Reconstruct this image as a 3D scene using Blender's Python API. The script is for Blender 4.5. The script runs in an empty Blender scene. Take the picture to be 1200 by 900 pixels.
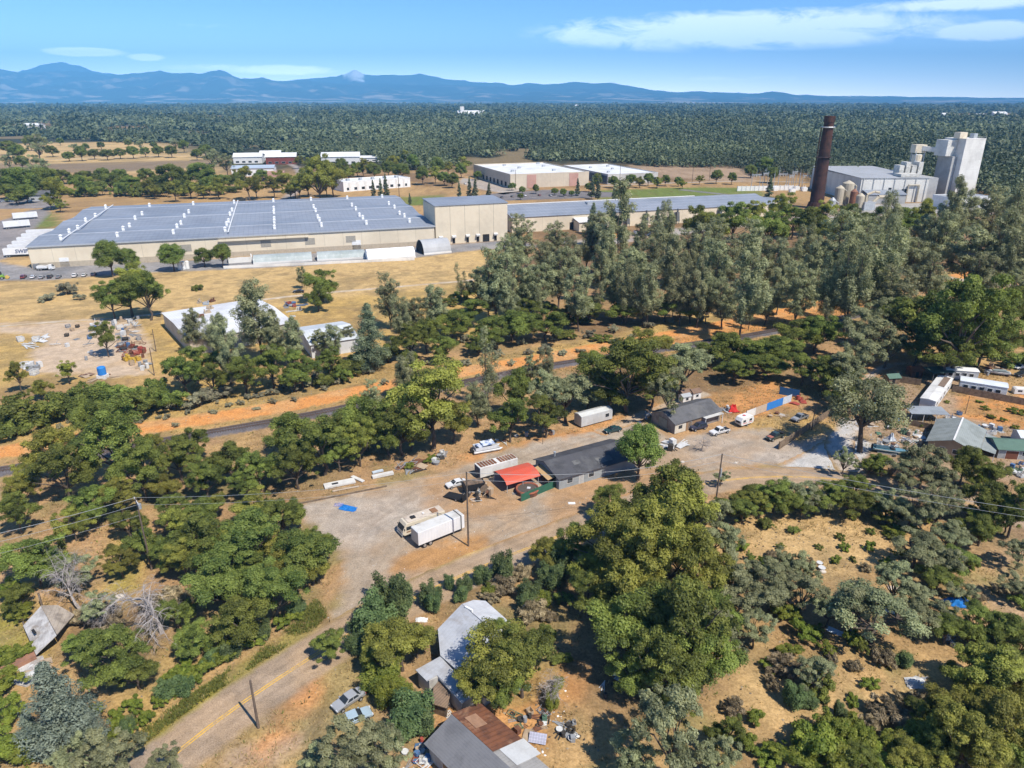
# Aerial view over a scrap yard, a railway and a long warehouse, forest and mountains behind.
import bpy, math, random
import numpy as np
from mathutils import Vector
R = math.radians
random.seed(7)
RNG = np.random.default_rng(11)
SC = bpy.context.scene
COL = SC.collection
# ---------------------------------------------------------------- survey: the photograph's sight lines onto the ground
H, F, PIT = 75.0, 832.0, R(21.87)
CP, SP = math.cos(PIT), math.sin(PIT)
def G(px, py, z=0.0):
    u, t = (px - 600) / F, (450 - py) / F
    k = (z - H) / (-SP + t * CP)
    return Vector((u * k, (CP + t * SP) * k, z))
def depth(v):
    return v.y * CP - (v.z - H) * SP
def proj(v):
    c = depth(v)
    return 600 + F * v.x / c, 450 - F * (v.y * SP + (v.z - H) * CP) / c
def ztop(base, py):
    t = (450 - py) / F
    return H + base.y * (t * CP - SP) / (CP + t * SP)
def az(a, b):
    return math.atan2(b.y - a.y, b.x - a.x)
# ---------------------------------------------------------------- numpy value noise
def _h(ix, iy, s):
    n = (ix * 374761393 + iy * 668265263 + s * 974634721) & 0x7fffffff
    n = ((n ^ (n >> 13)) * 1274126177) & 0x7fffffff
    return ((n ^ (n >> 16)) & 0xffff) / 65535.0
def vnoise(x, y, s=0):
    x = np.asarray(x, float); y = np.asarray(y, float)
    ix = np.floor(x).astype(np.int64); iy = np.floor(y).astype(np.int64)
    fx = x - ix; fy = y - iy
    fx = fx * fx * (3 - 2 * fx); fy = fy * fy * (3 - 2 * fy)
    a = _h(ix, iy, s); b = _h(ix + 1, iy, s); c = _h(ix, iy + 1, s); d = _h(ix + 1, iy + 1, s)
    return (a * (1 - fx) + b * fx) * (1 - fy) + (c * (1 - fx) + d * fx) * fy
def fbm(x, y, s=0, o=4):
    r = 0; a = .5; t = 0
    for k in range(o):
        r = r + a * vnoise(x * 2 ** k, y * 2 ** k, s + k * 7); t += a; a *= .55
    return r / t
def sstep(a, b, x):
    t = np.clip((x - a) / (b - a), 0, 1)
    return t * t * (3 - 2 * t)
# ---------------------------------------------------------------- naming
def tag(o, label=None, cat=None, group=None, kind=None):
    if label: o['label'] = label
    if cat: o['category'] = cat
    if group: o['group'] = group
    if kind: o['kind'] = kind
    return o
def empty(name, loc=(0, 0, 0), rz=0.0, label=None, cat=None, group=None):
    o = bpy.data.objects.new(name, None)
    COL.objects.link(o)
    o.location = loc; o.rotation_euler = (0, 0, rz); o.empty_display_size = .2
    return tag(o, label, cat, group)
def link(name, me, parent=None, loc=(0, 0, 0), rz=0.0):
    o = bpy.data.objects.new(name, me)
    COL.objects.link(o)
    if parent is not None: o.parent = parent
    o.location = loc; o.rotation_euler = (0, 0, rz)
    return o
KIDS = {}
def dup(o, parent=None):
    c = o.copy(); COL.objects.link(c)
    if parent is not None: c.parent = parent
    for ch in list(o.children): dup(ch, c)
    return c
def fast_mesh(name, verts, faces, mat=None, attr=None, color=None, smooth=False):
    """verts (n,3), faces (m,k) arrays of one polygon size"""
    verts = np.asarray(verts, np.float32); faces = np.asarray(faces, np.int32)
    me = bpy.data.meshes.new(name)
    m, k = faces.shape
    me.vertices.add(len(verts)); me.vertices.foreach_set('co', verts.ravel())
    me.loops.add(m * k); me.loops.foreach_set('vertex_index', faces.ravel())
    me.polygons.add(m); me.polygons.foreach_set('loop_start', np.arange(0, m * k, k, dtype=np.int32))
    if smooth: me.polygons.foreach_set('use_smooth', np.ones(m, bool))
    me.update(calc_edges=True)
    if attr is not None:
        a = me.attributes.new('tone', 'FLOAT', 'FACE'); a.data.foreach_set('value', np.asarray(attr, np.float32))
    if color is not None:
        a = me.attributes.new('tint', 'FLOAT_COLOR', 'POINT')
        c = np.ones((len(verts), 4), np.float32); c[:, :3] = color; a.data.foreach_set('color', c.ravel())
    if mat: me.materials.append(mat)
    return me
# ---------------------------------------------------------------- mesh builder for objects
class MB:
    def __init__(s): s.v = []; s.f = []
    def add(s, vs, fs):
        b = len(s.v); s.v += [tuple(v) for v in vs]; s.f += [tuple(i + b for i in f) for f in fs]; return s
    def box(s, x0, x1, y0, y1, z0, z1, tx=0, ty=0):
        return s.add([(x0, y0, z0), (x1, y0, z0), (x1, y1, z0), (x0, y1, z0), (x0 + tx, y0 + ty, z1), (x1 - tx, y0 + ty, z1), (x1 - tx, y1 - ty, z1), (x0 + tx, y1 - ty, z1)],
                     [(0, 3, 2, 1), (4, 5, 6, 7), (0, 1, 5, 4), (1, 2, 6, 5), (2, 3, 7, 6), (3, 0, 4, 7)])
    def cbox(s, c, d, rz=0, rx=0, ry=0):
        from mathutils import Euler
        m = Euler((rx, ry, rz)).to_matrix(); c = Vector(c)
        p = [(a * d[0] / 2, b * d[1] / 2, e * d[2] / 2) for e in (-1, 1) for a, b in ((-1, -1), (1, -1), (1, 1), (-1, 1))]
        return s.add([c + m @ Vector(q) for q in p], [(0, 3, 2, 1), (4, 5, 6, 7), (0, 1, 5, 4), (1, 2, 6, 5), (2, 3, 7, 6), (3, 0, 4, 7)])
    def poly(s, *vs): return s.add(vs, [tuple(range(len(vs)))])
    def slab(s, vs, t):
        """a flat polygon given thickness t downwards"""
        n = len(vs); lo = [(v[0], v[1], v[2] - t) for v in vs]
        return s.add(list(vs) + lo, [tuple(range(n)), tuple(range(2 * n - 1, n - 1, -1))] + [(i, i + n, (i + 1) % n + n, (i + 1) % n) for i in range(n)])
    def prism(s, prof, y0, y1, tap=None):
        """profile [(x,z)] swept along y; tap(x,z) scales the width"""
        n = len(prof); yc = (y0 + y1) / 2; hw = (y1 - y0) / 2
        k = [tap(x, z) if tap else 1 for x, z in prof]
        a = [(x, yc - hw * q, z) for (x, z), q in zip(prof, k)]; b = [(x, yc + hw * q, z) for (x, z), q in zip(prof, k)]
        return s.add(a + b, [tuple(range(n)), tuple(range(2 * n - 1, n - 1, -1))] + [((i + 1) % n, i, i + n, (i + 1) % n + n) for i in range(n)])
    def prismx(s, prof, x0, x1):
        """profile [(y,z)] swept along x"""
        n = len(prof)
        a = [(x0, y, z) for y, z in prof]; b = [(x1, y, z) for y, z in prof]
        return s.add(a + b, [tuple(range(n - 1, -1, -1)), tuple(range(n, 2 * n))] + [(i, (i + 1) % n, (i + 1) % n + n, i + n) for i in range(n)])
    def cyl(s, p0, p1, r0, r1=None, n=8, cap=True):
        r1 = r0 if r1 is None else r1
        p0 = Vector(p0); p1 = Vector(p1); d = p1 - p0
        if d.length < 1e-6: return s
        d.normalize(); u = d.orthogonal().normalized(); w = d.cross(u)
        ring = lambda p, r: [p + (u * math.cos(6.28318 * i / n) + w * math.sin(6.28318 * i / n)) * r for i in range(n)]
        fs = [(i, (i + 1) % n, (i + 1) % n + n, i + n) for i in range(n)]
        if cap: fs += [tuple(range(n - 1, -1, -1)), tuple(range(n, 2 * n))]
        return s.add(ring(p0, r0) + ring(p1, r1), fs)
    def tube(s, pts, rad, n=6):
        for i in range(len(pts) - 1):
            s.cyl(pts[i], pts[i + 1], rad[i] if hasattr(rad, '__len__') else rad, rad[i + 1] if hasattr(rad, '__len__') else rad, n, False)
        return s
    def ball(s, c, r, n=8, m=5, sq=(1, 1, 1), half=False):
        vs = []; fs = []
        for j in range(m + 1):
            ph = math.pi * (j / m) * (.5 if half else 1)
            for i in range(n):
                th = 6.28318 * i / n
                vs.append((c[0] + r * sq[0] * math.sin(ph) * math.cos(th), c[1] + r * sq[1] * math.sin(ph) * math.sin(th), c[2] + r * sq[2] * math.cos(ph)))
        for j in range(m):
            for i in range(n):
                fs.append((j * n + i, (j + 1) * n + i, (j + 1) * n + (i + 1) % n, j * n + (i + 1) % n))
        return s.add(vs, fs)
    def ring(s, c, R0, r, axis='y', n=14, m=6):
        vs = []; fs = []
        for i in range(n):
            a = 6.28318 * i / n
            for j in range(m):
                b = 6.28318 * j / m; q = R0 + r * math.cos(b); t = r * math.sin(b)
                p = {'y': (q * math.cos(a), t, q * math.sin(a)), 'z': (q * math.cos(a), q * math.sin(a), t), 'x': (t, q * math.cos(a), q * math.sin(a))}[axis]
                vs.append((c[0] + p[0], c[1] + p[1], c[2] + p[2]))
        for i in range(n):
            for j in range(m):
                fs.append((i * m + j, ((i + 1) % n) * m + j, ((i + 1) % n) * m + (j + 1) % m, i * m + (j + 1) % m))
        return s.add(vs, fs)
    def mesh(s, name, mat, smooth=False):
        me = bpy.data.meshes.new(name); me.from_pydata(s.v, [], s.f)
        if mat: me.materials.append(mat)
        if smooth: me.polygons.foreach_set('use_smooth', [True] * len(me.polygons))
        me.update(); return me
    def build(s, name, mat, parent=None, label=None, cat=None, group=None, kind=None, loc=(0, 0, 0), rz=0.0, bevel=0, smooth=False):
        o = link(name, s.mesh(name, mat, smooth), parent, loc, rz)
        if bevel:
            b = o.modifiers.new('edge', 'BEVEL'); b.width = bevel; b.segments = 2; b.limit_method = 'ANGLE'; b.angle_limit = R(35)
        return tag(o, label, cat, group, kind)
# ---------------------------------------------------------------- materials
def new_mat(name):
    m = bpy.data.materials.new(name); m.use_nodes = True
    nt = m.node_tree; b = nt.nodes['Principled BSDF']; b.inputs['Specular IOR Level'].default_value = .25
    return m, nt, b
def nd(nt, t, **k):
    n = nt.nodes.new(t)
    for a, v in k.items(): setattr(n, a, v)
    return n
def val(nt, op, a, b=None, c=None, clamp=False):
    n = nd(nt, 'ShaderNodeMath', operation=op); n.use_clamp = clamp
    for i, q in enumerate((a, b, c)):
        if q is None: continue
        if isinstance(q, (int, float)): n.inputs[i].default_value = q
        else: nt.links.new(q, n.inputs[i])
    return n.outputs[0]
def mixc(nt, f, a, b, blend='MIX'):
    n = nd(nt, 'ShaderNodeMix', data_type='RGBA', blend_type=blend)
    for s, q in ((n.inputs[0], f), (n.inputs[6], a), (n.inputs[7], b)):
        if isinstance(q, (int, float)): s.default_value = q
        elif isinstance(q, tuple): s.default_value = (*q[:3], 1)
        else: nt.links.new(q, s)
    return n.outputs[2]
def noise(nt, vec, scale, detail=4, rough=.55, dist=0):
    n = nd(nt, 'ShaderNodeTexNoise'); n.inputs['Scale'].default_value = scale; n.inputs['Detail'].default_value = detail
    n.inputs['Roughness'].default_value = rough; n.inputs['Distortion'].default_value = dist
    if vec is not None: nt.links.new(vec, n.inputs['Vector'])
    return n.outputs[0]
def ramp(nt, f, a, b):
    n = nd(nt, 'ShaderNodeMapRange'); n.interpolation_type = 'SMOOTHSTEP'
    nt.links.new(f, n.inputs[0]); n.inputs[1].default_value = a; n.inputs[2].default_value = b
    return n.outputs[0]
_M = {}
def mat(name, col, col2=None, sc=1.5, amt=.5, rough=.7, metal=0.0, stripe=None, bump=0.0, spec=.25, dirt=None, coat=0):
    """plain surface with uneven wear: col2 is blended in by noise; stripe = (axis, period m, line share, factor)"""
    if name in _M: return _M[name]
    m, nt, b = new_mat(name)
    tc = nd(nt, 'ShaderNodeTexCoord').outputs['Object']
    col2 = col2 or tuple(c * .72 for c in col)
    n1 = noise(nt, tc, sc, 5, .65, .3); n2 = noise(nt, tc, sc * 7, 3, .6)
    f = val(nt, 'MULTIPLY', ramp(nt, n1, .40, .68), amt * 1.3, clamp=True)
    c = mixc(nt, f, col, col2)
    c = mixc(nt, .22, c, mixc(nt, n2, (.25, .25, .25), (.75, .75, .75)), 'OVERLAY')
    if dirt:
        n3 = noise(nt, tc, sc * .6, 6, .7, .6)
        c = mixc(nt, val(nt, 'MULTIPLY', ramp(nt, n3, .52, .66), dirt[1]), c, dirt[0])
    h = None
    if stripe:
        sp = nd(nt, 'ShaderNodeSeparateXYZ'); nt.links.new(tc, sp.inputs[0])
        for st in (stripe if isinstance(stripe, list) else [stripe]):
            fr = val(nt, 'FRACT', val(nt, 'DIVIDE', sp.outputs['xyz'.index(st[0])], st[1]))
            ln = val(nt, 'LESS_THAN', fr, st[2])
            c = mixc(nt, ln, c, mixc(nt, 1.0, c, (st[3], st[3], st[3]), 'MULTIPLY'))
            if bump: h = val(nt, 'MULTIPLY', val(nt, 'SINE', val(nt, 'MULTIPLY', fr, 6.283)), .5)
    if bump:
        bn = nd(nt, 'ShaderNodeBump'); bn.inputs['Distance'].default_value = bump
        nt.links.new(h if h is not None else n2, bn.inputs['Height']); nt.links.new(bn.outputs[0], b.inputs['Normal'])
    nt.links.new(c, b.inputs['Base Color'])
    nt.links.new(val(nt, 'ADD', val(nt, 'MULTIPLY', n1, .25), rough - .12, clamp=True), b.inputs['Roughness'])
    b.inputs['Metallic'].default_value = metal; b.inputs['Specular IOR Level'].default_value = spec
    if coat: b.inputs['Coat Weight'].default_value = coat; b.inputs['Coat Roughness'].default_value = .08
    _M[name] = m
    return m
def paint(name, col, rough=.32):
    return mat('paint_' + name, col, tuple(c * .8 + .03 for c in col), 1.2, .35, rough, 0, spec=.5, coat=.5)
GLASS = None
def glass():
    global GLASS
    if GLASS: return GLASS
    m, nt, b = new_mat('dark_window_glass')
    tc = nd(nt, 'ShaderNodeTexCoord').outputs['Object']
    nt.links.new(mixc(nt, noise(nt, tc, 1.3), (.012, .016, .02), (.05, .06, .07)), b.inputs['Base Color'])
    b.inputs['Roughness'].default_value = .18; b.inputs['Specular IOR Level'].default_value = .3
    GLASS = m; return m
def leaf_mat(name, dark, light, trans=.25, hue=.032, gloss=.25):
    if name in _M: return _M[name]
    m, nt, b = new_mat(name)
    a = nd(nt, 'ShaderNodeAttribute', attribute_name='tone')
    oi = nd(nt, 'ShaderNodeObjectInfo')
    c = mixc(nt, a.outputs['Fac'], dark, light)
    hs = nd(nt, 'ShaderNodeHueSaturation'); nt.links.new(c, hs.inputs['Color'])
    nt.links.new(val(nt, 'ADD', val(nt, 'MULTIPLY', oi.outputs['Random'], hue), .5 - hue * .6), hs.inputs['Hue'])
    nt.links.new(val(nt, 'ADD', val(nt, 'MULTIPLY', oi.outputs['Random'], .42), .82), hs.inputs['Value'])
    c = hs.outputs['Color']
    nt.links.new(c, b.inputs['Base Color'])
    b.inputs['Roughness'].default_value = .55; b.inputs['Specular IOR Level'].default_value = gloss
    t = nd(nt, 'ShaderNodeBsdfTranslucent'); nt.links.new(mixc(nt, 1.0, c, (1.15, 1.2, .6), 'MULTIPLY'), t.inputs['Color'])
    mx = nd(nt, 'ShaderNodeMixShader'); mx.inputs[0].default_value = trans
    nt.links.new(b.outputs[0], mx.inputs[1]); nt.links.new(t.outputs[0], mx.inputs[2])
    nt.links.new(mx.outputs[0], nt.nodes['Material Output'].inputs['Surface'])
    _M[name] = m
    return m
# ================================================================ camera, sun, sky
cam = bpy.data.cameras.new('camera'); co = bpy.data.objects.new('camera', cam); COL.objects.link(co)
co.location = (0, 0, H); co.rotation_euler = (R(90) - PIT, 0, 0)
cam.sensor_width = 36; cam.lens = F / 1200 * 36; cam.clip_start = .5; cam.clip_end = 200000
SC.camera = co
SUN_EL, SUN_AZ = R(54), math.atan2(.69, -.72)
sd = Vector((math.sin(SUN_AZ) * math.cos(SUN_EL), math.cos(SUN_AZ) * math.cos(SUN_EL), math.sin(SUN_EL)))
sl = bpy.data.lights.new('sun', 'SUN'); sl.energy = 5.0; sl.angle = R(.53); sl.color = (1, .935, .835)
so = bpy.data.objects.new('sun', sl); COL.objects.link(so); so.rotation_euler = sd.to_track_quat('Z', 'Y').to_euler(); so.location = (60, -60, 200)
w = bpy.data.worlds.new('World'); SC.world = w; w.use_nodes = True
nt = w.node_tree; bg = nt.nodes['Background']
sky = nd(nt, 'ShaderNodeTexSky', sky_type='NISHITA'); sky.sun_disc = False
sky.sun_elevation = SUN_EL; sky.sun_rotation = SUN_AZ; sky.altitude = 1500; sky.air_density = 1.0; sky.dust_density = .15; sky.ozone_density = 3.0
tc = nd(nt, 'ShaderNodeTexCoord').outputs['Generated']
sp = nd(nt, 'ShaderNodeSeparateXYZ'); nt.links.new(tc, sp.inputs[0])
azi = val(nt, 'ARCTAN2', sp.outputs[0], sp.outputs[1]); ele = val(nt, 'ARCSINE', sp.outputs[2])
cv = nd(nt, 'ShaderNodeCombineXYZ'); nt.links.new(azi, cv.inputs[0]); nt.links.new(val(nt, 'MULTIPLY', ele, 2.6), cv.inputs[1])
n1 = noise(nt, cv.outputs[0], 17, 12, .68, .7); n2 = noise(nt, cv.outputs[0], 6, 5, .6, .3)
def dirang(px, py):
    u, t = (px - 600) / F, (450 - py) / F
    d = Vector((u, CP + t * SP, -SP + t * CP)).normalized()
    return math.atan2(d.x, d.y), math.asin(d.z)
cloud = None
# soft banks of cirrus: centre and half-size seen along the sight lines, density
for (cx, cy, hx, hy, thr, k) in [(860, 36, 270, 24, .32, 1.0), (1000, 28, 90, 15, .34, .8), (1165, 36, 80, 12, .32, 1.1), (1130, 4, 150, 10, .36, .9), (700, 40, 90, 8, .47, .6),
                               (100, 61, 48, 5.5, .28, 1.4), (170, 67, 22, 3.5, .30, 1.2), (330, 82, 62, 6, .32, .9), (250, 79, 60, 5, .44, .5), (850, 92, 120, 5, .52, .4), (230, 30, 120, 6, .55, .3)]:
    a0, e0 = dirang(cx, cy); a1, e1 = dirang(cx + hx, cy - hy)
    dx = val(nt, 'DIVIDE', val(nt, 'SUBTRACT', azi, a0), abs(a1 - a0)); dy = val(nt, 'DIVIDE', val(nt, 'SUBTRACT', ele, e0), max(.004, abs(dirang(cx, cy - hy)[1] - e0)))
    r2 = val(nt, 'ADD', val(nt, 'MULTIPLY', dx, dx), val(nt, 'MULTIPLY', dy, dy))
    body = val(nt, 'SUBTRACT', 1.0, val(nt, 'MULTIPLY', r2, .8), clamp=True)
    q = val(nt, 'SUBTRACT', val(nt, 'ADD', val(nt, 'MULTIPLY', n1, .75), val(nt, 'MULTIPLY', n2, .25)), val(nt, 'SUBTRACT', thr + .17, val(nt, 'MULTIPLY', body, .25)))
    q = val(nt, 'MULTIPLY', val(nt, 'MULTIPLY', q, 7.5 * k), val(nt, 'SQRT', body), clamp=True)
    cloud = q if cloud is None else val(nt, 'MAXIMUM', cloud, q)
skyc = mixc(nt, 1.0, sky.outputs[0], (.54, .79, 1.14), 'MULTIPLY')
glow = [val(nt, 'ADD', .9, val(nt, 'MULTIPLY', g_, val(nt, 'EXPONENT', val(nt, 'MULTIPLY', val(nt, 'MAXIMUM', ele, 0.0), -22.0)))) for g_ in (7.2, 4.7, 3.6)]   # brighter air towards the horizon
gc_ = nd(nt, 'ShaderNodeCombineXYZ'); [nt.links.new(glow[k], gc_.inputs[k]) for k in range(3)]
skyc = mixc(nt, 1.0, skyc, gc_.outputs[0], 'MULTIPLY')
col = mixc(nt, val(nt, 'MULTIPLY', cloud, .8), skyc, (11, 9.6, 8.0), 'ADD')
nt.links.new(col, bg.inputs['Color']); bg.inputs['Strength'].default_value = .12
vs = SC.view_settings; SC.display_settings.display_device = 'sRGB'; vs.view_transform = 'Standard'; vs.look = 'None'; vs.gamma = 1; vs.use_curve_mapping = False; vs.exposure = EXPOSURE = 0.40
SC.render.engine = 'CYCLES'; cy = SC.cycles
cy.max_bounces = 5; cy.diffuse_bounces = 2; cy.glossy_bounces = 2; cy.transmission_bounces = 3; cy.transparent_max_bounces = 8; cy.volume_bounces = 0
cy.use_denoising = True; cy.caustics_reflective = False; cy.caustics_refractive = False
# ================================================================ ground cover map
DRY = np.array((.41, .265, .118)); PALE = np.array((.52, .36, .165)); ORA = np.array((.52, .245, .085)); TAN = np.array((.40, .25, .125)); LIT = np.array((.17, .11, .06))
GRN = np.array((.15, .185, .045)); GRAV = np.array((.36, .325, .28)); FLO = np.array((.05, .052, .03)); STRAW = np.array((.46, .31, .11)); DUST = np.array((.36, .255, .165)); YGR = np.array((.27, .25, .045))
def wpoly(pts): return np.array([G(*p)[:2] for p in pts])
def inside(P, x, y):
    r = np.zeros(x.shape, bool); n = len(P)
    for i in range(n):
        x0, y0 = P[i]; x1, y1 = P[(i + 1) % n]
        c = ((y0 > y) != (y1 > y)) & (x < (x1 - x0) * (y - y0) / ((y1 - y0) if y1 != y0 else 1e-9) + x0)
        r ^= c
    return r
def segdist(P, x, y, closed=True):
    d = np.full(x.shape, 1e9); n = len(P)
    for i in range(n if closed else n - 1):
        a = P[i]; b = P[(i + 1) % n]; ab = b - a; L = max(1e-9, ab @ ab)
        t = np.clip(((x - a[0]) * ab[0] + (y - a[1]) * ab[1]) / L, 0, 1)
        d = np.minimum(d, np.hypot(x - a[0] - t * ab[0], y - a[1] - t * ab[1]))
    return d
def sdf(P, x, y):
    d = segdist(P, x, y); return np.where(inside(P, x, y), -d, d)
def bbox_mask(P, x, y, m):
    return (x > P[:, 0].min() - m) & (x < P[:, 0].max() + m) & (y > P[:, 1].min() - m) & (y < P[:, 1].max() + m)
# (outline on the photograph, colour, soft edge m, edge wander m, strength)
PAINT = []
def pa(pts, c, soft=3, wander=4, k=1.0): PAINT.append((wpoly(pts), c, soft, wander, k))
pa([(-80, 335), (60, 322), (300, 312), (560, 290), (640, 330), (560, 400), (330, 420), (180, 440), (-80, 470)], STRAW, 8, 6)
pa([(-60, 300), (130, 300), (300, 300), (560, 288), (600, 330), (430, 345), (180, 380), (-60, 372)], PALE, 6, 6, .8)
pa([(-40, 372), (60, 360), (150, 362), (160, 400), (60, 395), (-40, 400)], PALE, 6, 6, .5)
pa([(-40, 480), (200, 445), (400, 430), (560, 420), (700, 395), (900, 350), (1110, 320), (1240, 290), (1240, 330), (1110, 350), (900, 395), (700, 425), (450, 465), (250, 500), (-40, 545)], STRAW, 4, 4)
pa([(560, 438), (700, 412), (900, 373), (1110, 330), (1240, 296), (1240, 318), (1110, 345), (900, 388), (700, 424), (560, 450)], ORA, 2.5, 3, .9)
pa([(1040, 345), (1240, 300), (1240, 400), (1100, 400)], TAN, 5, 4)
# scrub land round the houses
pa([(-80, 560), (300, 545), (620, 500), (820, 470), (840, 520), (560, 560), (330, 600), (250, 700), (-80, 720)], TAN, 5, 5)
pa([(820, 600), (1000, 590), (1220, 640), (1240, 920), (600, 920), (640, 740), (780, 620)], DRY, 5, 5)
pa([(560, 690), (650, 640), (700, 700), (640, 760), (560, 740)], DRY, 4, 3)
pa([(820, 780), (880, 770), (960, 800), (1100, 780), (1130, 840), (900, 850), (820, 830)], PALE, 5, 4, .6)
pa([(860, 590), (1060, 620), (1010, 690), (900, 660)], PALE, 5, 5, .6)
pa([(1150, 590), (1220, 600), (1230, 760), (1160, 740), (1150, 680)], DUST, 4, 4, .7)
pa([(640, 820), (820, 840), (840, 910), (600, 910)], DRY, 4, 4, .9)
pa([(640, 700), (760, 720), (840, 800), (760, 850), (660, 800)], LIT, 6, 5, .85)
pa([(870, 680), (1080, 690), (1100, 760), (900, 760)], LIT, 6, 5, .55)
pa([(-60, 600), (90, 590), (110, 690), (-60, 740)], TAN, 4, 4, .9)
pa([(130, 620), (170, 630), (160, 700), (115, 720)], STRAW, 2.5, 2, 1)
pa([(135, 630), (165, 640), (155, 690), (125, 700)], YGR, 2, 2, .75)
pa([(130, 800), (190, 760), (260, 760), (200, 850), (140, 880)], STRAW, 2.5, 3, .9)
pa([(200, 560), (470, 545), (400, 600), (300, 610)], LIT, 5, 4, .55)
pa([(155, 865), (260, 790), (330, 745), (372, 705), (380, 725), (330, 770), (250, 825), (168, 876)], YGR, 1.0, 1.5, .85)
pa([(-40, 740), (40, 700), (60, 760), (20, 800), (-40, 800)], YGR, 3, 3, .8)
# yard dirt round the gravel lot and house yards
pa([(310, 590), (430, 555), (520, 535), (620, 505), (800, 470), (960, 470), (1010, 510), (960, 560), (820, 610), (700, 640), (520, 690), (420, 740), (380, 720), (400, 640)], TAN, 2.5, 3)
pa([(640, 575), (790, 545), (840, 560), (760, 600), (640, 625), (560, 640), (580, 600)], ORA, 3, 3, .75)
pa([(680, 500), (770, 470), (790, 480), (700, 512), (560, 545), (540, 535)], ORA, 1.5, 2, .6)
pa([(828, 463), (905, 447), (935, 466), (930, 482), (880, 492), (850, 480)], ORA, 1.5, 1.5, .85)
pa([(870, 492), (935, 482), (990, 500), (940, 530), (890, 530)], STRAW, 2, 2, .7)
pa([(1000, 445), (1060, 420), (1130, 440), (1210, 470), (1210, 560), (1090, 560), (1010, 545)], DUST, 3, 3)
pa([(1120, 460), (1210, 475), (1210, 505), (1120, 490)], ORA, 1.5, 1.5)
pa([(1018, 546), (1070, 552), (1070, 566), (1018, 560)], ORA, 1, 1, .9)
pa([(1170, 395), (1230, 400), (1230, 470), (1150, 440), (1130, 420)], DRY, 4, 3)
pa([(1190, 455), (1230, 462), (1230, 475), (1190, 470)], ORA, 2, 1, .8)
pa([(990, 420), (1030, 405), (1060, 420), (1010, 460)], ORA, 2, 2, .8)
pa([(255, 880), (300, 830), (345, 790), (390, 780), (420, 800), (370, 860), (330, 905), (250, 905)], DUST, 1.5, 2)
pa([(285, 880), (330, 830), (380, 800), (400, 812), (350, 850), (310, 905)], ORA, 1.5, 2, .85)
pa([(370, 770), (420, 770), (430, 800), (390, 820)], DRY, 1.2, 1, .8)
pa([(275, 862), (300, 848), (318, 852), (305, 870), (280, 876)], STRAW, .8, 1, .9)
pa([(455, 668), (480, 650), (540, 640), (572, 630), (578, 642), (540, 660), (480, 672)], STRAW, .8, 1.2, .9)
pa([(520, 820), (640, 780), (680, 800), (640, 880), (500, 900)], ORA, 2, 2, .6)
# back: fields, plant yards
pa([(-200, 172), (40, 168), (180, 165), (260, 188), (250, 208), (-200, 200)], PALE, 25, 20)
pa([(-200, 188), (60, 192), (250, 187), (250, 196), (60, 205), (-200, 205)], np.array((.20, .15, .10)), 10, 10, .9)
pa([(-200, 205), (130, 202), (300, 205), (500, 225), (500, 240), (-200, 250)], DRY, 15, 10, .8)
pa([(400, 205), (560, 225), (1000, 205), (1000, 236), (520, 250), (400, 235)], DRY, 12, 8, .8)
pa([(455, 232), (520, 228), (520, 240), (470, 241)], GRN, 5, 3)
pa([(700, 223), (820, 219), (885, 221), (900, 229), (860, 233), (700, 236)], GRN, 5, 3)
pa([(740, 194), (860, 196), (890, 205), (880, 214), (760, 207)], DUST, 10, 8)
pa([(1130, 226), (1190, 222), (1230, 232), (1230, 245), (1160, 240)], DRY, 8, 6)
pa([(40, 262), (62, 248), (70, 262), (48, 278)], GRN, 3, 2)
for (x0, x1, y, h) in [(195, 262, 139, 4.0), (690, 730, 141, 2.2), (590, 625, 140, 2.0), (1100, 1190, 137, 4), (520, 560, 138, 2.4), (0, 60, 150, 5), (130, 175, 152, 4), (60, 110, 142, 3.0), (860, 900, 138, 2.5)]:
    pa([(x0, y - h), (x1, y - h), (x1 + 5, y + h), (x0 - 5, y + h)], DRY, 60, 60, .75)
def ground_color(x, y):
    a = fbm(x / 9, y / 9, 1); b = fbm(x / 31, y / 31, 5); c = fbm(x / 2.3, y / 2.3, 9, 3)
    f = sstep(.38, .62, a)[..., None]
    col = TAN * (1 - f) + DRY * f
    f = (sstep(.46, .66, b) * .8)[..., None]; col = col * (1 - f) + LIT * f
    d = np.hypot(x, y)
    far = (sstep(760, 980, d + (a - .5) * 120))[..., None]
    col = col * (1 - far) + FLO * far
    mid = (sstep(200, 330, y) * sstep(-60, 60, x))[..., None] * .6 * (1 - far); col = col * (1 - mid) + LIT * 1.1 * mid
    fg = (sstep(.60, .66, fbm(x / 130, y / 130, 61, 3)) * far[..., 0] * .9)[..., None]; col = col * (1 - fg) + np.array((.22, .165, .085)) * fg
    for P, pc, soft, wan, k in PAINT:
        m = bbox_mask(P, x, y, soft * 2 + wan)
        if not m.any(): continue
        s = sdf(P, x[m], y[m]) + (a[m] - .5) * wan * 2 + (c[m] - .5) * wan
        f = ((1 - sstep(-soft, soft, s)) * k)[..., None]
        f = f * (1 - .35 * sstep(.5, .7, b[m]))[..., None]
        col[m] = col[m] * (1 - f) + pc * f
    br = (sstep(.50, .64, fbm(x / 7, y / 7, 131, 4)) * .5 * (y < 330) * (1 - far[..., 0]))[..., None]; col = col * (1 - br) + np.array((.235, .175, .085)) * br
    gr_ = (sstep(.57, .68, fbm(x / 11, y / 11, 151, 4)) * .45 * (y < 140))[..., None]; col = col * (1 - gr_) + np.array((.20, .195, .07)) * gr_
    col = col * (.82 + .36 * c)[..., None]
    g = (sstep(.60, .74, fbm(x / 5, y / 5, 31)) * .35 * (1 - far[..., 0]))[..., None]
    return col * (1 - g) + LIT * g
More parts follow.
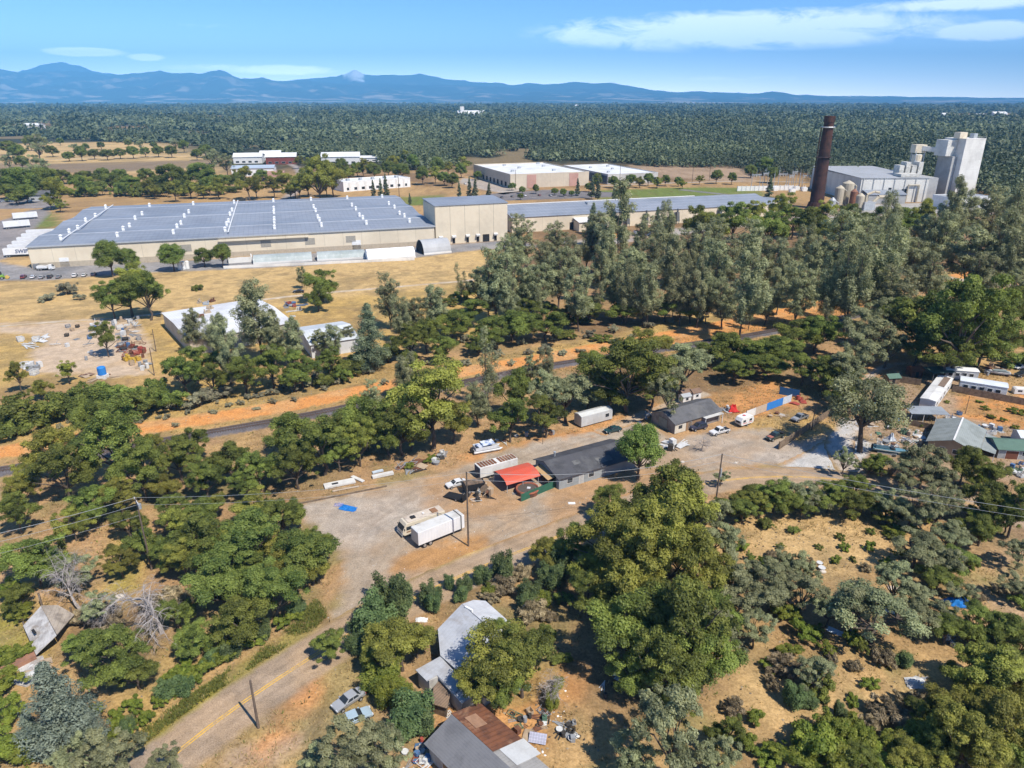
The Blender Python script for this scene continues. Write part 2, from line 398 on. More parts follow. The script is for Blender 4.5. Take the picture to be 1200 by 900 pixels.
def ground_mat(name, rough=.95, detail=(2.2, .5), bump=.05, speck=.35):
    m, nt, b = new_mat(name)
    geo = nd(nt, 'ShaderNodeNewGeometry').outputs['Position']
    a = nd(nt, 'ShaderNodeAttribute', attribute_name='tint').outputs['Color']
    n1 = noise(nt, geo, detail[0], 6, .7, .4); n2 = noise(nt, geo, detail[1], 5, .65, .8); n3 = noise(nt, geo, 9, 2, .5)
    c = mixc(nt, .55, a, mixc(nt, ramp(nt, n1, .3, .7), (.25, .24, .22), (.72, .73, .75)), 'OVERLAY')
    c = mixc(nt, .4, c, mixc(nt, ramp(nt, n2, .3, .7), (.3, .3, .3), (.7, .68, .66)), 'OVERLAY')
    c = mixc(nt, val(nt, 'MULTIPLY', ramp(nt, n3, .62, .72), speck), c, (.12, .09, .05))
    nt.links.new(c, b.inputs['Base Color']); b.inputs['Roughness'].default_value = rough; b.inputs['Specular IOR Level'].default_value = .1
    bn = nd(nt, 'ShaderNodeBump'); bn.inputs['Distance'].default_value = bump; nt.links.new(n1, bn.inputs['Height']); nt.links.new(bn.outputs[0], b.inputs['Normal'])
    return m
def axis(lo, hi, step, end_lo, end_hi, g=1.032):
    a = list(np.arange(lo, hi, step)); s = step; x = a[-1]
    while x < end_hi: s *= g; x += s; a.append(x)
    s = step; x = lo; pre = []
    while x > end_lo: s *= g; x -= s; pre.append(x)
    return np.array(pre[::-1] + a)
xs = axis(-125, 185, 1.0, -39000, 39000); ys = axis(42, 330, 1.0, -1500, 32000)
X, Y = np.meshgrid(xs, ys); nx, ny = len(xs), len(ys)
gc = ground_color(X.ravel(), Y.ravel())
idx = np.arange(nx * ny).reshape(ny, nx)
fa = np.stack([idx[:-1, :-1], idx[:-1, 1:], idx[1:, 1:], idx[1:, :-1]], -1).reshape(-1, 4)
gm = ground_mat('ground_soil')
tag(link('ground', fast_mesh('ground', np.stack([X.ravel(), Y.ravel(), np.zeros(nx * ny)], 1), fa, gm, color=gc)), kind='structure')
def patch(name, P, z, colf, cell=1.0, blend=1.2, wander=.8, mt=None, zf=None, tags=None):
    """a flat sheet with a ragged outline laid on the ground; its rim takes up the soil it lies on"""
    x0, y0 = P.min(0) - cell; x1, y1 = P.max(0) + cell
    gx = np.arange(x0, x1 + cell, cell); gy = np.arange(y0, y1 + cell, cell)
    X, Y = np.meshgrid(gx, gy); sh = X.shape; x = X.ravel().copy(); y = Y.ravel().copy()
    s = sdf(P, x, y); ins = (s < cell * .45).reshape(sh)
    f = ins[:-1, :-1] & ins[:-1, 1:] & ins[1:, 1:] & ins[1:, :-1]
    idx = np.arange(x.size).reshape(sh)
    fa = np.stack([idx[:-1, :-1], idx[:-1, 1:], idx[1:, 1:], idx[1:, :-1]], -1)[f]
    used, inv = np.unique(fa.ravel(), return_inverse=True); fa = inv.reshape(-1, 4)
    x = x[used]; y = y[used]; s = s[used]
    e = np.concatenate([fa[:, [0, 1]], fa[:, [1, 2]], fa[:, [2, 3]], fa[:, [3, 0]]]); e.sort(1)
    ue, cnt = np.unique(e, axis=0, return_counts=True); rim = np.unique(ue[cnt == 1])
    for i in rim:                                   # draw the rim onto the outline
        best = None
        for k in range(len(P)):
            a = P[k]; b = P[(k + 1) % len(P)]; ab = b - a; t = np.clip(((x[i] - a[0]) * ab[0] + (y[i] - a[1]) * ab[1]) / max(ab @ ab, 1e-9), 0, 1)
            q = a + t * ab; d = math.hypot(q[0] - x[i], q[1] - y[i])
            if best is None or d < best[0]: best = (d, q)
        if best[0] < cell * 1.5: x[i], y[i] = best[1]
    j = (fbm(x / 1.3, y / 1.3, 77, 3) - .5) * wander
    xr = x.copy(); x[rim] += j[rim]; y[rim] += (fbm(xr / 1.3, y / 1.3, 91, 3) - .5)[rim] * wander
    s = sdf(P, x, y)
    wgt = sstep(0, blend, -s + (fbm(x / 2.5, y / 2.5, 17, 3) - .5) * blend * 1.6)
    wgt[rim] = 0
    if blend <= 0: wgt[:] = 1
    c = ground_color(x, y) * (1 - wgt)[:, None] + colf(x, y, s) * wgt[:, None]
    zz = np.full(x.shape, z) if zf is None else zf(x, y, s)
    return tag(link(name, fast_mesh(name, np.stack([x, y, zz], 1), fa, mt or gm, color=c)), **(tags or dict(kind='structure')))
def band(line, half):
    """outline of a strip along a centre line of pixels"""
    L = [np.array(G(*p)[:2]) for p in line]; M = []
    for i in range(len(L) - 1):                       # resample
        n = max(1, int(np.linalg.norm(L[i + 1] - L[i]) / 4))
        M += [L[i] + (L[i + 1] - L[i]) * k / n for k in range(n)]
    M.append(L[-1]); M = np.array(M)
    for _ in range(6): M[1:-1] = (M[:-2] + M[1:-1] * 2 + M[2:]) / 4
    T = np.gradient(M, axis=0); T /= np.linalg.norm(T, axis=1)[:, None]; N = np.stack([-T[:, 1], T[:, 0]], 1)
    return M, N, np.concatenate([M + N * half, (M - N * half)[::-1]])
def stain(base, alt, sc, lo=.42, hi=.65, seed=3, k=.8, alt2=None):
    def f(x, y, s):
        n = (sstep(lo, hi, fbm(x / sc, y / sc, seed)) * k)[:, None]
        c = base * (1 - n) + alt * n
        if alt2 is not None:
            n = (sstep(.55, .7, fbm(x / sc / 2, y / sc / 2, seed + 50)) * .7)[:, None]; c = c * (1 - n) + alt2 * n
        return c * (.9 + .2 * fbm(x / 1.7, y / 1.7, seed + 9, 2))[:, None]
    return f
gravm = ground_mat('gravel_and_dust', detail=(4.0, .35), bump=.03, speck=.22)
LOT = wpoly([(332, 592), (400, 577), (470, 560), (530, 546), (560, 532), (625, 514), (700, 504), (750, 492), (790, 510), (835, 505), (870, 500), (905, 500), (935, 515), (985, 500), (1000, 520), (965, 552), (900, 548), (850, 552), (800, 562), (740, 588), (690, 610), (600, 640), (520, 672), (455, 700), (425, 730), (388, 742), (378, 705), (398, 660), (352, 622)])
def _rut(pts):
    L = np.array([G(*p)[:2] for p in pts]); t = np.linspace(0, len(L) - 1, 24); M = np.stack([np.interp(t, np.arange(len(L)), L[:, k]) for k in (0, 1)], 1)
    for _ in range(4): M[1:-1] = (M[:-2] + M[1:-1] * 2 + M[2:]) / 4
    T = np.gradient(M, axis=0); T /= np.linalg.norm(T, axis=1)[:, None]; return M, np.stack([-T[:, 1], T[:, 0]], 1), None
RUTS = [(_rut(p), k) for p, k in (([(400, 735), (440, 650), (500, 600), (600, 540), (700, 510), (760, 495)], .55), ([(400, 700), (420, 620), (480, 580), (560, 548), (620, 520)], .4), ([(430, 720), (470, 660), (450, 610), (380, 600), (345, 605)], .35), ([(560, 640), (600, 610), (660, 590), (740, 575), (820, 540), (880, 520), (930, 500)], .5), ([(700, 600), (780, 560), (860, 545), (950, 545)], .45), ([(480, 640), (520, 600), (580, 595), (640, 600), (700, 600)], .4))]
def lotcol(x, y, s):
    gr = np.array((.37, .298, .22)); c = stain(gr, np.array((.38, .27, .17)), 9, .42, .62, 3, .9)(x, y, s)
    for pts, k in (([(335, 590), (420, 585), (520, 580), (470, 620), (420, 640), (370, 640)], .8), ([(700, 500), (760, 490), (770, 500), (640, 530), (600, 525)], .7), ([(870, 545), (960, 510), (990, 520), (960, 552)], .9), ([(790, 512), (880, 510), (880, 540), (820, 540)], .5)):
        P = wpoly(pts); f = ((1 - sstep(-3, 4, sdf(P, x, y) + (fbm(x / 4, y / 4, 8) - .5) * 7)) * k)[:, None]; c = c * (1 - f) + np.array((.40, .345, .285)) * (.88 + .24 * fbm(x / 1.2, y / 1.2, 44, 2))[:, None] * f
    for pts, k in (([(455, 668), (480, 645), (572, 625), (580, 642), (540, 662), (480, 674)], .95), ([(640, 560), (800, 545), (760, 590), (640, 620)], .65), ([(500, 560), (560, 555), (620, 590), (560, 610), (500, 600)], .55)):
        P = wpoly(pts); f = ((1 - sstep(-1.5, 1.5, sdf(P, x, y) + (fbm(x / 2, y / 2, 18) - .5) * 4)) * k)[:, None]; c = c * (1 - f) + (ORA * .5 + DRY * .5) * .85 * f
    for line, k in RUTS:
        d = np.full(x.shape, 1e9)
        for off in (-.85, .85):
            M, N, P = line; d = np.minimum(d, segdist(M + N * off, x, y, False))
        f = (np.exp(-(d / .38) ** 2) * k * (.4 + .8 * fbm(x / 3, y / 3, 63, 2)))[:, None]; c = c * (1 - f) + np.array((.25, .19, .13)) * f
    return c
patch('gravel_lot', LOT, .012, lotcol, .8, 3.0, 1.6, gravm)
asph = ground_mat('old_asphalt', .85, (5.0, .25), .015, .12)
ROADL = [(120, 960), (200, 878), (353, 777), (430, 727), (527, 678), (612, 645), (697, 612), (790, 574), (850, 560), (930, 556), (1030, 566), (1066, 573), (1130, 588), (1260, 625)]
RM, RN, RP = band(ROADL, 4.5)
def roadcol(x, y, s):
    c = stain(np.array((.355, .27, .19)), np.array((.41, .29, .18)), 7, .4, .65, 12, .7)(x, y, s)
    d = -s
    t = (np.exp(-((d - 1.3) / .5) ** 2) + np.exp(-((d - 2.9) / .4) ** 2))[:, None] * .16   # darker wheel tracks
    return c * (1 - t)
patch('road', RP, .024, roadcol, .7, .9, .5, asph)
ym = mat('yellow_road_paint', (.72, .42, .05), (.42, .28, .12), .9, .8, .8)
def strip(name, M, N, off, wd, z, mt, sel=None):
    mb = MB(); a = M + N * (off - wd / 2); b = M + N * (off + wd / 2)
    for i in range(len(M) - 1):
        if sel and not sel(i): continue
        mb.poly((*b[i], z), (*a[i], z), (*a[i + 1], z), (*b[i + 1], z))
    return mb.build(name, mt, kind='structure')
strip('road_marking', RM, RN, .19, .17, .032, ym); strip('road_marking', RM, RN, -.19, .17, .032, ym)
# railway bed and dirt service road
RAILL = [(-90, 568), (0, 553), (43, 547), (247, 508), (317, 497), (393, 482), (480, 463), (560, 446), (640, 430), (760, 412), (880, 394), (960, 379), (1040, 362), (1120, 344), (1260, 312)]
BM, BN, BP = band(RAILL, 3.1)
def bedz(x, y, s): return .03 + .5 * sstep(.2, 1.8, -s)
patch('rail_ballast', BP, .1, stain(np.array((.13, .12, .125)), np.array((.09, .078, .076)), 4, .4, .6, 4, .8), .7, .5, .3, gravm, bedz)
DM, DN, DP = band([(-90, 546), (0, 530), (100, 514), (200, 496), (310, 481), (400, 463), (470, 449), (560, 432), (640, 420), (700, 407), (800, 390), (900, 370), (1000, 349), (1110, 327), (1260, 293)], 4.6)
patch('dirt_service_road', DP, .014, stain(np.array((.60, .27, .085)), np.array((.52, .30, .13)), 6, .4, .65, 6, .8), .9, 1.4, 1.2)
def lane(name, line, half, base, alt, z=.014, cell=1.2, blend=1.0, m=None, wander=1.0):
    M, N, P = band(line, half); patch(name, P, z, stain(base, alt, 8, .4, .65, 21, .7), cell, blend, wander, m or gravm)
lane('field_track', [(-60, 388), (60, 377), (130, 374), (200, 366), (300, 352), (360, 345), (430, 339), (490, 334), (560, 328), (620, 318)], 1.9, np.array((.52, .44, .34)), np.array((.46, .34, .21)), .018)
STOR = wpoly([(-10, 378), (60, 374), (135, 372), (165, 375), (185, 400), (180, 440), (120, 446), (40, 440), (18, 428), (45, 400), (30, 392), (-10, 392)])
patch('storage_yard', STOR, .012, stain(np.array((.50, .385, .27)), np.array((.47, .34, .21)), 9, .4, .65, 33, .8), 1.2, 4, 3, gravm)
lane('driveway', [(1005, 560), (985, 535), (960, 520), (1010, 505), (1000, 490)], 3.2, np.array((.46, .44, .41)), np.array((.40, .32, .24)), .018, .8, 1.5)
patch('gravel_drive', wpoly([(905, 548), (945, 528), (985, 505), (1030, 520), (1010, 545), (985, 562), (940, 556)]), .016, stain(np.array((.47, .455, .425)), np.array((.40, .33, .25)), 5, .5, .7, 41, .6), .7, 1.5, 1.2, gravm)
lane('yard_track', [(700, 508), (745, 488), (800, 470), (830, 460)], 2.2, np.array((.44, .36, .27)), np.array((.46, .28, .14)), .02, .8, 1.2)
lane('gravel_track', [(1090, 322), (1140, 331), (1175, 334), (1260, 342)], 3.5, np.array((.47, .44, .40)), np.array((.42, .33, .24)), .02, 1.2, 1.5)
lane('yard_path', [(1098, 430), (1050, 420), (1010, 445), (1000, 480)], 2.0, np.array((.46, .38, .30)), np.array((.45, .28, .14)), .016, .8, 1.5)
# paved yards of the warehouse
pave = ground_mat('yard_paving', .8, (1.2, .12), .01, .06)
patch('warehouse_yard', wpoly([(-60, 330), (-60, 296), (38, 312), (300, 300), (508, 287), (610, 280), (640, 290), (560, 294), (470, 305), (330, 314), (150, 322), (50, 330)]), .03, stain(np.array((.20, .20, .205)), np.array((.30, .28, .26)), 20, .4, .6, 51, .7), 2.5, 4, 2, pave)
patch('side_street', wpoly([(-90, 300), (-40, 270), (10, 255), (32, 246), (60, 244), (62, 250), (40, 272), (20, 300), (-20, 312)]), .035, stain(np.array((.23, .21, .20)), np.array((.28, .25, .23)), 20, .4, .6, 53, .7), 2.5, 3, 2, pave)
patch('parking_lot', wpoly([(-30, 246), (-20, 234), (60, 231), (80, 238), (60, 244)]), .03, stain(np.array((.22, .20, .19)), np.array((.27, .24, .22)), 20, .4, .6, 54, .7), 3, 3, 2, pave)
patch('loading_yard', wpoly([(640, 284), (700, 277), (906, 254), (1000, 246), (1180, 246), (1180, 252), (1000, 258), (920, 262), (830, 272), (700, 290)]), .03, stain(np.array((.34, .31, .27)), np.array((.38, .28, .19)), 20, .4, .6, 55, .8), 2.5, 5, 3, pave)
patch('concrete_apron', wpoly([(1000, 240), (1150, 235), (1165, 243), (1160, 250), (1000, 252)]), .05, stain(np.array((.42, .40, .37)), np.array((.33, .31, .28)), 20, .4, .6, 56, .8), 2.5, 4, 2, pave)
lane('far_lane', [(332, 236), (350, 220), (355, 208), (348, 196), (335, 190)], 6, np.array((.33, .29, .26)), np.array((.30, .25, .21)), .03, 3, 3, pave)
lane('field_lane', [(-120, 184), (60, 187), (250, 181)], 5, np.array((.42, .36, .28)), np.array((.38, .30, .2)), .05, 4, 3, pave)
lane('back_lane', [(700, 218), (800, 214), (880, 212), (960, 214)], 5, np.array((.40, .34, .27)), np.array((.42, .31, .18)), .05, 3, 3, pave)
lane('green_side_road', [(795, 222), (850, 228), (900, 236)], 6, np.array((.2, .19, .185)), np.array((.22, .2, .19)), .06, 3, 3, pave)
patch('car_park', wpoly([(560, 228), (640, 222), (720, 225), (730, 231), (580, 236)]), .05, stain(np.array((.16, .15, .15)), np.array((.2, .18, .17)), 20, .4, .6, 57, .8), 3, 4, 2, pave)
patch('concrete_yard', wpoly([(540, 208), (600, 214), (625, 222), (590, 228), (560, 222), (535, 215)]), .05, stain(np.array((.40, .36, .31)), np.array((.36, .30, .24)), 20, .4, .6, 58, .8), 4, 4, 2, pave)
# ================================================================ mountains and pale far fields
def range_mesh(name, crest, D, foot, seed, rug, green, snow=None, patchy=.0, width=9000):
    """a real ridge: crest heights read along sight lines at distance D, front slope down to the plain, back slope behind"""
    cx = np.array([c[0] for c in crest], float); cyv = np.array([c[1] for c in crest], float)
    px = np.linspace(cx[0], cx[-1], 900); py = np.interp(px, cx, cyv)
    k = np.ones(7) / 7; py = np.convolve(np.pad(py, 3, 'edge'), k * 0 + np.array([.05, .1, .2, .3, .2, .1, .05]), 'valid')
    hz = 116.0
    tt = (450 - py) / F; ca = H + D * (tt * CP - SP) / (CP + tt * SP)
    xc = (px - 600) / F * D / (CP + tt * SP)
    T = np.concatenate([np.linspace(0, 1, 46), np.linspace(1.04, 1.6, 10)])
    V = []; C = []
    for t in T:
        yy = D - width + width * t
        xx = xc * (yy / D)
        n = fbm(xx / 2300, np.full_like(xx, yy) / 1500, seed, 5) - .5
        n2 = 1 - np.abs(fbm(xx / 1500, np.full_like(xx, yy) / 3200, seed + 3, 4) - .5) * 4
        s = t ** 1.5 if t <= 1 else max(0, 1 - (t - 1) * 1.8)
        hgt = ca * s * (1 + (n2 - .5) * rug * (1 - abs(t - .5) * 1.6 if t < 1 else .2) ) + n * rug * 130 * min(1, t * 3) * (1 - min(1, t) ** 4)
        V.append(np.stack([xx, np.full_like(xx, yy), np.maximum(hgt, -20 if t > 0 else 0) - (60 if t == 0 else 0)], 1))
        q = sstep(.55, .72, fbm(xx / 700, np.full_like(xx, yy) / 350, seed + 11, 4)) * patchy * (1 - min(1, t)) ** .6
        c = green * (1 - q)[:, None] + np.array((.60, .50, .38)) * q[:, None]
        if snow is not None:
            sn = sstep(snow[2], snow[2] + 160, hgt + n2 * 200 + n * 900) * ((px > snow[0]) & (px < snow[1]))
            c = c * (1 - sn)[:, None] + np.array((.85, .87, .9)) * sn[:, None]
        C.append(c)
    V = np.concatenate(V); C = np.concatenate(C); n = len(px); r = len(T)
    idx = np.arange(n * r).reshape(r, n)
    fa = np.stack([idx[:-1, :-1], idx[:-1, 1:], idx[1:, 1:], idx[1:, :-1]], -1).reshape(-1, 4)
    m, nt2, b = new_mat(name + '_slopes'); nt2.links.new(nd(nt2, 'ShaderNodeAttribute', attribute_name='tint').outputs['Color'], b.inputs['Base Color']); b.inputs['Roughness'].default_value = 1; b.inputs['Specular IOR Level'].default_value = 0
    tag(link(name, fast_mesh(name, V, fa, m, color=C, smooth=True)), kind='structure')
GRM = np.array((.05, .062, .05))
range_mesh('mountain_range', [(-400, 88), (0, 82), (40, 84), (120, 87), (170, 87), (188, 85), (215, 88), (238, 87), (262, 84), (276, 88), (300, 92), (350, 95), (420, 98), (500, 100), (600, 103), (680, 105), (760, 108), (800, 110), (860, 112), (950, 113.5), (1100, 114.5), (1600, 115)], 26000, 0, 5, .85, GRM, None, .8)
range_mesh('far_mountain_range', [(-400, 95), (-50, 90), (20, 86), (42, 80), (55, 77), (68, 74.5), (80, 76), (96, 80), (118, 86), (160, 92), (300, 97), (335, 94), (370, 91), (394, 89), (403, 87), (410, 82.5), (414, 80), (418, 82), (423, 86), (428, 89), (436, 90), (459, 87.5), (464, 90), (485, 89), (492, 86.5), (500, 90), (530, 94), (580, 98), (620, 97), (655, 102), (700, 107), (800, 112), (1000, 115), (1600, 115.5)], 30500, 0, 15, .6, GRM * 1.3, (401, 426, 820), .2)
range_mesh('distant_hills', [(500, 108), (620, 101), (672, 97), (695, 98.5), (715, 98), (737, 100), (767, 105), (800, 107), (843, 108), (890, 110), (973, 112), (1100, 113.5), (1200, 115), (1300, 115), (1600, 115)], 29000, 0, 25, .6, GRM * 1.2, None, .2)
range_mesh('cinder_hill', [(850, 115.5), (872, 113), (890, 109.5), (905, 107), (918, 108.5), (935, 112), (960, 115.5)], 24000, 0, 35, .2, GRM, None, .2, 3000)
def far_field(x0, x1, y0, y1, c):
    mb = MB(); n = 14; a = []; b = []
    for i in range(n + 1):
        x = x0 + (x1 - x0) * i / n; e = math.sin(math.pi * i / n) ** .5
        ym = (y0 + y1) / 2; hh = (y1 - y0) / 2 * e * random.uniform(.4, 1)
        a.append(G(x, ym - hh, 2)); b.append(G(x, ym + hh, 2))
    for i in range(n): mb.poly(b[i], b[i + 1], a[i + 1], a[i])
    mb.build('pale_field', mat('far_dry_field', c, None, .002, .6, 1), kind='structure')
for f in [(80, 200, 117.6, 119.2), (140, 330, 118, 119.8), (480, 550, 118.2, 119.4), (640, 690, 119, 120.2), (760, 880, 119.5, 120.8), (800, 1200, 117.5, 118.5), (900, 1100, 119, 120)]: far_field(*f, (.58, .47, .36))
# air: pale blue haze over the whole country
hz = MB().box(xs[0] - 500, xs[-1] + 500, ys[0] - 300, ys[-1] + 500, -90, 1900).build('haze', None, kind='stuff')
hm = bpy.data.materials.new('thin_blue_air'); hm.use_nodes = True; hnt = hm.node_tree; hnt.nodes.remove(hnt.nodes['Principled BSDF'])
pv = nd(hnt, 'ShaderNodeVolumePrincipled'); pv.inputs['Color'].default_value = (.19, .57, 1, 1); pv.inputs['Density'].default_value = 6.2e-5; pv.inputs['Anisotropy'].default_value = -.3
hnt.links.new(pv.outputs[0], hnt.nodes['Material Output'].inputs['Volume']); hz.data.materials.append(hm)
# ================================================================ trees
bark = mat('tree_bark', (.13, .10, .075), (.07, .055, .045), 2, .8, .95, bump=.02)
deadwood = mat('bleached_wood', (.40, .36, .33), (.24, .21, .20), 2, .7, .95)
LEAF = {
    'og': leaf_mat('oak_leaves', (.066, .088, .02), (.275, .32, .07), .38),
    'ol': leaf_mat('olive_oak_leaves', (.11, .12, .026), (.41, .41, .085), .4),
    'ob': leaf_mat('blue_oak_leaves', (.115, .13, .066), (.375, .39, .205), .32),
    'pg': leaf_mat('grey_pine_needles', (.125, .14, .072), (.41, .42, .225), .28),
    'pd': leaf_mat('conifer_needles', (.065, .09, .05), (.225, .255, .145), .2),
    'pb': leaf_mat('bluish_needles', (.08, .105, .08), (.26, .30, .225), .2),
    'bt': leaf_mat('broad_bluegreen_leaves', (.055, .088, .034), (.175, .235, .085), .32),
    'bl': leaf_mat('bright_bush_leaves', (0.093, 0.132, 0.018), (0.268, 0.304, 0.049), .32),
    'bs': leaf_mat('sage_leaves', (.15, .145, .09), (.35, .33, .21), .15),
    'bd': leaf_mat('dry_bush_twigs', (.15, .12, .07), (.40, .32, .19), .1, .01),
    'rt': leaf_mat('lawn_tree_leaves', (.08, .125, .028), (.25, .30, .07), .36),
}
def leaves(cent, rad, n, size, rng, flat=.6, long=1.0, hemi=.75, tone_sp=.55, vz=.85):
    """n leaf sprays spread over the clumps; returns quads and their tone"""
    cent = np.asarray(cent, float); rad = np.asarray(rad, float); nc = len(cent)
    wgt = rad ** 2 / (rad ** 2).sum(); k = rng.choice(nc, n, p=wgt)
    d = rng.normal(size=(n, 3)); d /= np.linalg.norm(d, axis=1)[:, None]
    low = (d[:, 2] < -.25) & (rng.random(n) < hemi); d[low, 2] *= -1
    r = rad[k] * (1.1 - .6 * rng.random(n) ** 1.3) * (1 + .35 * (rng.random(n) - .5)) * np.where(rng.random(n) < .07, 1.28, 1)
    p = cent[k] + d * r[:, None] * np.array([1, 1, vz])
    nrm = d + rng.normal(size=(n, 3)) * .5 + np.array([0, 0, flat]); nrm /= np.linalg.norm(nrm, axis=1)[:, None]
    t = np.cross(nrm, rng.normal(size=(n, 3))); t /= np.linalg.norm(t, axis=1)[:, None]
    b = np.cross(nrm, t); s = size * (.6 + .8 * rng.random(n))[:, None]
    v = np.stack([p - t * s * long, p - b * s * .55 / long ** .3 - nrm * s * .12, p + t * s * long, p + b * s * .55 / long ** .3 - nrm * s * .12], 1).reshape(-1, 3)
    tone = np.clip(.5 + (rng.random(nc) - .5)[k] * tone_sp * 1.5 + (rng.random(n) - .5) * .55, 0, 1)
    return v, np.arange(4 * n).reshape(n, 4), tone
def crown_pts(rng, n, c, r, rmin, rmax, surf=.6):
    P = []; Rr = []
    while len(P) < n:
        d = rng.normal(size=3); d /= np.linalg.norm(d)
        if d[2] < -.55: continue
        q = rng.random() ** (1 / 3) if rng.random() > surf else rng.uniform(.72, 1)
        P.append(np.array(c) + d * np.array(r) * q * (.86 + .2 * rng.random())); Rr.append(rng.uniform(rmin, rmax))
    return np.array(P), np.array(Rr)
def lobed(rng, n, c, r, rmin, rmax, k=8):
    # a crown of several uneven lobes with gaps between them, clumps spread over each lobe
    C, Rl = [], []
    for i in range(k):
        a = i * 2.4 + rng.random(); u = rng.uniform(-.35, 1); h = math.sqrt(max(.05, 1 - u * u * .8)) * rng.uniform(.45, .78)
        C.append(np.array(c) + np.array([math.cos(a) * h * r[0], math.sin(a) * h * r[1], u * r[2] * .74])); Rl.append(rng.uniform(.42, .62) * r[0])
    P = []; Q = []
    for i in range(n):
        j = i % k; d = rng.normal(size=3); d /= np.linalg.norm(d)
        if d[2] < -.3: d[2] *= -.6
        P.append(C[j] + d * Rl[j] * rng.uniform(.5, 1.12) * np.array([1, 1, 1.0])); Q.append(rng.uniform(rmin, rmax))
    P = np.array(P); s_ = .98 / (2 * max(.1, np.percentile(np.abs(P[:, :2]), 97))) * .86; P[:, :2] *= s_
    return P, np.array(Q)
def limbs(mb, rng, base, fork, targets, r0, wob=.04):
    b = Vector(base); f = Vector(fork)
    mid = b.lerp(f, .5) + Vector(rng.normal(size=3) * wob * .5)
    mb.tube([b, mid, f], [r0 * 1.15, r0 * .9, r0 * .75], 7)
    for t in targets:
        t = Vector(t); m = f.lerp(t, .5) + Vector(rng.normal(size=3) * wob)
        m2 = f.lerp(t, .8) + Vector(rng.normal(size=3) * wob * .6)
        mb.tube([f, m, m2, t], [r0 * .55, r0 * .36, r0 * .2, r0 * .06], 5)
def make_oak(seed, n=11000, size=.021, nc=46, asp=.9, surf=.62, r=(.10, .17), lob=0, leafy=1):
    rng = np.random.default_rng(seed); hz = asp * .46; c = (0, 0, asp * .52)
    sh = rng.normal(size=(3, 2)) * .12
    P, Q = lobed(rng, nc, c, (.40, .40, hz * .95), *r, k=int(surf))
    P[:, 0] += .05 * np.sin(P[:, 1] * 9 + seed); P[:, 2] += .03 * np.sin(P[:, 0] * 11 + seed)
    v, f, t = leaves(P, Q, n, size, rng)
    mb = MB(); tg = P[rng.choice(nc, min(nc, 13), replace=False)]
    limbs(mb, rng, (0, 0, -.01), (rng.normal() * .02, rng.normal() * .02, asp * .26), tg, .028)
    return v, f, t, mb
def make_round(seed, n=26000, size=.0155, asp=1.0):
    rng = np.random.default_rng(seed); P, Q = crown_pts(rng, 64, (0, 0, asp * .54), (.40, .40, asp * .40), .06, .13, surf=.75)
    P[:, 0] += .04 * np.sin(P[:, 2] * 9 + seed)
    v, f, t = leaves(P, Q, n, size, rng); mb = MB(); limbs(mb, rng, (0, 0, -.01), (0, .01, asp * .25), P[rng.choice(64, 12, replace=False)], .026); return v, f, t, mb
def make_open(seed, n=12500, size=.0138, asp=.92):
    rng = np.random.default_rng(seed)
    P, Q = crown_pts(rng, 40, (0, 0, asp * .62), (.44, .44, asp * .32), .055, .115, surf=.8)
    v, f, t = leaves(P, Q, n, size, rng)
    mb = MB(); f1 = (rng.normal() * .03, rng.normal() * .03, asp * .34); limbs(mb, rng, (0, 0, -.01), f1, [], .03)
    for k in range(5):
        a = k * 1.257 + rng.random(); q = (math.cos(a) * .2, math.sin(a) * .2, asp * .54)
        near = sorted(P, key=lambda p: np.linalg.norm(p - np.array(q)))[:8]
        mb.tube([Vector(f1), Vector(f1).lerp(Vector(q), .5) + Vector((0, 0, .03)), Vector(q)], [.024, .019, .014], 6)
        for p in near:
            m = Vector(q).lerp(Vector(p), .55) + Vector(rng.normal(size=3) * .03); mb.tube([Vector(q), m, Vector(p)], [.012, .008, .003], 4)
    return v, f, t, mb
def make_pine(seed, n=9000, size=.030, asp=1.75, lead=3, sparse=1.0, top=.55, vz=1.45):
    rng = np.random.default_rng(seed); P = []; Q = []; mb = MB()
    fork = Vector((rng.normal() * .03, rng.normal() * .03, asp * .14)); mb.tube([Vector((0, 0, -.01)), fork], [.026, .021], 7)
    for k in range(lead):
        a = k * 6.283 / lead + rng.random(); tip = Vector((math.cos(a) * .20, math.sin(a) * .20, asp * rng.uniform(.74, .98))) if lead > 1 else Vector((0, 0, asp * .97))
        m = fork.lerp(tip, .45) + Vector((math.cos(a) * .05, math.sin(a) * .05, 0)); mb.tube([fork, m, tip], [.015, .010, .003], 6)
        for j in range(34):
            u = .12 + .88 * (j + rng.random() * .8) / 34.6; q = fork.lerp(m, u / .5) if u < .5 else m.lerp(tip, (u - .5) / .5)
            b = rng.random() * 6.283; L = (.27 if lead > 1 else .40) * (1 - u) ** top * (1.1 if u > .2 else .75) * rng.uniform(.4, 1.2) * sparse + .02
            e = q + Vector((math.cos(b) * L, math.sin(b) * L, L * .35 + .02)); mb.tube([q, e], [.006, .002], 4, )
            P.append(e); Q.append(rng.uniform(.055, .11) * (1.1 - .25 * u))
            if L > .14: P.append(q.lerp(e, .6)); Q.append(.075)
        P.append(tip); Q.append(.08)
    P = np.array([tuple(p) for p in P]); Q = np.array(Q) * (1.0 if sparse <= 1 else .85)
    v, f, t = leaves(P, Q, n, size, rng, flat=.45, long=1.7, hemi=.6, vz=vz)
    return v, f, t, mb
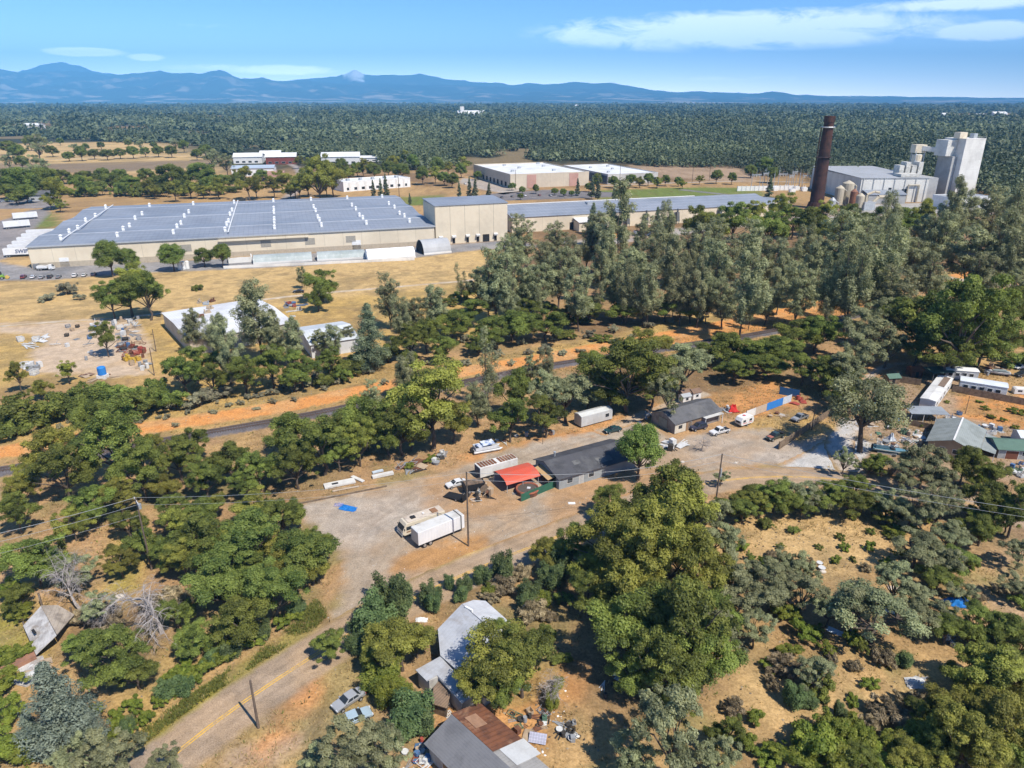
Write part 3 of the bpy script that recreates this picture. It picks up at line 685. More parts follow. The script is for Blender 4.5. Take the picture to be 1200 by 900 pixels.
def make_cone(seed, n=8000, size=.03, asp=2.1, wob=.16):
    rng = np.random.default_rng(seed); P = []; Q = []; mb = MB()
    mb.tube([Vector((0, 0, -.01)), Vector((0, 0, asp * .95))], [.03, .005], 6)
    for j in range(64):
        u = (j + rng.random()) / 64; b = rng.random() * 6.283; L = .40 * (1 - u) ** .75 * (1 + rng.normal() * wob) * (1 if u > .12 else .75)
        P.append((math.cos(b) * L, math.sin(b) * L, asp * (.1 + .86 * u))); Q.append(.07 + .075 * (1 - u))
        P.append((math.cos(b) * L * .5, math.sin(b) * L * .5, asp * (.12 + .84 * u))); Q.append(.07 + .06 * (1 - u))
    v, f, t = leaves(P, Q, n, size, rng, flat=.5, long=1.2, hemi=.5)
    return v, f, t, mb
def make_bush(seed, n=8500, size=.025, asp=.62, twig=False):
    rng = np.random.default_rng(seed); P, Q = lobed(rng, 34, (0, 0, asp * .34), (.42, .42, asp * .5), .05, .13, k=6)
    P[:, 2] = np.maximum(P[:, 2], .05)
    v, f, t = leaves(P, Q, n, size, rng, long=2.6 if twig else 1.0, flat=0 if twig else .6, hemi=.3 if twig else .75)
    mb = MB()
    for k in range(7): mb.tube([Vector((0, 0, -.01)), Vector(P[k]) * .6, Vector(P[k])], [.012, .008, .003], 4)
    return v, f, t, mb
def make_shoots(seed, n=10000, size=.0245, asp=1.0):
    """upright leafy stems, as of tree-of-heaven thickets"""
    rng = np.random.default_rng(seed); P = []; Q = []; mb = MB()
    for k in range(16):
        a = rng.random() * 6.283; r = .36 * rng.random() ** .5; h = asp * rng.uniform(.5, 1) * (1 - .5 * r)
        b = Vector((math.cos(a) * r * .7, math.sin(a) * r * .7, -.01)); t = Vector((math.cos(a) * r, math.sin(a) * r, h * .93)); mb.tube([b, t], [.01, .004], 4)
        for u in (.35, .55, .75, .95): P.append(b.lerp(t, u)); Q.append(rng.uniform(.10, .15) * (1.25 - .4 * u))
    P = np.array([tuple(p) for p in P])
    v, f, t = leaves(P, Q, n, size, rng, flat=1.0, long=1.15, hemi=.6)
    return v, f, t, mb
SHAPES = {'round': [(make_round(41), .52), (make_round(42, asp=1.1), .57), (make_round(43, asp=.95), .5)], 'oak': [(make_oak(1, 25000, .0155, 78, 1.12, 9, (.05, .115)), .6), (make_oak(2, 24000, .0155, 70, 1.02, 7, (.055, .125)), .55), (make_oak(3, 25000, .015, 84, 1.18, 11, (.045, .11)), .63), (make_oak(4, 23000, .016, 66, .98, 6, (.055, .125)), .52), (make_oak(5, 22000, .0155, 66, 1.3, 9, (.05, .11)), .7), (make_oak(6, 23000, .0155, 74, 1.2, 10, (.05, .11)), .64)],
          'sparse': [(make_oak(s, 14000, .0155, 62, 1.15, 7 + s % 3, (.04, .095)), .62) for s in (7, 8, 9)],
          'open': [(make_open(s), .6) for s in (10, 11, 12)],
          'pine': [(make_pine(13, 20000, .0135, 1.8, 3, 1.1, .35, 1.2), 1.05), (make_pine(14, 20000, .0135, 1.95, 3), 1.08), (make_pine(15, 17000, .014, 2.1, 2, 1.0, .4, 1.2), 1.2), (make_pine(16, 14000, .016, 2.2, 1), 1.2), (make_pine(17, 21000, .013, 1.55, 4, 1.15, .3, 1.0), .95), (make_pine(31, 15000, .0145, 1.7, 3, 1.3, .25, .9), 1.05), (make_pine(32, 17000, .014, 1.5, 2, 1.3, .3, 1.0), .92)],
          'wisp': [(make_pine(s, 6500, .0145, 2.2, 2, .8), 1.25) for s in (18, 19)],
          'cone': [(make_cone(20, 18000, .0165, 1.9), .95), (make_cone(21, 18000, .0165, 1.6, .25), .8)],
          'cyp': [(make_cone(22, 5000, .05, 3.2, .1), 1.6)],
          'bush': [(make_bush(s, asp=.5 + .08 * (s % 3)), .3) for s in (23, 24, 25, 33, 34)],
          'twig': [(make_bush(26, 5200, .03, .6, True), .3), (make_bush(36, 4600, .032, .5, True), .28)],
          'shoot': [(make_shoots(s), .5) for s in (27, 28, 29)]}
# kind: shape, foliage, object name, category, words
KIND = {'of': ('round', 'og', 'oak_tree', 'tree', 'rounded dark oak'), 'og': ('oak', 'og', 'oak_tree', 'tree', 'dense dark green oak'), 'ol': ('oak', 'ol', 'oak_tree', 'tree', 'olive green oak'), 'ob': ('sparse', 'ob', 'oak_tree', 'tree', 'grey green oak'),
        'oo': ('open', 'ob', 'oak_tree', 'tree', 'open crowned oak with bare limbs'), 'oy': ('open', 'ol', 'oak_tree', 'tree', 'thin crowned yellowish oak'),
        'pg': ('pine', 'pg', 'pine_tree', 'tree', 'grey green pine'), 'pw': ('wisp', 'pg', 'pine_tree', 'tree', 'thin wispy pine'), 'pd': ('cone', 'pd', 'conifer_tree', 'tree', 'dense pointed conifer'),
        'pb': ('cone', 'pb', 'conifer_tree', 'tree', 'blue grey conifer'), 'cy': ('cyp', 'pd', 'cypress_tree', 'tree', 'narrow dark cypress'), 'om': ('oak', 'rt', 'oak_tree', 'tree', 'bright mid green oak'), 'rt': ('round', 'rt', 'lawn_tree', 'tree', 'round bright green tree'),
        'bt': ('shoot', 'bt', 'leafy_shrub', 'shrub', 'blue green leafy shrub'), 'bg': ('bush', 'og', 'bush', 'bush', 'dark green bush'), 'bl': ('bush', 'bl', 'bush', 'bush', 'yellow green bush'),
        'bs': ('bush', 'bs', 'sage_bush', 'bush', 'low grey sage bush'), 'bd': ('twig', 'bd', 'dry_bush', 'bush', 'dry brown bush'), 'by': ('shoot', 'bl', 'leafy_shrub', 'shrub', 'bright leafy shrub')}
_TM = {}
def tree_meshes(kind):
    if kind in _TM: return _TM[kind]
    sh, lf = KIND[kind][:2]; out = []
    for i, ((v, f, t, mb), zc) in enumerate(SHAPES[sh]):
        out.append((fast_mesh('crown_' + kind, v, f, LEAF[lf], attr=t), mb.mesh('trunk_' + kind, bark), zc))
    _TM[kind] = out; return out
LAND = [('red carport', 605, 560), ('grey workshop', 700, 535), ('white box trailer', 517, 620), ('white-roofed house', 545, 760), ('rusty-roofed shed', 575, 865), ('tall warehouse block', 550, 262),
        ('brown chimney stack', 962, 200), ('concrete tower', 1128, 200), ('pontoon boat', 572, 526), ('ribbed container', 697, 488), ('house with the long porch', 805, 485), ('blue fence sheets', 912, 475),
        ('green-roofed house', 1124, 508), ('aqua boat', 1037, 532), ('long white mobile home', 1150, 447), ('broken ruin', 55, 735), ('leaning roadside pole', 298, 825), ('silver car', 408, 823), ('storage yard', 100, 410),
        ('sheet metal barn', 240, 372), ('smaller metal barn', 390, 390), ('blue tarp', 1125, 708), ('bare dead tree', 188, 690), ('warehouse with pink panels', 615, 207), ('low white units', 437, 215), ('substation', 905, 220),
        ('boiler house', 1030, 212), ('pale debris sheets', 1035, 712), ('insulator pole', 182, 592), ('white car', 535, 569), ('warehouse front wall', 260, 300), ('parked car row', 65, 325), ('red-walled building', 318, 188), ('arched fabric shelter', 457, 297), ('dumped flat panels', 400, 566), ('pole by the road bend', 840, 565)]
TREES = []
def T(kind, cx, cy, wpx, hs=1.0, rz=None):
    v = tree_meshes(kind)[random.randrange(len(tree_meshes(kind)))]
    if kind in ('og', 'ol', 'ob', 'bg') and 520 < cx < 1010 and 345 < cy < 416: hs *= .7; cy -= 7     # low understorey beside the service road
    elif kind in ('og', 'ol', 'ob') and 600 < cx < 1200 and 400 <= cy < 462: hs *= .84
    if kind == 'of': hs *= .82
    if 800 < cx < 1000 and 395 < cy < 430 and kind in ('og', 'ol', 'ob'): hs *= .82; cy += 8
    if cx < 420 and cy > 480 and kind in ('og', 'ol', 'om'): wpx *= .88
    if cy > 600 and cx > 850 and kind in ('og', 'ol', 'ob', 'oo'): hs *= .84
    if cy > 570 and cx < 420 and kind in ('og', 'ol', 'om'): hs *= .9
    z = 4.0
    for _ in range(6):
        b = G(cx, cy, z); wm = wpx * depth(b) / F; z = v[2] * wm * hs
    b = G(cx, cy, z); rz = random.uniform(0, 6.283) if rz is None else rz
    sh, lf, nm, cat, words = KIND[kind]
    e = empty(nm, (b.x, b.y, 0), rz, None, cat)
    q = wm * random.uniform(1.0, 1.12); kx = random.uniform(.75, 1.3) if cat != 'tree' else random.uniform(.92, 1.1); e.scale = (q * kx, q / kx, q * hs * random.uniform(.85, 1.1))
    link('crown', v[0], e); link('trunk', v[1], e)
    near = min(LAND, key=lambda l: math.hypot(l[1] - cx, (l[2] - cy) * 1.3)); dx, dy = cx - near[1], cy - near[2]
    rel = ('left of' if dx < 0 else 'right of') if abs(dx) > abs(dy) * 1.2 else ('behind' if dy < 0 else 'in front of')
    size = '' if wm * (.5 if cat != 'tree' else 1) < 4 else 'large ' if wm > (11 if cat == 'tree' else 7) else ''
    if cat == 'tree' and wm < 5: size = 'small '
    TREES.append((e, size + words, rel + ' the ' + near[0], math.hypot(dx, dy), nm))
    e['group'] = {'tree': 'trees', 'bush': 'bushes', 'shrub': 'shrubs'}[cat] + ' around the ' + near[0]
    return e
def TT(kind, s):
    for q in s.split(';'):
        if q.strip():
            a = [float(k) for k in q.split()]; T(kind, *a)
# ---- between the railway and the power line, left
TT('og', '130 523 95;78 556 70;165 556 64;208 536 56;240 562 52;268 540 60;302 550 54;338 514 72;376 522 74;346 543 62;405 508 50;428 498 62;396 532 42;110 592 60;20 606 46;40 662 70;205 600 44;110 500 50;470 500 60;455 512 46;225 520 44;285 568 40')
TT('ol', '60 535 60;25 578 44;192 572 44;140 585 44;420 522 44;506 474 90;480 506 46;530 496 44;212 618 54;85 615 40;140 660 40;30 560 36;180 530 40;250 590 36')
TT('og', '610 462 44 1.3;598 488 48;640 488 40;738 440 90;715 460 56;765 455 50')
TT('ob', '642 465 46 1.3;664 462 60;800 432 62;822 412 50;690 460 40;785 470 46')
TT('pg', '475 434 40 .9;622 432 26;436 470 30;560 470 36;640 430 26')
TT('pw', '572 432 40')
TT('og', '848 412 56;880 414 58;912 410 56;862 424 40;900 420 40;942 425 42;968 440 44;985 466 40;935 402 52;958 400 52;992 450 44;700 430 50;1085 382 78;1128 388 92;1165 370 66;1112 412 66;1190 365 60;1075 405 50;1150 405 60;1180 400 40')
TT('ol', '760 415 50')
TT('ob', '1005 425 58;985 440 48;1012 392 60;1040 410 44;1035 378 50;1195 340 40;972 425 44')
# ---- pine belt beyond the railway
TT('pg', '583 318 60;612 278 36 1.1;650 278 40;630 328 46;655 322 46;692 285 34;726 270 48;680 340 42;742 312 46;770 295 42;790 312 44;815 290 46;760 340 42;800 338 42;835 318 44;855 298 44;875 338 58;905 300 36;938 338 48;925 308 40;960 300 44;990 292 56;1000 335 56;1032 318 66;1055 342 56;1070 290 46;1100 278 46;1145 282 80 .85;1175 280 54;1192 255 44;1128 248 50;700 262 26 1.1;560 325 36;610 335 36;720 335 36;850 350 40;900 350 34;970 345 40;1160 250 40;1090 310 48;1010 280 40;880 290 40;945 285 36;840 280 36;780 270 32;755 275 30;1195 300 50;1045 290 44;1115 255 40;670 300 34;705 320 34;820 345 34')
TT('pg', '510 352 40;485 362 34;456 352 34;300 362 66 .85;340 390 36;256 392 32;224 386 30;390 395 26;352 322 14;265 412 36;318 395 34;470 372 30')
TT('pd', '432 394 44;770 262 16;695 258 18;745 300 30;1010 330 34')
TT('og', '530 388 46;548 372 46;572 396 46;600 388 52;640 388 46;500 395 36;560 350 30;480 400 36;520 408 34;615 372 36;950 272 44;902 272 44;985 270 38;1030 268 44;860 262 40;820 268 40;1060 262 40;930 258 36;1000 256 36;690 372 40;730 372 40;780 368 40;810 372 34;665 375 30;560 412 28')
TT('ol', '882 262 34;965 256 34;1080 258 34;845 272 30;915 250 30')
TT('pg', '600 300 34;640 300 34;712 300 36;805 305 34;890 320 38;915 330 34;950 320 38;980 315 40;1040 265 36;1085 265 36;1155 315 44;1180 310 40;575 345 30;595 350 32;735 345 34;755 355 30;830 345 30')
TT('pg', '376 396 26;406 390 22;246 390 24;322 392 26')
TT('pw', '540 330 20;630 350 22;700 350 20;790 345 22;820 360 20;970 370 22;1030 370 24;1105 330 26;880 360 22')
TT('bg', '650 382 22;680 380 24;750 362 24;830 355 22;640 365 26;600 370 26;690 358 24;540 345 20;525 360 22')
TT('bs', '545 395 16;575 405 16;610 400 14;650 395 14;690 392 14;720 385 14;760 380 14;790 375 14;820 372 16;850 368 14')
# ---- field trees and the belt round the metal barns
TT('og', '150 345 52;172 350 44;130 352 38;123 398 28 1.2;376 334 38;228 425 42;214 438 44;318 432 40;286 438 44;250 446 34;352 430 40;372 350 30;345 440 34;385 425 30;262 428 30')
TT('ol', '158 328 36;20 440 22 1.4;46 458 22;78 434 22 1.2')
TT('rt', '128 304 36;150 305 28;201 300 32;238 301 24;260 300 24')
TT('bg', '26 482 62;66 472 58;104 464 58;142 460 62;180 456 52;195 468 40;12 498 44;160 472 50;120 478 50;405 428 40;425 418 36;455 415 34;480 420 34;232 336 14;660 398 26;380 445 26;402 440 24;705 402 24;1205 420 40')
TT('bs', '55 347 18;78 338 24;92 348 12;84 492 10;140 484 10;150 482 11;160 480 12;175 478 10;195 488 10;186 488 8;162 492 11;220 482 10;244 462 30;232 470 26;262 458 26;206 472 20;290 464 12;302 462 12;318 460 12;332 452 14;345 456 10;360 450 12;372 440 16;335 440 14;268 474 9;282 472 9;46 497 9;30 504 10;14 508 9;412 402 20;520 432 16;545 424 14;640 410 16;660 412 12;620 412 12;585 415 12;740 395 12;490 440 12;450 448 10;520 440 9')
TT('of', '20 215 44;50 212 36;90 215 24;128 212 28;105 220 20;150 213 28;165 220 20;200 210 38;235 205 34;180 218 20;305 205 18;268 212 24;245 218 24;30 226 26')
TT('ol', '66 228 26;222 222 20;256 221 20;204 224 18;290 215 28;320 218 20;372 214 44;350 220 24;390 215 30;180 225 16;58 236 18;70 240 14')
TT('ob', '265 194 20;45 175 24;10 190 18;40 200 28;5 210 26')
TT('rt', '400 197 20;418 198 18;438 200 18;470 200 22;495 205 20;520 208 18;530 212 16;455 198 18;540 200 16;600 218 10;612 222 10;628 222 9;700 214 14;720 212 16;740 210 16;760 210 14;780 210 14;690 220 10;650 224 9;660 225 9;610 230 8;670 226 8;840 206 16;858 208 14;795 212 12;880 200 16;895 195 20;905 204 18;512 196 18;484 190 16;560 205 12')
TT('cy', '437 220 7;452 219 9;446 223 7;538 222 6;550 221 8;557 222 8;573 223 7;694 220 8;701 222 8;677 218 7;720 227 6;902 222 11;480 232 5')
TT('of', '80 182 16;95 181 16;110 180 16;125 180 18;140 179 16;155 178 16;170 178 14;185 177 16;200 178 16;100 172 10;118 171 10;60 176 18;230 180 16;240 176 18;215 172 14;150 168 10;20 178 22;8 172 22;35 168 18;70 166 10;180 170 10;25 190 18')
TT('ob', '88 172 12;165 172 12;205 168 14;250 192 18;250 182 16')
TT('ol', '350 190 12;362 191 12;425 197 16;460 190 16;475 186 14;510 206 14;525 196 14;545 192 14;408 203 18;435 196 14;380 205 20;360 204 16;392 204 18;700 208 10;770 214 12;750 214 12;800 216 10;820 210 10')
TT('bg', '20 232 26;45 222 24;75 222 20;100 224 22;118 223 20;140 222 24;158 224 20;176 224 20;192 224 22;215 224 18;238 222 18;258 222 20;275 220 18;88 226 16;36 216 22')
TT('of', '72 205 24;100 206 24;120 205 22;140 206 22;172 206 24;188 213 24;215 210 22;242 214 20;258 212 20;280 210 20;60 216 26;145 220 20;210 218 22;10 225 26')
TT('ol', '330 212 24;345 218 22;360 218 24;382 219 20;340 224 18;300 222 16;238 224 16;100 215 16;175 221 16')
# ---- left foreground
TT('om', '290 632 100;352 655 84;258 690 84;322 698 80;300 668 60;268 640 56')
TT('og', '232 640 70;282 730 76;228 752 52;240 600 54;370 640 46;330 606 58;132 768 86;96 760 50;160 790 56;386 757 44;20 705 40;205 720 46')
TT('ol', '300 600 60;270 640 60;335 660 60;365 670 46;215 660 50;310 640 50')
TT('pb', '66 836 82 .8;34 856 48 .8;104 856 48 .8')
TT('ob', '88 672 44;112 715 40;130 890 70;190 895 44;85 890 50')
TT('bd', '118 742 34;136 735 24;100 722 26;205 700 40;178 705 30;128 718 30')
TT('bl', '8 762 30;20 765 36;5 800 40;12 835 40;30 880 50;5 880 50;136 840 26;155 826 24;170 842 22;128 862 24;200 795 28;215 780 30;232 785 34;250 772 30;270 762 30;296 748 26;330 728 22;345 720 20;150 855 20;12 690 34;24 720 26;110 832 22;185 822 18;205 812 16')
TT('bt', '245 770 26;265 760 30;215 800 28;196 805 30;310 735 26;150 850 26;345 712 22')
# ---- thicket by the white-roofed house
TT('bt', '456 690 54;440 716 52;425 725 36;505 690 36;420 750 34;480 828 58;492 845 40;505 705 28;545 682 24;566 672 28;592 662 40;618 690 36;645 672 34;655 655 40;470 700 40;620 705 26;540 695 22;525 680 20;470 850 40')
TT('ol', '470 762 66 .9;488 752 44;450 770 44;640 650 40')
TT('by', '446 790 44;455 815 34;435 770 30;462 800 36;632 700 26;575 690 20;648 815 26;655 800 20')
TT('bd', '590 686 30;625 715 34;610 672 24;640 722 22;575 700 18')
TT('ob', '417 876 78;446 892 56;374 894 46')
TT('oy', '588 768 96;566 800 64')
TT('og', '612 782 72;582 748 40;628 765 44;560 795 44;590 810 48')
# ---- the big oaks in the middle
TT('ol', '745 668 88 1.15;785 655 84 1.2;718 636 84;792 612 96;765 715 84;735 690 80;812 660 84;700 660 56')
TT('og', '802 730 104;738 742 96;826 778 78;772 592 78;780 790 80;690 700 46;840 720 60;715 590 40;670 640 46;745 790 60;790 820 40')
TT('ob', '880 702 72;845 745 60;860 680 50;905 690 60;938 700 56;885 740 46;920 665 44;790 876 100;745 890 60;840 890 50;828 640 44;850 640 40')
# ---- right foreground
TT('oo', '1030 715 104;1018 478 96;1075 640 62')
TT('ob', '1050 690 50;1000 720 60;1098 655 52;1072 705 46;1110 628 44;1070 598 50;1098 600 48;1085 545 52;1058 560 40;1100 560 44;1120 630 36;1090 720 50;955 795 46;972 715 46;1195 650 40;1190 690 36')
TT('og', '1118 660 44;1130 548 44;1160 560 40;1165 590 54;1190 600 50;1150 730 48;1110 740 40;1180 610 40;1100 680 40;1150 610 36;1195 760 46;1030 540 24')
TT('ol', '1165 790 84;1132 868 84;1182 850 78;1112 830 56;1190 800 60;1150 835 60;1060 880 46;1095 885 50')
TT('bl', '960 872 62;1000 862 56;930 888 46;985 888 60;1030 890 40;920 715 36;940 740 30;925 760 26;1000 745 26;1050 620 26;1060 650 22;1020 640 16;1110 850 40;1150 560 20;885 840 24;900 885 34;905 880 26;990 640 14;1130 700 16')
TT('bt', '930 810 36;945 815 30;985 830 22;1060 770 26')
TT('bd', '1040 835 40;1065 845 36;1080 820 26;920 780 36;1035 770 26')
TT('bg', '960 800 40;1000 600 20;930 620 16;985 628 12;1020 622 12;895 612 20;1142 750 40;1200 700 30;900 615 16')
TT('og', '880 580 42 .72;907 582 42 .72;972 584 42 .72;1002 572 36 .7;1000 590 42 .75;850 596 38 .75;1025 592 34 .75;920 592 36 .75;870 600 36 .75;1020 548 26 .8;940 594 30 .75;1040 604 30 .75')
TT('ob', '936 580 42 .75;955 588 36 .75;1040 590 40;990 545 24;845 560 18;840 612 46 .8;812 606 32 .8')
TT('ol', '890 590 32 .75;752 533 2')
TT('rt', '750 531 66 .95')
TT('og', '172 640 52;204 645 50;150 615 46')
TT('bl', '1080 498 8;1110 470 7;1155 478 9;1162 488 9;1192 480 16;1190 500 9;1175 492 7;1148 470 7;505 538 14;480 545 12')
TT('og', '1185 745 46;1100 870 50;1195 880 60;1165 880 50;1080 840 36;1010 890 44;850 860 40;1150 625 40')
TT('ol', '1195 830 60;1110 850 50;1155 895 60')
TT('by', '975 850 40;1075 865 44;1010 870 40;940 875 36')
TT('ob', '1125 690 34;940 672 40;1110 585 40')
TT('bl', '1045 870 36;1075 890 40;1120 790 30;1130 815 34;1165 745 26;875 870 30;1020 800 20;1000 820 18;970 760 20;1040 660 16;980 655 14;900 660 20;870 640 18;930 590 14;1060 600 16;1090 610 14;1140 660 20;955 740 20;905 780 22')
TT('bd', '905 650 14;950 660 12;1015 665 14;890 680 18;1000 780 18;1020 850 22;860 830 24;1100 810 24;1060 820 20;905 800 18;975 770 16;1170 690 16;1150 700 14')
TT('bg', '870 605 14;915 640 10;960 640 10;1000 655 10;1045 630 12;1070 620 14;880 655 14;640 740 24;655 770 22;1010 760 18;1110 720 22;660 700 24')
TT('bs', '420 395 12;460 405 14;500 425 10;560 440 8;600 425 10;680 410 10;720 400 10;300 478 8;320 470 9;250 482 9;205 498 8;120 490 9;70 500 9;345 468 8;380 455 9;430 435 12;395 448 9')
# words that single each one out
NUM = ['', 'nearest', 'second nearest', 'third nearest', 'fourth nearest', 'fifth nearest', 'sixth nearest', 'seventh nearest', 'eighth nearest', 'ninth nearest', 'tenth nearest', 'eleventh nearest', 'twelfth nearest', 'thirteenth nearest', 'fourteenth nearest', 'fifteenth nearest']
_g = {}
for q in TREES: _g.setdefault((q[1], q[2]), []).append(q)
for (wd, rel), L in _g.items():
    L.sort(key=lambda q: q[3])
    for i, q in enumerate(L):
        q[0]['label'] = f'{wd} {rel}' if len(L) == 1 else f'{wd} {rel}, {NUM[min(i + 1, 15)]}'
# ================================================================ the far forest: nobody could count it
FOREST = wpoly([(-500, 123), (1700, 123), (1700, 262), (1170, 252), (1158, 232), (1150, 226), (1085, 226), (960, 226), (945, 206), (880, 208), (872, 198), (770, 196), (700, 189), (560, 189), (520, 198), (490, 200), (450, 196), (436, 187), (372, 185), (340, 186), (300, 174), (260, 186), (250, 178), (120, 166), (0, 160), (-500, 160)])
def far_forest():
    rng = np.random.default_rng(5); D = []; d = 560.0
    pts = []
    while d < 9500:
        s = max(5.2, .0064 * d); n = int(1.5 * d / s); a = (np.arange(n) + rng.random(n)) / n * 1.56 - .78
        dd = d + rng.random(n) * s; pts.append(np.stack([np.sin(a) * dd, np.cos(a) * dd, np.full(n, s)], 1)); d += s * .92
    p = np.concatenate(pts); x, y, s = p.T
    k = inside(FOREST, x, y)
    gap = fbm(x / 130, y / 130, 61, 3); hill = (x < -.28 * y) & (y < 2600)
    k &= ~(hill & (gap > .56)) & ~((gap > .63) & (y > 900)) & ~(fbm(x / 60, y / 420, 67, 3) > .70)
    for P, pc, soft, wan, kk in PAINT:
        if P[:, 1].min() > 1000 and pc is DRY: k &= ~inside(P, x, y)
    p = p[k]; x, y, s = p.T; n = len(p); m = 21
    pine = (fbm(x / 220, y / 220, 71, 3) + (rng.random(n) - .5) * .5) > .46
    wd = s * np.where(pine, .80, 1.25) * rng.uniform(.6, 1.4, n); ht = np.where(pine, 16, 10.5) * rng.uniform(.6, 1.4, n) * np.clip(s / 9, 1, 1.5) * (.45 + 1.1 * fbm(x / 240, y / 420, 93, 4))
    wd = np.minimum(wd, ht * 1.5)
    c = np.repeat(np.arange(n), m); N = n * m
    u = rng.random(N) ** .8; ang = rng.random(N) * 6.283
    rad = np.where(pine[c], .5 * (1 - u) ** .7 + .06, .5 * np.sqrt(np.clip(1 - (2 * u - .9) ** 2, 0.05, 1))) * (.5 + .5 * rng.random(N))
    q = np.stack([x[c] + np.cos(ang) * rad * wd[c], y[c] + np.sin(ang) * rad * wd[c], ht[c] * (.12 + .86 * u)], 1)
    nr = np.stack([np.cos(ang), np.sin(ang), np.full(N, 1.1)], 1) + rng.normal(size=(N, 3)) * .35; nr /= np.linalg.norm(nr, axis=1)[:, None]
    t = np.cross(nr, rng.normal(size=(N, 3))); t /= np.linalg.norm(t, axis=1)[:, None]; b = np.cross(nr, t)
    sz = (wd[c] * .235 * (.6 + .8 * rng.random(N)))[:, None]
    v = np.stack([q - t * sz, q + t * sz * .6 - b * sz, q + t * sz * .6 + b * sz], 1).reshape(-1, 3)
    tone = np.clip((np.where(pine, .30, .62) + (fbm(x / 160, y / 260, 83, 4) - .5) * 1.5 + (rng.random(n) - .5) * .6)[c] + (rng.random(N) - .5) * .3, 0, 1)
    m_ = leaf_mat('far_forest_leaves', (.052, .068, .036), (.155, .18, .09), .15, 0)
    tag(link('forest', fast_mesh('forest', v, np.arange(3 * N).reshape(N, 3), m_, attr=tone)), 'dark mixed forest of pines and oaks filling the plain to the mountains', 'forest', None, 'stuff')
far_forest()
# dry grass and weeds on the near ground
def tufts(name, label, n, polys, hmin, hmax, wid, dark, light, seed, avoid):
    rng = np.random.default_rng(seed); X = []; Y = []
    for P, k in polys:
        q = rng.random((int(n * k), 2)) * (P.max(0) - P.min(0)) + P.min(0); i = inside(P, q[:, 0], q[:, 1]); X.append(q[i, 0]); Y.append(q[i, 1])
    x = np.concatenate(X); y = np.concatenate(Y); k = fbm(x / 6, y / 6, seed, 3) > .40 + .2 * rng.random(len(x))
    for P in avoid: k &= ~inside(P, x, y)
    x = x[k]; y = y[k]; n = len(x); m = 5; c = np.repeat(np.arange(n), m); N = n * m
    a = rng.random(N) * 6.283; h = (hmin + (hmax - hmin) * rng.random(n))[c] * (.6 + .6 * rng.random(N)); r = wid * rng.random(N)
    bx = x[c] + np.cos(a) * r; by = y[c] + np.sin(a) * r; tx = bx + np.cos(a) * h * .6; ty = by + np.sin(a) * h * .6; wv = .03 + .055 * rng.random(N)
    v = np.stack([np.stack([bx - np.sin(a) * wv, by + np.cos(a) * wv, np.full(N, .0)], 1), np.stack([bx + np.sin(a) * wv, by - np.cos(a) * wv, np.full(N, .0)], 1), np.stack([tx, ty, h], 1)], 1).reshape(-1, 3)
    tone = np.clip(.5 + (rng.random(n) - .5)[c] * .8 + (rng.random(N) - .5) * .3, 0, 1)
    tag(link(name, fast_mesh(name, v, np.arange(3 * N).reshape(N, 3), leaf_mat(name + '_blades', dark, light, .2, 0), attr=tone)), label, 'grass', None, 'stuff')
def flecks(name, label, n, P, smin, smax, cols, seed, avoid, kind_group='litter'):
    rng = np.random.default_rng(seed); q = rng.random((n, 2)) * (P.max(0) - P.min(0)) + P.min(0); k = inside(P, q[:, 0], q[:, 1]) & (fbm(q[:, 0] / 5, q[:, 1] / 5, seed, 3) > .36 + .25 * rng.random(n))
    for A in avoid: k &= ~inside(A, q[:, 0], q[:, 1])
    q = q[k]; n = len(q); s_ = (smin + (smax - smin) * rng.random(n) ** 2.5)[:, None]; a = rng.random(n) * 6.283
    ux = np.stack([np.cos(a), np.sin(a), np.zeros(n)], 1); uy = np.stack([-np.sin(a), np.cos(a), np.zeros(n)], 1); p = np.concatenate([q, np.full((n, 1), .02)], 1)
    up = np.array([0, 0, 1]) * s_ * (.25 + .5 * rng.random((n, 1)))
    v = np.stack([p - ux * s_, p - uy * s_ * .6, p + ux * s_ * .9, p + uy * s_ * .7, p + up], 1).reshape(-1, 3)
    b = np.arange(n)[:, None] * 5; f = np.concatenate([b + np.array([[0, 1, 4]]), b + np.array([[1, 2, 4]]), b + np.array([[2, 3, 4]]), b + np.array([[3, 0, 4]])])
    t = rng.random(n); tag(link(name, fast_mesh(name, v, f, leaf_mat(name + '_flecks', cols[0], cols[1], 0, 0), attr=np.tile(t, 4))), label, kind_group, None, 'stuff')
AV = [LOT, RP, BP, DP, STOR]
SCRUB = wpoly([(-80, 480), (560, 420), (1200, 320), (1250, 700), (1250, 940), (-80, 940)])
tufts('dry_grass', 'short dry straw coloured grass on the open ground', 170000, [(SCRUB, 1)], .12, .5, .45, (.26, .18, .08), (.55, .41, .19), 3, AV)
tufts('weeds', 'green weeds growing in patches along the verges', 36000, [(SCRUB, .5), (wpoly([(155, 865), (260, 790), (372, 702), (384, 722), (330, 772), (250, 828), (170, 878)]), .7)], .15, .5, .4, (.07, .085, .016), (.22, .23, .05), 8, AV)

flecks('litter', 'twigs, fallen leaves and stones littering the dry ground', 60000, SCRUB, .06, .30, ((.05, .035, .02), (.36, .29, .20)), 21, [RP, LOT, BP])
flecks('gravel', 'loose stones and small rubbish scattered over the gravel lot', 9000, LOT, .05, .20, ((.10, .08, .06), (.62, .58, .52)), 22, [RP])
flecks('rubble', 'scraps and rubbish scattered over the junk yards', 1600, wpoly([(1020, 500), (1100, 505), (1090, 545), (1050, 545), (1020, 525)]), .08, .40, ((.06, .05, .045), (.75, .74, .72)), 23, [])
flecks('debris', 'small scraps scattered round the rusty shed and under the oaks', 1500, wpoly([(470, 860), (520, 800), (660, 800), (690, 880), (600, 905), (470, 905)]), .06, .28, ((.06, .05, .045), (.75, .74, .72)), 24, [])
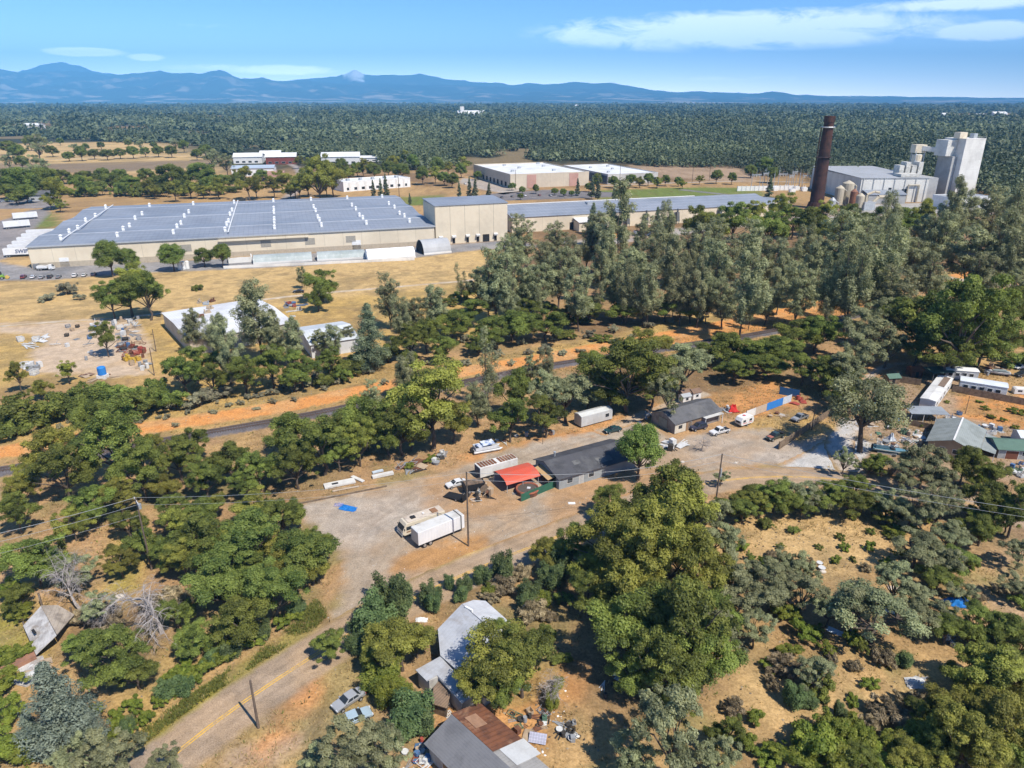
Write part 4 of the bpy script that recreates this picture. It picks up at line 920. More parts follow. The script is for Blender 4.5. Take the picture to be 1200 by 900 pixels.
# ================================================================ buildings
CREAM = mat('cream_wall_panels', (.70, .61, .46), (.60, .52, .39), .05, .7, .75, stripe=[('x', 9.7, .018, .72)], spec=.2)
CREAMY = mat('cream_end_panels', (.62, .54, .41), (.52, .45, .34), .05, .7, .75, stripe=[('y', 9.7, .018, .72)], spec=.2)
BLUEROOF = mat('blue_grey_metal_roof', (.255, .28, .32), (.20, .225, .265), .03, .8, .55, stripe=[('y', 5.2, .10, 1.3), ('x', 2.4, .12, .85), ('y', 1.3, .25, .93)], dirt=((.30, .32, .36), .6), spec=.3)
WHITE = mat('white_painted_metal', (.78, .78, .76), (.62, .62, .60), .6, .5, .5)
WHITEROOF = mat('white_membrane_roof', (.74, .74, .72), (.58, .58, .56), .06, .7, .6)
CONC = mat('pale_concrete', (.74, .72, .67), (.60, .58, .54), .08, .8, .85, stripe=[('z', 7.5, .02, .8), ('x', 6.5, .012, .85)], dirt=((.46, .43, .38), .55))
GREYW = mat('grey_block_wall', (.40, .40, .39), (.31, .31, .30), .1, .7, .8)
DARK = mat('dark_opening', (.02, .02, .022), (.035, .035, .035), 1, .5, .9)
GALV = mat('galvanised_metal', (.46, .48, .49), (.34, .36, .37), .7, .6, .45, .3)
TRIM = mat('white_trim', (.72, .71, .68), None, 1, .4, .6)
WOOD = mat('weathered_boards', (.23, .17, .115), (.14, .10, .07), 1.2, .8, .9, stripe=[('x', .3, .12, .6)])
WOODP = mat('weathered_post', (.20, .15, .105), (.12, .09, .065), 1.5, .8, .9)
PINK = mat('pink_panels', (.50, .30, .24), (.42, .25, .2), .1, .6, .8)
SHING = mat('dark_grey_shingles', (.085, .085, .092), (.062, .062, .066), .35, .8, .9, stripe=[('y', .35, .14, .8), ('x', 1.3, .04, .85)], dirt=((.13, .13, .13), .5))
SHING2 = mat('mid_grey_shingles', (.125, .125, .13), (.09, .09, .092), .35, .8, .9, stripe=[('y', .35, .14, .82)], dirt=((.17, .165, .155), .5))
GSHING = mat('grey_green_shingles', (.27, .295, .28), (.21, .23, .215), .4, .8, .9, stripe=[('y', .35, .14, .85)])
BARNROOF = mat('pale_corrugated_roof', (.72, .72, .71), (.56, .555, .55), .08, .8, .5, stripe=[('x', .9, .12, .82)], dirt=((.44, .40, .35), .5))
RUST = mat('rusty_sheet_roof', (.20, .082, .042), (.12, .055, .034), .45, .9, .85, stripe=[('x', .7, .1, .75)], dirt=((.34, .20, .12), .6), bump=.02)
RUSTP = mat('rusty_metal', (.19, .085, .048), (.10, .055, .04), 1.2, .9, .85)
def site(name, A, B, label, cat, group=None, rz=None):
    """an Empty on the ground at the front left corner; local x runs along the front, y away from the camera"""
    a, b = G(*A), G(*B)
    r = az(a, b) if rz is None else R(rz)
    e = empty(name, (a.x, a.y, 0), r, label, cat, group)
    return e, (b - a).length
def loc(e, px, py, z=0):
    p = G(px, py, z) - e.location; c, s = math.cos(-e.rotation_euler.z), math.sin(-e.rotation_euler.z)
    return Vector((p.x * c - p.y * s, p.x * s + p.y * c, z))
def opening(e, kind, face, u, z, w, h, L, D, m=None, fm=None, inset=.05):
    """a window or door on one face: f front, b back, l left, r right"""
    def q(mb, u0, u1, z0, z1, o0, o1):
        if face == 'f': mb.box(u0, u1, -o1, -o0, z0, z1)
        elif face == 'b': mb.box(u0, u1, D + o0, D + o1, z0, z1)
        elif face == 'l': mb.box(-o1, -o0, u0, u1, z0, z1)
        else: mb.box(L + o0, L + o1, u0, u1, z0, z1)
    fr = MB(); t = min(.09, w * .12); q(fr, u - t, u + w + t, z - (t if kind == 'window' else 0), z + h + t, .004, inset)
    f = fr.build(kind, fm or TRIM, e)
    pn = MB(); q(pn, u, u + w, z + (.02 if kind != 'window' else 0), z + h, inset + .004, inset + .02)
    pn.build('pane' if kind == 'window' else 'panel', m or (glass() if kind == 'window' else DARK), f)
    return f
def gable(e, L, D, he, hr, wm, rm, ov=.45, ridge=.5, end=None, t=.12, rname='roof', x0=0, y0=0):
    mb = MB().prismx([(y0, 0), (y0 + D, 0), (y0 + D, he), (y0 + D * ridge, hr), (y0, he)], x0, x0 + L); mb.build('wall', wm, e)
    s1 = (hr - he) / (D * ridge); s2 = (hr - he) / (D * (1 - ridge)); g = .02
    yr = y0 + D * ridge; z1 = he - ov * s1 + g + t; z2 = he - ov * s2 + g + t; zr = hr + g + t
    r = MB(); r.slab([(x0 - ov, y0 - ov, z1), (x0 + L + ov, y0 - ov, z1), (x0 + L + ov, yr, zr), (x0 - ov, yr, zr)], t)
    r.slab([(x0 - ov, yr, zr), (x0 + L + ov, yr, zr), (x0 + L + ov, y0 + D + ov, z2), (x0 - ov, y0 + D + ov, z2)], t)
    return r.build(rname, rm, e)
def flat(e, L, D, h, wm, rm, par=.5, x0=0, y0=0, name='wall'):
    MB().box(x0, x0 + L, y0, y0 + D, 0, h).build(name, wm, e)
    p = MB(); w = .35
    if par > 0:
        p.box(x0 - .06, x0 + L + .06, y0 - .06, y0 + w, h + .003, h + par); p.box(x0 - .06, x0 + L + .06, y0 + D - w, y0 + D + .06, h + .003, h + par)
        p.box(x0 - .06, x0 + w, y0 + w + .002, y0 + D - w - .002, h + .003, h + par); p.box(x0 + L - w, x0 + L + .06, y0 + w + .002, y0 + D - w - .002, h + .003, h + par)
        p.build('parapet', wm, e)
    return MB().slab([(x0 + w, y0 + w, h + .1), (x0 + L - w, y0 + w, h + .1), (x0 + L - w, y0 + D - w, h + .1), (x0 + w, y0 + D - w, h + .1)], .09).build('roof', rm, e)
# ---- the long warehouse with the blue roof
e, L = site('warehouse', (38, 315), (508, 289), 'huge cream warehouse with a blue-grey metal roof carrying rows of white vents', 'warehouse', rz=17.6)
L = loc(e, 509, 265, 10.5).x; D = loc(e, 443, 228, 11.5).y; HW = 10.3
MB().box(0, L, 0, D, 0, HW).build('wall', CREAM, e)
r = MB(); cap = MB(); nb = 3; z0 = HW + .25
for k in range(nb):
    a, b = D * k / nb, D * (k + 1) / nb; m = (a + b) / 2; zr = z0 + 1.3
    aa = a - (.5 if k == 0 else 0); bb = b + (.5 if k == nb - 1 else 0)
    r.slab([(-.5, aa, z0), (L + .5, aa, z0), (L + .5, m, zr), (-.5, m, zr)], .2); r.slab([(-.5, m, zr), (L + .5, m, zr), (L + .5, bb, z0), (-.5, bb, z0)], .2)
    cap.box(-.5, L + .5, m - .45, m + .45, zr + .01, zr + .12)
r.build('roof', BLUEROOF, e); cap.build('ridge_cap', mat('pale_ridge_metal', (.5, .53, .57), None, .1), e)
MB().box(-.6, L + .6, -.62, -.52, HW - .3, HW + .3).build('gutter', mat('gutter_metal', (.40, .42, .44)), e)
MB().box(-.62, -.52, -.5, D + .5, HW - .1, HW + .35).build('gutter', TRIM, e)
vm = MB().box(-1.1, 1.1, -1.1, 1.1, 0, 2.5, .15, .15).add([(-1.35, -1.35, 2.55), (1.35, -1.35, 2.55), (1.35, 1.35, 2.55), (-1.35, 1.35, 2.55), (0, 0, 3.5)], [(3, 2, 1, 0), (0, 1, 4), (1, 2, 4), (2, 3, 4), (3, 0, 4)]).mesh('roof_vent', WHITE)
for i, (px, py) in enumerate([(75, 277), (140, 274), (204, 272), (264, 270), (322, 267), (377, 264), (430, 262), (480, 259)]):
    x = loc(e, px, py + 2, 11).x
    for fy in (.085, .205, .33, .47, .64, .86):
        k = (fy * nb) % 1; q_ = link('roof_vent', vm, e, (x, D * fy, z0 + 1.3 * (1 - abs(k - .5) * 2))); q_.scale = (.6, .6, .72)
    if i in (0, 3): MB().box(x + 1.6, x + 2.1, D * .03, D * .95, z0 + 1.45, z0 + 1.75).build('roof_pipe', WHITE, e)
for u in (30, 66, 104, 126, 147): opening(e, 'louvre', 'f', u, 4.2, 5, 3.4, L, D, mat('louvre_grey', (.40, .37, .31), stripe=('z', .5, .4, .7)), CREAM, .12)
opening(e, 'door', 'f', 150, 0, 4.5, 5, L, D, WHITE, TRIM, .12); opening(e, 'door', 'f', 12, 0, 4, 4.4, L, D, WHITE, TRIM, .12)
MB().box(84, 128, -1.6, -.02, 8.3, 9.1).build('canopy', CREAM, e)
MB().box(0, L, -.14, -.02, 0, 2.6).build('wall_base', mat('tan_wall_base', (.47, .40, .30), stripe=('x', 5, .02, .7)), e)
# ---- tall block beside it
e, L = site('tall_warehouse_block', (511, 287), (593, 280), 'tall windowless cream block with blue-grey roof and loading doors along its foot', 'warehouse', rz=20)
L = 42; D = 27; h = ztop(G(511, 287), 242)
MB().box(0, L, 0, D, 0, h).build('wall', mat('tall_cream_panels', (.68, .595, .45), (.58, .51, .39), .06, .7, .75, stripe=[('x', 8.4, .03, .6)]), e)
MB().slab([(-.4, -.4, h + .4), (L + .4, -.4, h + .4), (L + .4, D + .4, h + 1.2), (-.4, D + .4, h + 1.2)], .35).build('roof', BLUEROOF, e)
for u in (2, 9.5, 17.5, 23.5, 34.0):
    o = opening(e, 'loading_door', 'f', u, .3, 1.5, 3.4, L, D, DARK, CREAM, .15); MB().cbox((u + .75, -.9, 4.1), (2.2, 1.6, .9), 0, .25).build('dock_hood', TRIM, o)
opening(e, 'loading_door', 'f', 27.2, 0, 3.9, 4.2, L, D, DARK, CREAM, .15)
# ---- long low wing to the right
e, L = site('long_low_warehouse', (600, 273), (906, 255), 'very long low cream warehouse with a blue-grey gabled roof and white ridge line', 'warehouse')
D = 46; h = ztop(G(906, 255), 239)
gable(e, L, D, h, h + 4.2, CREAM, BLUEROOF, .5)
MB().box(-.5, L * .74, D / 2 - .7, D / 2 + .7, h + 4.36, h + 4.75).build('ridge_cap', TRIM, e)
for u, w_, hh in ((L * .69, 3.2, 5), (L * .55, 4, 4.5), (L * .35, 4, 4.5), (L * .2, 4, 4.5), (L * .75, 1.5, 2.5), (L * .82, 1.5, 2.5)): opening(e, 'loading_door', 'f', u, 0, w_, hh, L, D, DARK, CREAM, .15)
for u in (.40, .47, .59, .76, .865): MB().box(L * u, L * u + 2.2, -3.6, -.2, 1.8, 7.6, .3, .8).cyl((L * u + 1.1, -2, 7.4), (L * u + 1.1, -2, 9.6), .6).box(L * u + .2, L * u + .5, -3.3, -3, 0, 1.8).box(L * u + 1.7, L * u + 2, -3.3, -3, 0, 1.8).build('dust_collector', mat('dark_grey_plant', (.10, .11, .11), (.16, .15, .14), .4), e)
MB().box(L * .30, L * .33, 16, 20, h + 2.6, h + 4.6).build('rooftop_unit', GALV, e)
MB().box(40, 58, -9, -.2, 0, 5.6).build('lean_to', CREAM, e); MB().slab([(39.5, -9.6, 5.7), (58.5, -9.6, 5.7), (58.5, -.2, 7.2), (39.5, -.2, 7.2)], .2).build('lean_to_roof', TRIM, e)
e, L = site('end_wing', (906, 254), (948, 246), 'short low cream shed joined to the far right end of the long warehouse', 'warehouse')
L = 26; flat(e, L, 26, 8.5, CREAM, BLUEROOF, .3, 2, 4); opening(e, 'loading_door', 'f', 12, 0, 5, 4.5, L, 30)
e['label'] = 'short low cream shed just left of the foot of the brown chimney stack'
# ---- upper business park
e, L = site('pink_panel_warehouse', (598, 221), (677, 219), 'tan flat-roofed warehouse with two pink wall panels and dark dock side', 'warehouse', rz=20)
L, D, h = 78, 112, 11.5
flat(e, L, D, h, mat('tan_tilt_up', (.60, .52, .40), (.52, .45, .35), .05, .6, .8, stripe=[('x', 13, .012, .7)]), WHITEROOF, 1)
for u in (16, 58): MB().box(u, u + 9, -.25, -.01, 0, h).build('wall_panel', PINK, e)
for i in range(7): opening(e, 'dock_door', 'l', 10 + i * 11, .8, 4.5, 4, L, D, DARK, GREYW, .15)
for i, (x, y) in enumerate([(12, 30), (30, 60), (52, 25), (60, 70), (25, 90), (66, 100)]): MB().box(x, x + 3, y, y + 2.2, h + .1, h + 1.8).build('rooftop_unit', GALV, e)
e, L = site('white_roof_warehouse', (712, 216), (763, 212), 'low grey warehouse with bright white roof right of the pink-panelled one', 'warehouse', rz=20)
L, D, h = 54, 105, 8.5
flat(e, L, D, h, mat('pale_grey_tilt_up', (.55, .54, .51), None, .05, .6, .8), WHITEROOF, .8)
MB().box(-.35, -.07, 2, D - 2, 1, h - 1).build('dark_side_panel', mat('slate_blue_panel', (.10, .13, .16)), e)
for x, y in [(10, 20), (30, 50), (40, 80), (15, 70)]: MB().box(x, x + 2.6, y, y + 2.2, h + .1, h + 1.6).build('rooftop_unit', GALV, e)
opening(e, 'dock_door', 'f', 46, 0, 6, 5, L, D, DARK)
e, L = site('low_white_units', (403, 225), (481, 219), 'long low white unit building with small roof units behind the blue-roofed warehouse', 'warehouse')
D, h = 24, ztop(G(403, 225), 214)
flat(e, L, D, h, WHITE, WHITEROOF, .7)
for i in range(9): opening(e, 'window', 'f', 3 + i * (L - 8) / 8.2, 1.2, 3, 2.2, L, D)
for i in range(8): MB().box(5 + i * L / 8.6, 6.6 + i * L / 8.6, -.4, -.01, 0, h).build('pilaster', TRIM, e)
for i in range(5): MB().box(8 + i * L / 5.5, 10.5 + i * L / 5.5, 9, 12, h + .1, h + 1.8).build('rooftop_unit', GALV, e)
def small(A, L, D, h, rz, wm, rm, label, hr=None, nwin=3, cat='building', name='office_building', face='f', roofov=.8):
    e, _ = site(name, A, A, label, cat, rz=rz)
    if hr: gable(e, L, D, h, hr, wm, rm, roofov)
    else: flat(e, L, D, h, wm, rm, .5)
    for i in range(nwin): opening(e, 'window', face, L * (.08 + .88 * i / max(1, nwin)), 1.1, L / (nwin * 1.7 + 2), h * .26, L, D)
    return e
REDW = mat('dark_red_wall', (.22, .06, .045), (.17, .05, .04), .1); BR2 = mat('pale_blue_roof', (.42, .49, .56), (.35, .41, .48), .06, .6, .6)
small((272, 207), 42, 30, 8, 12, WHITE, BR2, 'white building with wide pale blue roof and dark glazed front', 10, 6)
small((274, 192), 34, 26, 8, 12, TRIM, WHITEROOF, 'white hip-roofed building behind the pale blue-roofed one', 12, 4)
small((305, 188), 26, 24, 8, 12, TRIM, WHITEROOF, 'small white gabled building left of the red-walled one', 11.5, 3)
small((312, 193), 36, 26, 9, 12, REDW, WHITEROOF, 'dark red-walled building with white roof among the business park', 13, 4)
small((306, 212), 22, 16, 7.5, 12, mat('salmon_wall', (.50, .31, .26), (.44, .27, .22), .1), PINK, 'small salmon pink block in front of the pale blue-roofed building', None, 2)
small((377, 193), 46, 34, 9, 10, TRIM, WHITEROOF, 'large white house-like building with stepped roofs against the forest', 13.5, 5)
small((409, 190), 40, 22, 5, 8, TRIM, WHITEROOF, 'low white wing right of the house-like white building', 7, 4)
small((35, 236), 14, 12, 5, 15, mat('grey_siding', (.42, .43, .44)), SHING2, 'small grey house behind the parked cars at the left edge', 7.5, 2, 'house', 'house')
small((18, 151), 60, 40, 9, 5, TRIM, WHITEROOF, 'pale roofed house on the wooded rise at the far left', 14, 3, 'house', 'far_house')
for i, (x, y, s, lb) in enumerate([(165, 141, 34, 'white house on the rise left of a tan clearing'), (180, 140, 26, 'small white house in the tan clearing on the rise'), (148, 144, 26, 'lone white house left of the clearing on the rise'), (537, 139, 110, 'white building with a low tower alone in the far forest'), (1140, 138, 60, 'pale house on the wooded hillside at the far right'),
                                    (1165, 136, 70, 'broad pale house high on the far right hillside'), (1105, 136, 50, 'small pale house left of its neighbours on the far right hillside'), (1185, 139, 50, 'pale house at the far right edge of the forest'), (890, 139, 60, 'white roof showing in the forest beyond the chimney stack'), (878, 137, 45, 'tiny white roof in the forest left of another beyond the stack'), (100, 150, 24, 'white house among trees on the left rise')]):
    e = small((x, y), s, s * .5, s * .16, 8, TRIM, WHITEROOF, lb, s * .28, 3, 'house', 'far_house')
    if i == 3: MB().box(10, 26, 10, 26, s * .16, s * .42).build('tower', TRIM, e)
e, _ = site('water_tank', (675, 128.5), (675, 128.5), 'white water tank standing above the far forest', 'tank', rz=0)
MB().cyl((0, 0, 0), (0, 0, 30), 22, 22, 20).build('tank_shell', WHITE, e, smooth=False); MB().cyl((0, 0, 30), (0, 0, 36), 22, 1, 20).build('roof', WHITE, e)
# ---- power plant
e, _ = site('boiler_house', (1005, 237), (1080, 237), 'big grey boiler house with a broad flat roof beside the chimney stack', 'power plant', rz=1)
h = 18; c1 = loc(e, 969, 195, h); c2 = loc(e, 1081, 207, h); L = min(53, c2.x); D = min(92, c1.y)
MB().box(0, L, 0, D, 0, h).build('wall', mat('grey_cream_cladding', (.68, .66, .60), (.58, .56, .51), .06, .7, .7, stripe=[('x', 3, .05, .86)]), e)
MB().slab([(-.5, -.5, h + .3), (L + .5, -.5, h + .3), (L + .5, D + .5, h + 1.5), (-.5, D + .5, h + 1.5)], .28).build('roof', mat('pale_grey_roof', (.36, .37, .38), (.30, .31, .31), .05, .6, .7), e)
MB().box(L + .1, L + 12, 8, D * .6, 0, h - .5).build('side_wing', GREYW, e)
for u, z, w_, hh in ((L * .62, 7, 4, 3), (L * .42, 8, 2.5, 3)): opening(e, 'window', 'f', u, z, w_, hh, L, D)
for u in (D * .25, D * .7): opening(e, 'window', 'l', u, 6, 4, 4, L, D)
MB().box(L * .05, L * .6, -10, -.1, 0, 7).build('lean_to', GREYW, e); MB().slab([(L * .04, -10.6, 7.1), (L * .61, -10.6, 7.1), (L * .61, -.1, 9.5), (L * .04, -.1, 9.5)], .2).build('lean_to_roof', BLUEROOF, e)
dp = MB()
for k_ in range(7): dp.cyl((L * (.03 + .155 * k_), -.4, 0), (L * (.03 + .155 * k_), -.4, h), .2, .2, 6)
dp.build('downpipes', GALV, e)
MB().tube([(L * .7, -1, 0), (L * .7, -1, 13), (L * .86, -1, 13), (L * .86, -1, 0)], .55, 8).build('pipe', mat('beige_tank', (.50, .44, .33)), e)
pl = MB()
for a in range(4): pl.box(L * .72 + a * 5, L * .72 + a * 5 + 3.6, D * .2, D * .2 + 9, h + 1.2, h + 8 + (a % 2) * 2.5)
pl.box(L * .62, L * .9, D * .05, D * .18, h + .6, h + 2.6); pl.build('rooftop_plant', mat('cream_plant', (.60, .58, .52), (.42, .41, .37), .3, .8), e)
e, _ = site('concrete_tower', (1117, 233), (1144, 230), 'tall windowless pale concrete tower with a shaded left side and rooftop huts', 'tower', rz=14)
h = ztop(e.location, 164); L = 19.5; D = 22
MB().box(0, L, 0, D, 0, h, .3, .3).build('wall', CONC, e); MB().box(.2, L - .2, .2, D - .2, h + .01, h + .9).build('parapet', CONC, e)
MB().box(-9, -.05, 8, 20, h * .72, h - .4).build('headhouse', mat('pale_cladding', (.62, .61, .57), None, .1), e)
MB().box(-4.5, -.05, 5, D - 2, 0, h * .72 - .02).build('side_shaft', GREYW, e)
MB().box(-3, 4, 4, 10, h + .92, h + 5.5).build('rooftop_hut', CREAM, e); MB().box(L - 7, L - 3.5, 6, 10, h + .92, h + 4.4).build('rooftop_hut', GALV, e)
rl = MB()
for i in range(9): rl.box(i * 2.35, i * 2.35 + .12, .1, .22, h + .9, h + 2.1)
rl.box(0, L, .1, .22, h + 2.1, h + 2.25).build('railing', GALV, e)
tw = e
a = G(1076, 231) ; b0 = Vector((a.x, a.y + 14, 0))
e = empty('conveyor_bridge', (b0.x, b0.y, 0), 0, 'pale conveyor bridge on a lattice support leading into the concrete tower', 'conveyor')
hx = tw.location + Vector((-9, 16, 0)); zz = tw.location.z + h * .86; p1 = Vector((0, 0, h * .84)); p2 = Vector((hx.x - b0.x, hx.y - b0.y, h * .80))
d = (p2 - p1); MB().cbox((p1 + p2) / 2, (d.length, 4.2, 3.6), math.atan2(d.y, d.x), 0, -math.atan2(d.z, math.hypot(d.x, d.y))).build('gallery', mat('pale_cladding', (.62, .61, .57)), e)
MB().box(-4, 5, -3, 5, h * .84 - 4, h * .84 + 2.4).build('head_box', CREAM, e)
lt = MB()
for x, y in ((-3, -3), (4, -3), (4, 4), (-3, 4)): lt.cyl((x, y, 0), (x, y, h * .78), .5, .4, 6)
for k in range(6):
    z = h * .12 * (k + 1); z2 = z - h * .11
    for (x, y), (x2, y2) in (((-3, -3), (4, -3)), ((4, -3), (4, 4)), ((4, 4), (-3, 4)), ((-3, 4), (-3, -3))): lt.cyl((x, y, z), (x2, y2, z), .3, .3, 5).cyl((x, y, z2), (x2, y2, z), .22, .22, 5)
lt.build('support', GALV, e); MB().cyl((0, 0, h * .45), (0, 0, h * .72), 4.0, 4.0, 14).cyl((0, 0, h * .33), (0, 0, h * .45), 1.2, 4.0, 14).build('hopper', CREAM, e)
e, _ = site('tower_annex', (1112, 247), (1160, 246), 'low pale building with a grey roof at the foot of the concrete tower', 'building', rz=12)
flat(e, 34, 18, 9, WHITE, mat('pale_grey_roof', (.36, .37, .38)), .4); opening(e, 'window', 'f', 25, 2.5, 4, 3, 34, 18)
pp = MB()
for k_ in range(5): pp.cyl((3 + k_ * 7, -.45, 0), (3 + k_ * 7, -.45, 8.8), .16, .16, 6)
pp.build('downpipes', GALV, e)
st = G(956, 244); e = empty('chimney_stack', (st.x, st.y, 0), 0, 'tall rusty dark brown chimney stack with ring platforms', 'chimney')
h = ztop(st, 138); SM = mat('sooty_rust_steel', (.075, .036, .027), (.035, .022, .02), .14, .9, .85, stripe=[('z', 7, .03, .55)], dirt=((.12, .055, .035), .5))
MB().cyl((0, 0, 0), (0, 0, h), 5.0, 3.3, 20).build('shaft', SM, e, smooth=False)
MB().cyl((0, 0, h * .955), (0, 0, h + 1.2), 3.75, 3.75, 20).build('crown_ring', SM, e)
MB().cyl((0, 0, 0), (0, 0, 4.5), 6.8, 5.6, 16).build('base_collar', SM, e)
for z in (.575, .90): MB().ring((0, 0, h * z), 5.2 - 1.7 * z + .6, .45, 'z', 20, 5).cyl((0, 0, h * z - .2), (0, 0, h * z + .1), 5.9 - 1.7 * z, 5.9 - 1.7 * z, 20).build('ring_platform', SM if z < .9 else GALV, e)
ld = MB(); ld.box(-5.3, -5.0, -1.1, -.9, 0, h * .9).box(-5.3, -5.0, -.1, .1, 0, h * .9).build('ladder', SM, e)
TANKM = mat('beige_tank', (.50, .44, .33), (.36, .30, .23), .2, .8); RT = mat('rusty_tank', (.30, .14, .08), (.2, .1, .07), .2, .8)
for i, (x, y, r_, hh, m_, lb) in enumerate([(981, 243, 3.2, 14, TANKM, 'slim beige silo right beside the base of the chimney stack'), (990, 242, 4.2, 17, TANKM, 'wide beige silo, the largest in front of the boiler house'), (998, 244, 2.6, 12, RT, 'rusty orange tank in front of the boiler house'), (974, 246, 2.5, 7, GALV, 'low galvanised tank at the foot of the chimney stack'), (1006, 246, 3.0, 10, TANKM, 'short beige tank at the front left corner of the boiler house')]):
    p = G(x, y); e = empty('silo', (p.x, p.y, 0), 0, lb, 'silo', 'silos at the power plant')
    MB().cyl((0, 0, 2), (0, 0, hh), r_, r_, 14).build('tank_shell', m_, e); MB().cyl((0, 0, hh), (0, 0, hh + 2), r_, .4, 14).build('roof', m_, e)
    lg = MB()
    for k in range(4): lg.box(r_ * .6 * math.cos(k * 1.57 + .78) - .25, r_ * .6 * math.cos(k * 1.57 + .78) + .25, r_ * .6 * math.sin(k * 1.57 + .78) - .25, r_ * .6 * math.sin(k * 1.57 + .78) + .25, 0, 2)
    lg.build('legs_frame', GALV, e); MB().tube([(r_, 0, hh - 1), (r_ + 2, 0, hh - 2), (r_ + 2.4, 0, 0)], .4, 6).build('pipe', m_, e)
e, _ = site('duct_unit', (1012, 247), (1040, 246), 'tangle of beige ducts and a machine box in front of the boiler house', 'machinery', rz=14)
MB().box(0, 9, 0, 6, 0, 6).build('machine_box', GALV, e); MB().tube([(9, 3, 5), (13, 3, 9), (20, 3, 9), (24, 3, 4), (24, 3, 0)], 1.2, 8).tube([(2, 2, 6), (2, 2, 11), (8, 2, 13), (14, 4, 12)], .9, 8).build('duct', TANKM, e)
# substation
e, _ = site('substation_wall', (864, 224), (950, 221), 'long low white wall round the substation', 'wall', rz=8)
MB().box(0, 52, 0, .6, 0, 4).build('panel', WHITE, e)
for i in range(14): MB().box(i * 3.98 - .2, i * 3.98 + .35, -.3, .9, 0, 4.3).build('post', TRIM, e)
gm_ = MB(); gm_.cyl((-4, 0, 0), (-4, 0, 13), .3, .2, 6).cyl((4, 0, 0), (4, 0, 13), .3, .2, 6).box(-4.6, 4.6, -.3, .3, 11, 11.7).cyl((0, 0, 11.6), (0, 0, 16), .16, .05, 5)
gm_ = gm_.mesh('frame', GALV); ins = MB()
for x in (-2.6, 0, 2.6): ins.cyl((x, 0, 9.4), (x, 0, 11), .25, .25, 6)
ins = ins.mesh('insulators', TRIM); trf = MB().box(-2, 2, -1.5, 1.5, 0, 3.4).box(-2.7, -2.05, -1.2, 1.2, .6, 3).box(2.05, 2.7, -1.2, 1.2, .6, 3).cyl((-1, 0, 3.4), (-1, 0, 5), .25, .15, 6).cyl((1, 0, 3.4), (1, 0, 5), .25, .15, 6).mesh('transformer', WHITE)
for i, (x, y) in enumerate([(885, 220), (896, 218), (906, 221), (916, 219), (926, 221), (936, 219), (944, 221), (930, 216), (912, 215), (900, 214)]):
    p = G(x, y); e = empty('substation_gantry', (p.x, p.y, 0), R(10 + (i % 3) * 30), 'grey steel substation gantry with hanging insulators behind the white wall', 'gantry', 'substation gantries'); link('frame', gm_, e); link('insulator_set', ins, e)
for i, (x, y) in enumerate([(908, 223.5), (921, 222.5), (933, 223), (942, 224), (928, 226)]):
    p = G(x, y); o = link('transformer', trf, None, (p.x, p.y, 0), R(15)); tag(o, 'white transformer box standing in the substation yard', 'transformer', 'substation transformers')
# ---- shelters in front of the warehouse
def arch(A, B, Wd, h, m, label, name='arched_shelter', openend=None):
    e, L = site(name, A, B, label, 'shelter')
    pr = [(Wd / 2 - Wd / 2 * math.cos(math.pi * k / 12), h * math.sin(math.pi * k / 12)) for k in range(13)]
    if openend is None: MB().prismx(pr, 0, L).build('cover', m, e)
    else:
        c = MB()
        for k in range(12):
            (y0, z0), (y1, z1) = pr[k], pr[k + 1]; c.slab([(0, y0, z0 + .01), (L, y0, z0 + .01), (L, y1, z1 + .01), (0, y1, z1 + .01)], .12)
        c.build('cover', m, e); MB().prismx([(y * .97 + Wd * .015, z * .96) for y, z in pr], .3, .5).build('end_wall', DARK, e)
    rb = MB()
    for i in range(int(L / 4) + 1):
        for k in range(12): rb.cyl((min(L, i * 4 + .1), pr[k][0], pr[k][1]), (min(L, i * 4 + .1), pr[k + 1][0], pr[k + 1][1]), .09, .09, 4, False)
    rb.build('ribs', GALV, e)
    MB().box(-.05, L + .05, -.3, .3, 0, .9).box(-.05, L + .05, Wd - .3, Wd + .3, 0, .9).build('base_wall', CONC, e)
    return e, L
GH = mat('greenhouse_film', (.40, .44, .42), (.30, .34, .32), .15, .7, .35, spec=.5)
arch((297, 310), (366, 306), 9, 3.8, GH, 'pale green plastic tunnel, left one of two before the warehouse')
arch((372, 306), (428, 303), 9, 3.8, GH, 'pale green plastic tunnel left of the white fabric shelter')
arch((431, 306), (487, 302), 9, 5, mat('white_fabric', (.84, .84, .82), (.76, .76, .74), .1, .4, .6), 'bright white fabric tunnel shelter in front of the cream warehouse')
e, L = arch((497, 299), (529, 296), 13, 6.8, mat('grey_fabric', (.42, .43, .44), (.33, .34, .35), .1, .6, .6), 'grey arched shelter with a dark open end at the warehouse corner', openend=1)
MB().prismx([(13 / 2 - 12.4 / 2 * math.cos(math.pi * k / 12), 6.3 * math.sin(math.pi * k / 12)) for k in range(13)], L - .3, L - .1).build('dark_mouth', DARK, e)
def wallrun(name, A, B, h, t, m, label, posts=0, pm=None, cat='fence', cap=None):
    e, L = site(name, A, B, label, cat)
    MB().box(0, L, 0, t, 0.02, h).build('panel', m, e)
    for i in range(posts):
        u = L * i / max(1, posts - 1); MB().box(u - .08, u + .08, t + .003, t + .16, 0, h + .12).build('post', pm or WOODP, e)
    return e, L
wallrun('retaining_wall', (262, 315), (486, 305), 1.3, .5, CONC, 'long pale concrete kerb wall in front of the plastic tunnels', 0, None, 'wall')
e, L = site('storage_bay', (268, 309), (296, 307), 'open concrete storage bay left of the plastic tunnels', 'bay'); MB().box(0, L, 0, .5, 0, 2.6).box(0, .5, .52, 8, 0, 2.6).box(L - .5, L, .52, 8, 0, 2.6).build('wall', CONC, e); MB().ball((L / 2, 4, 0), 3, 10, 4, (1.4, 1, .7), True).build('sand_heap', mat('pale_sand', (.5, .44, .35)), e)
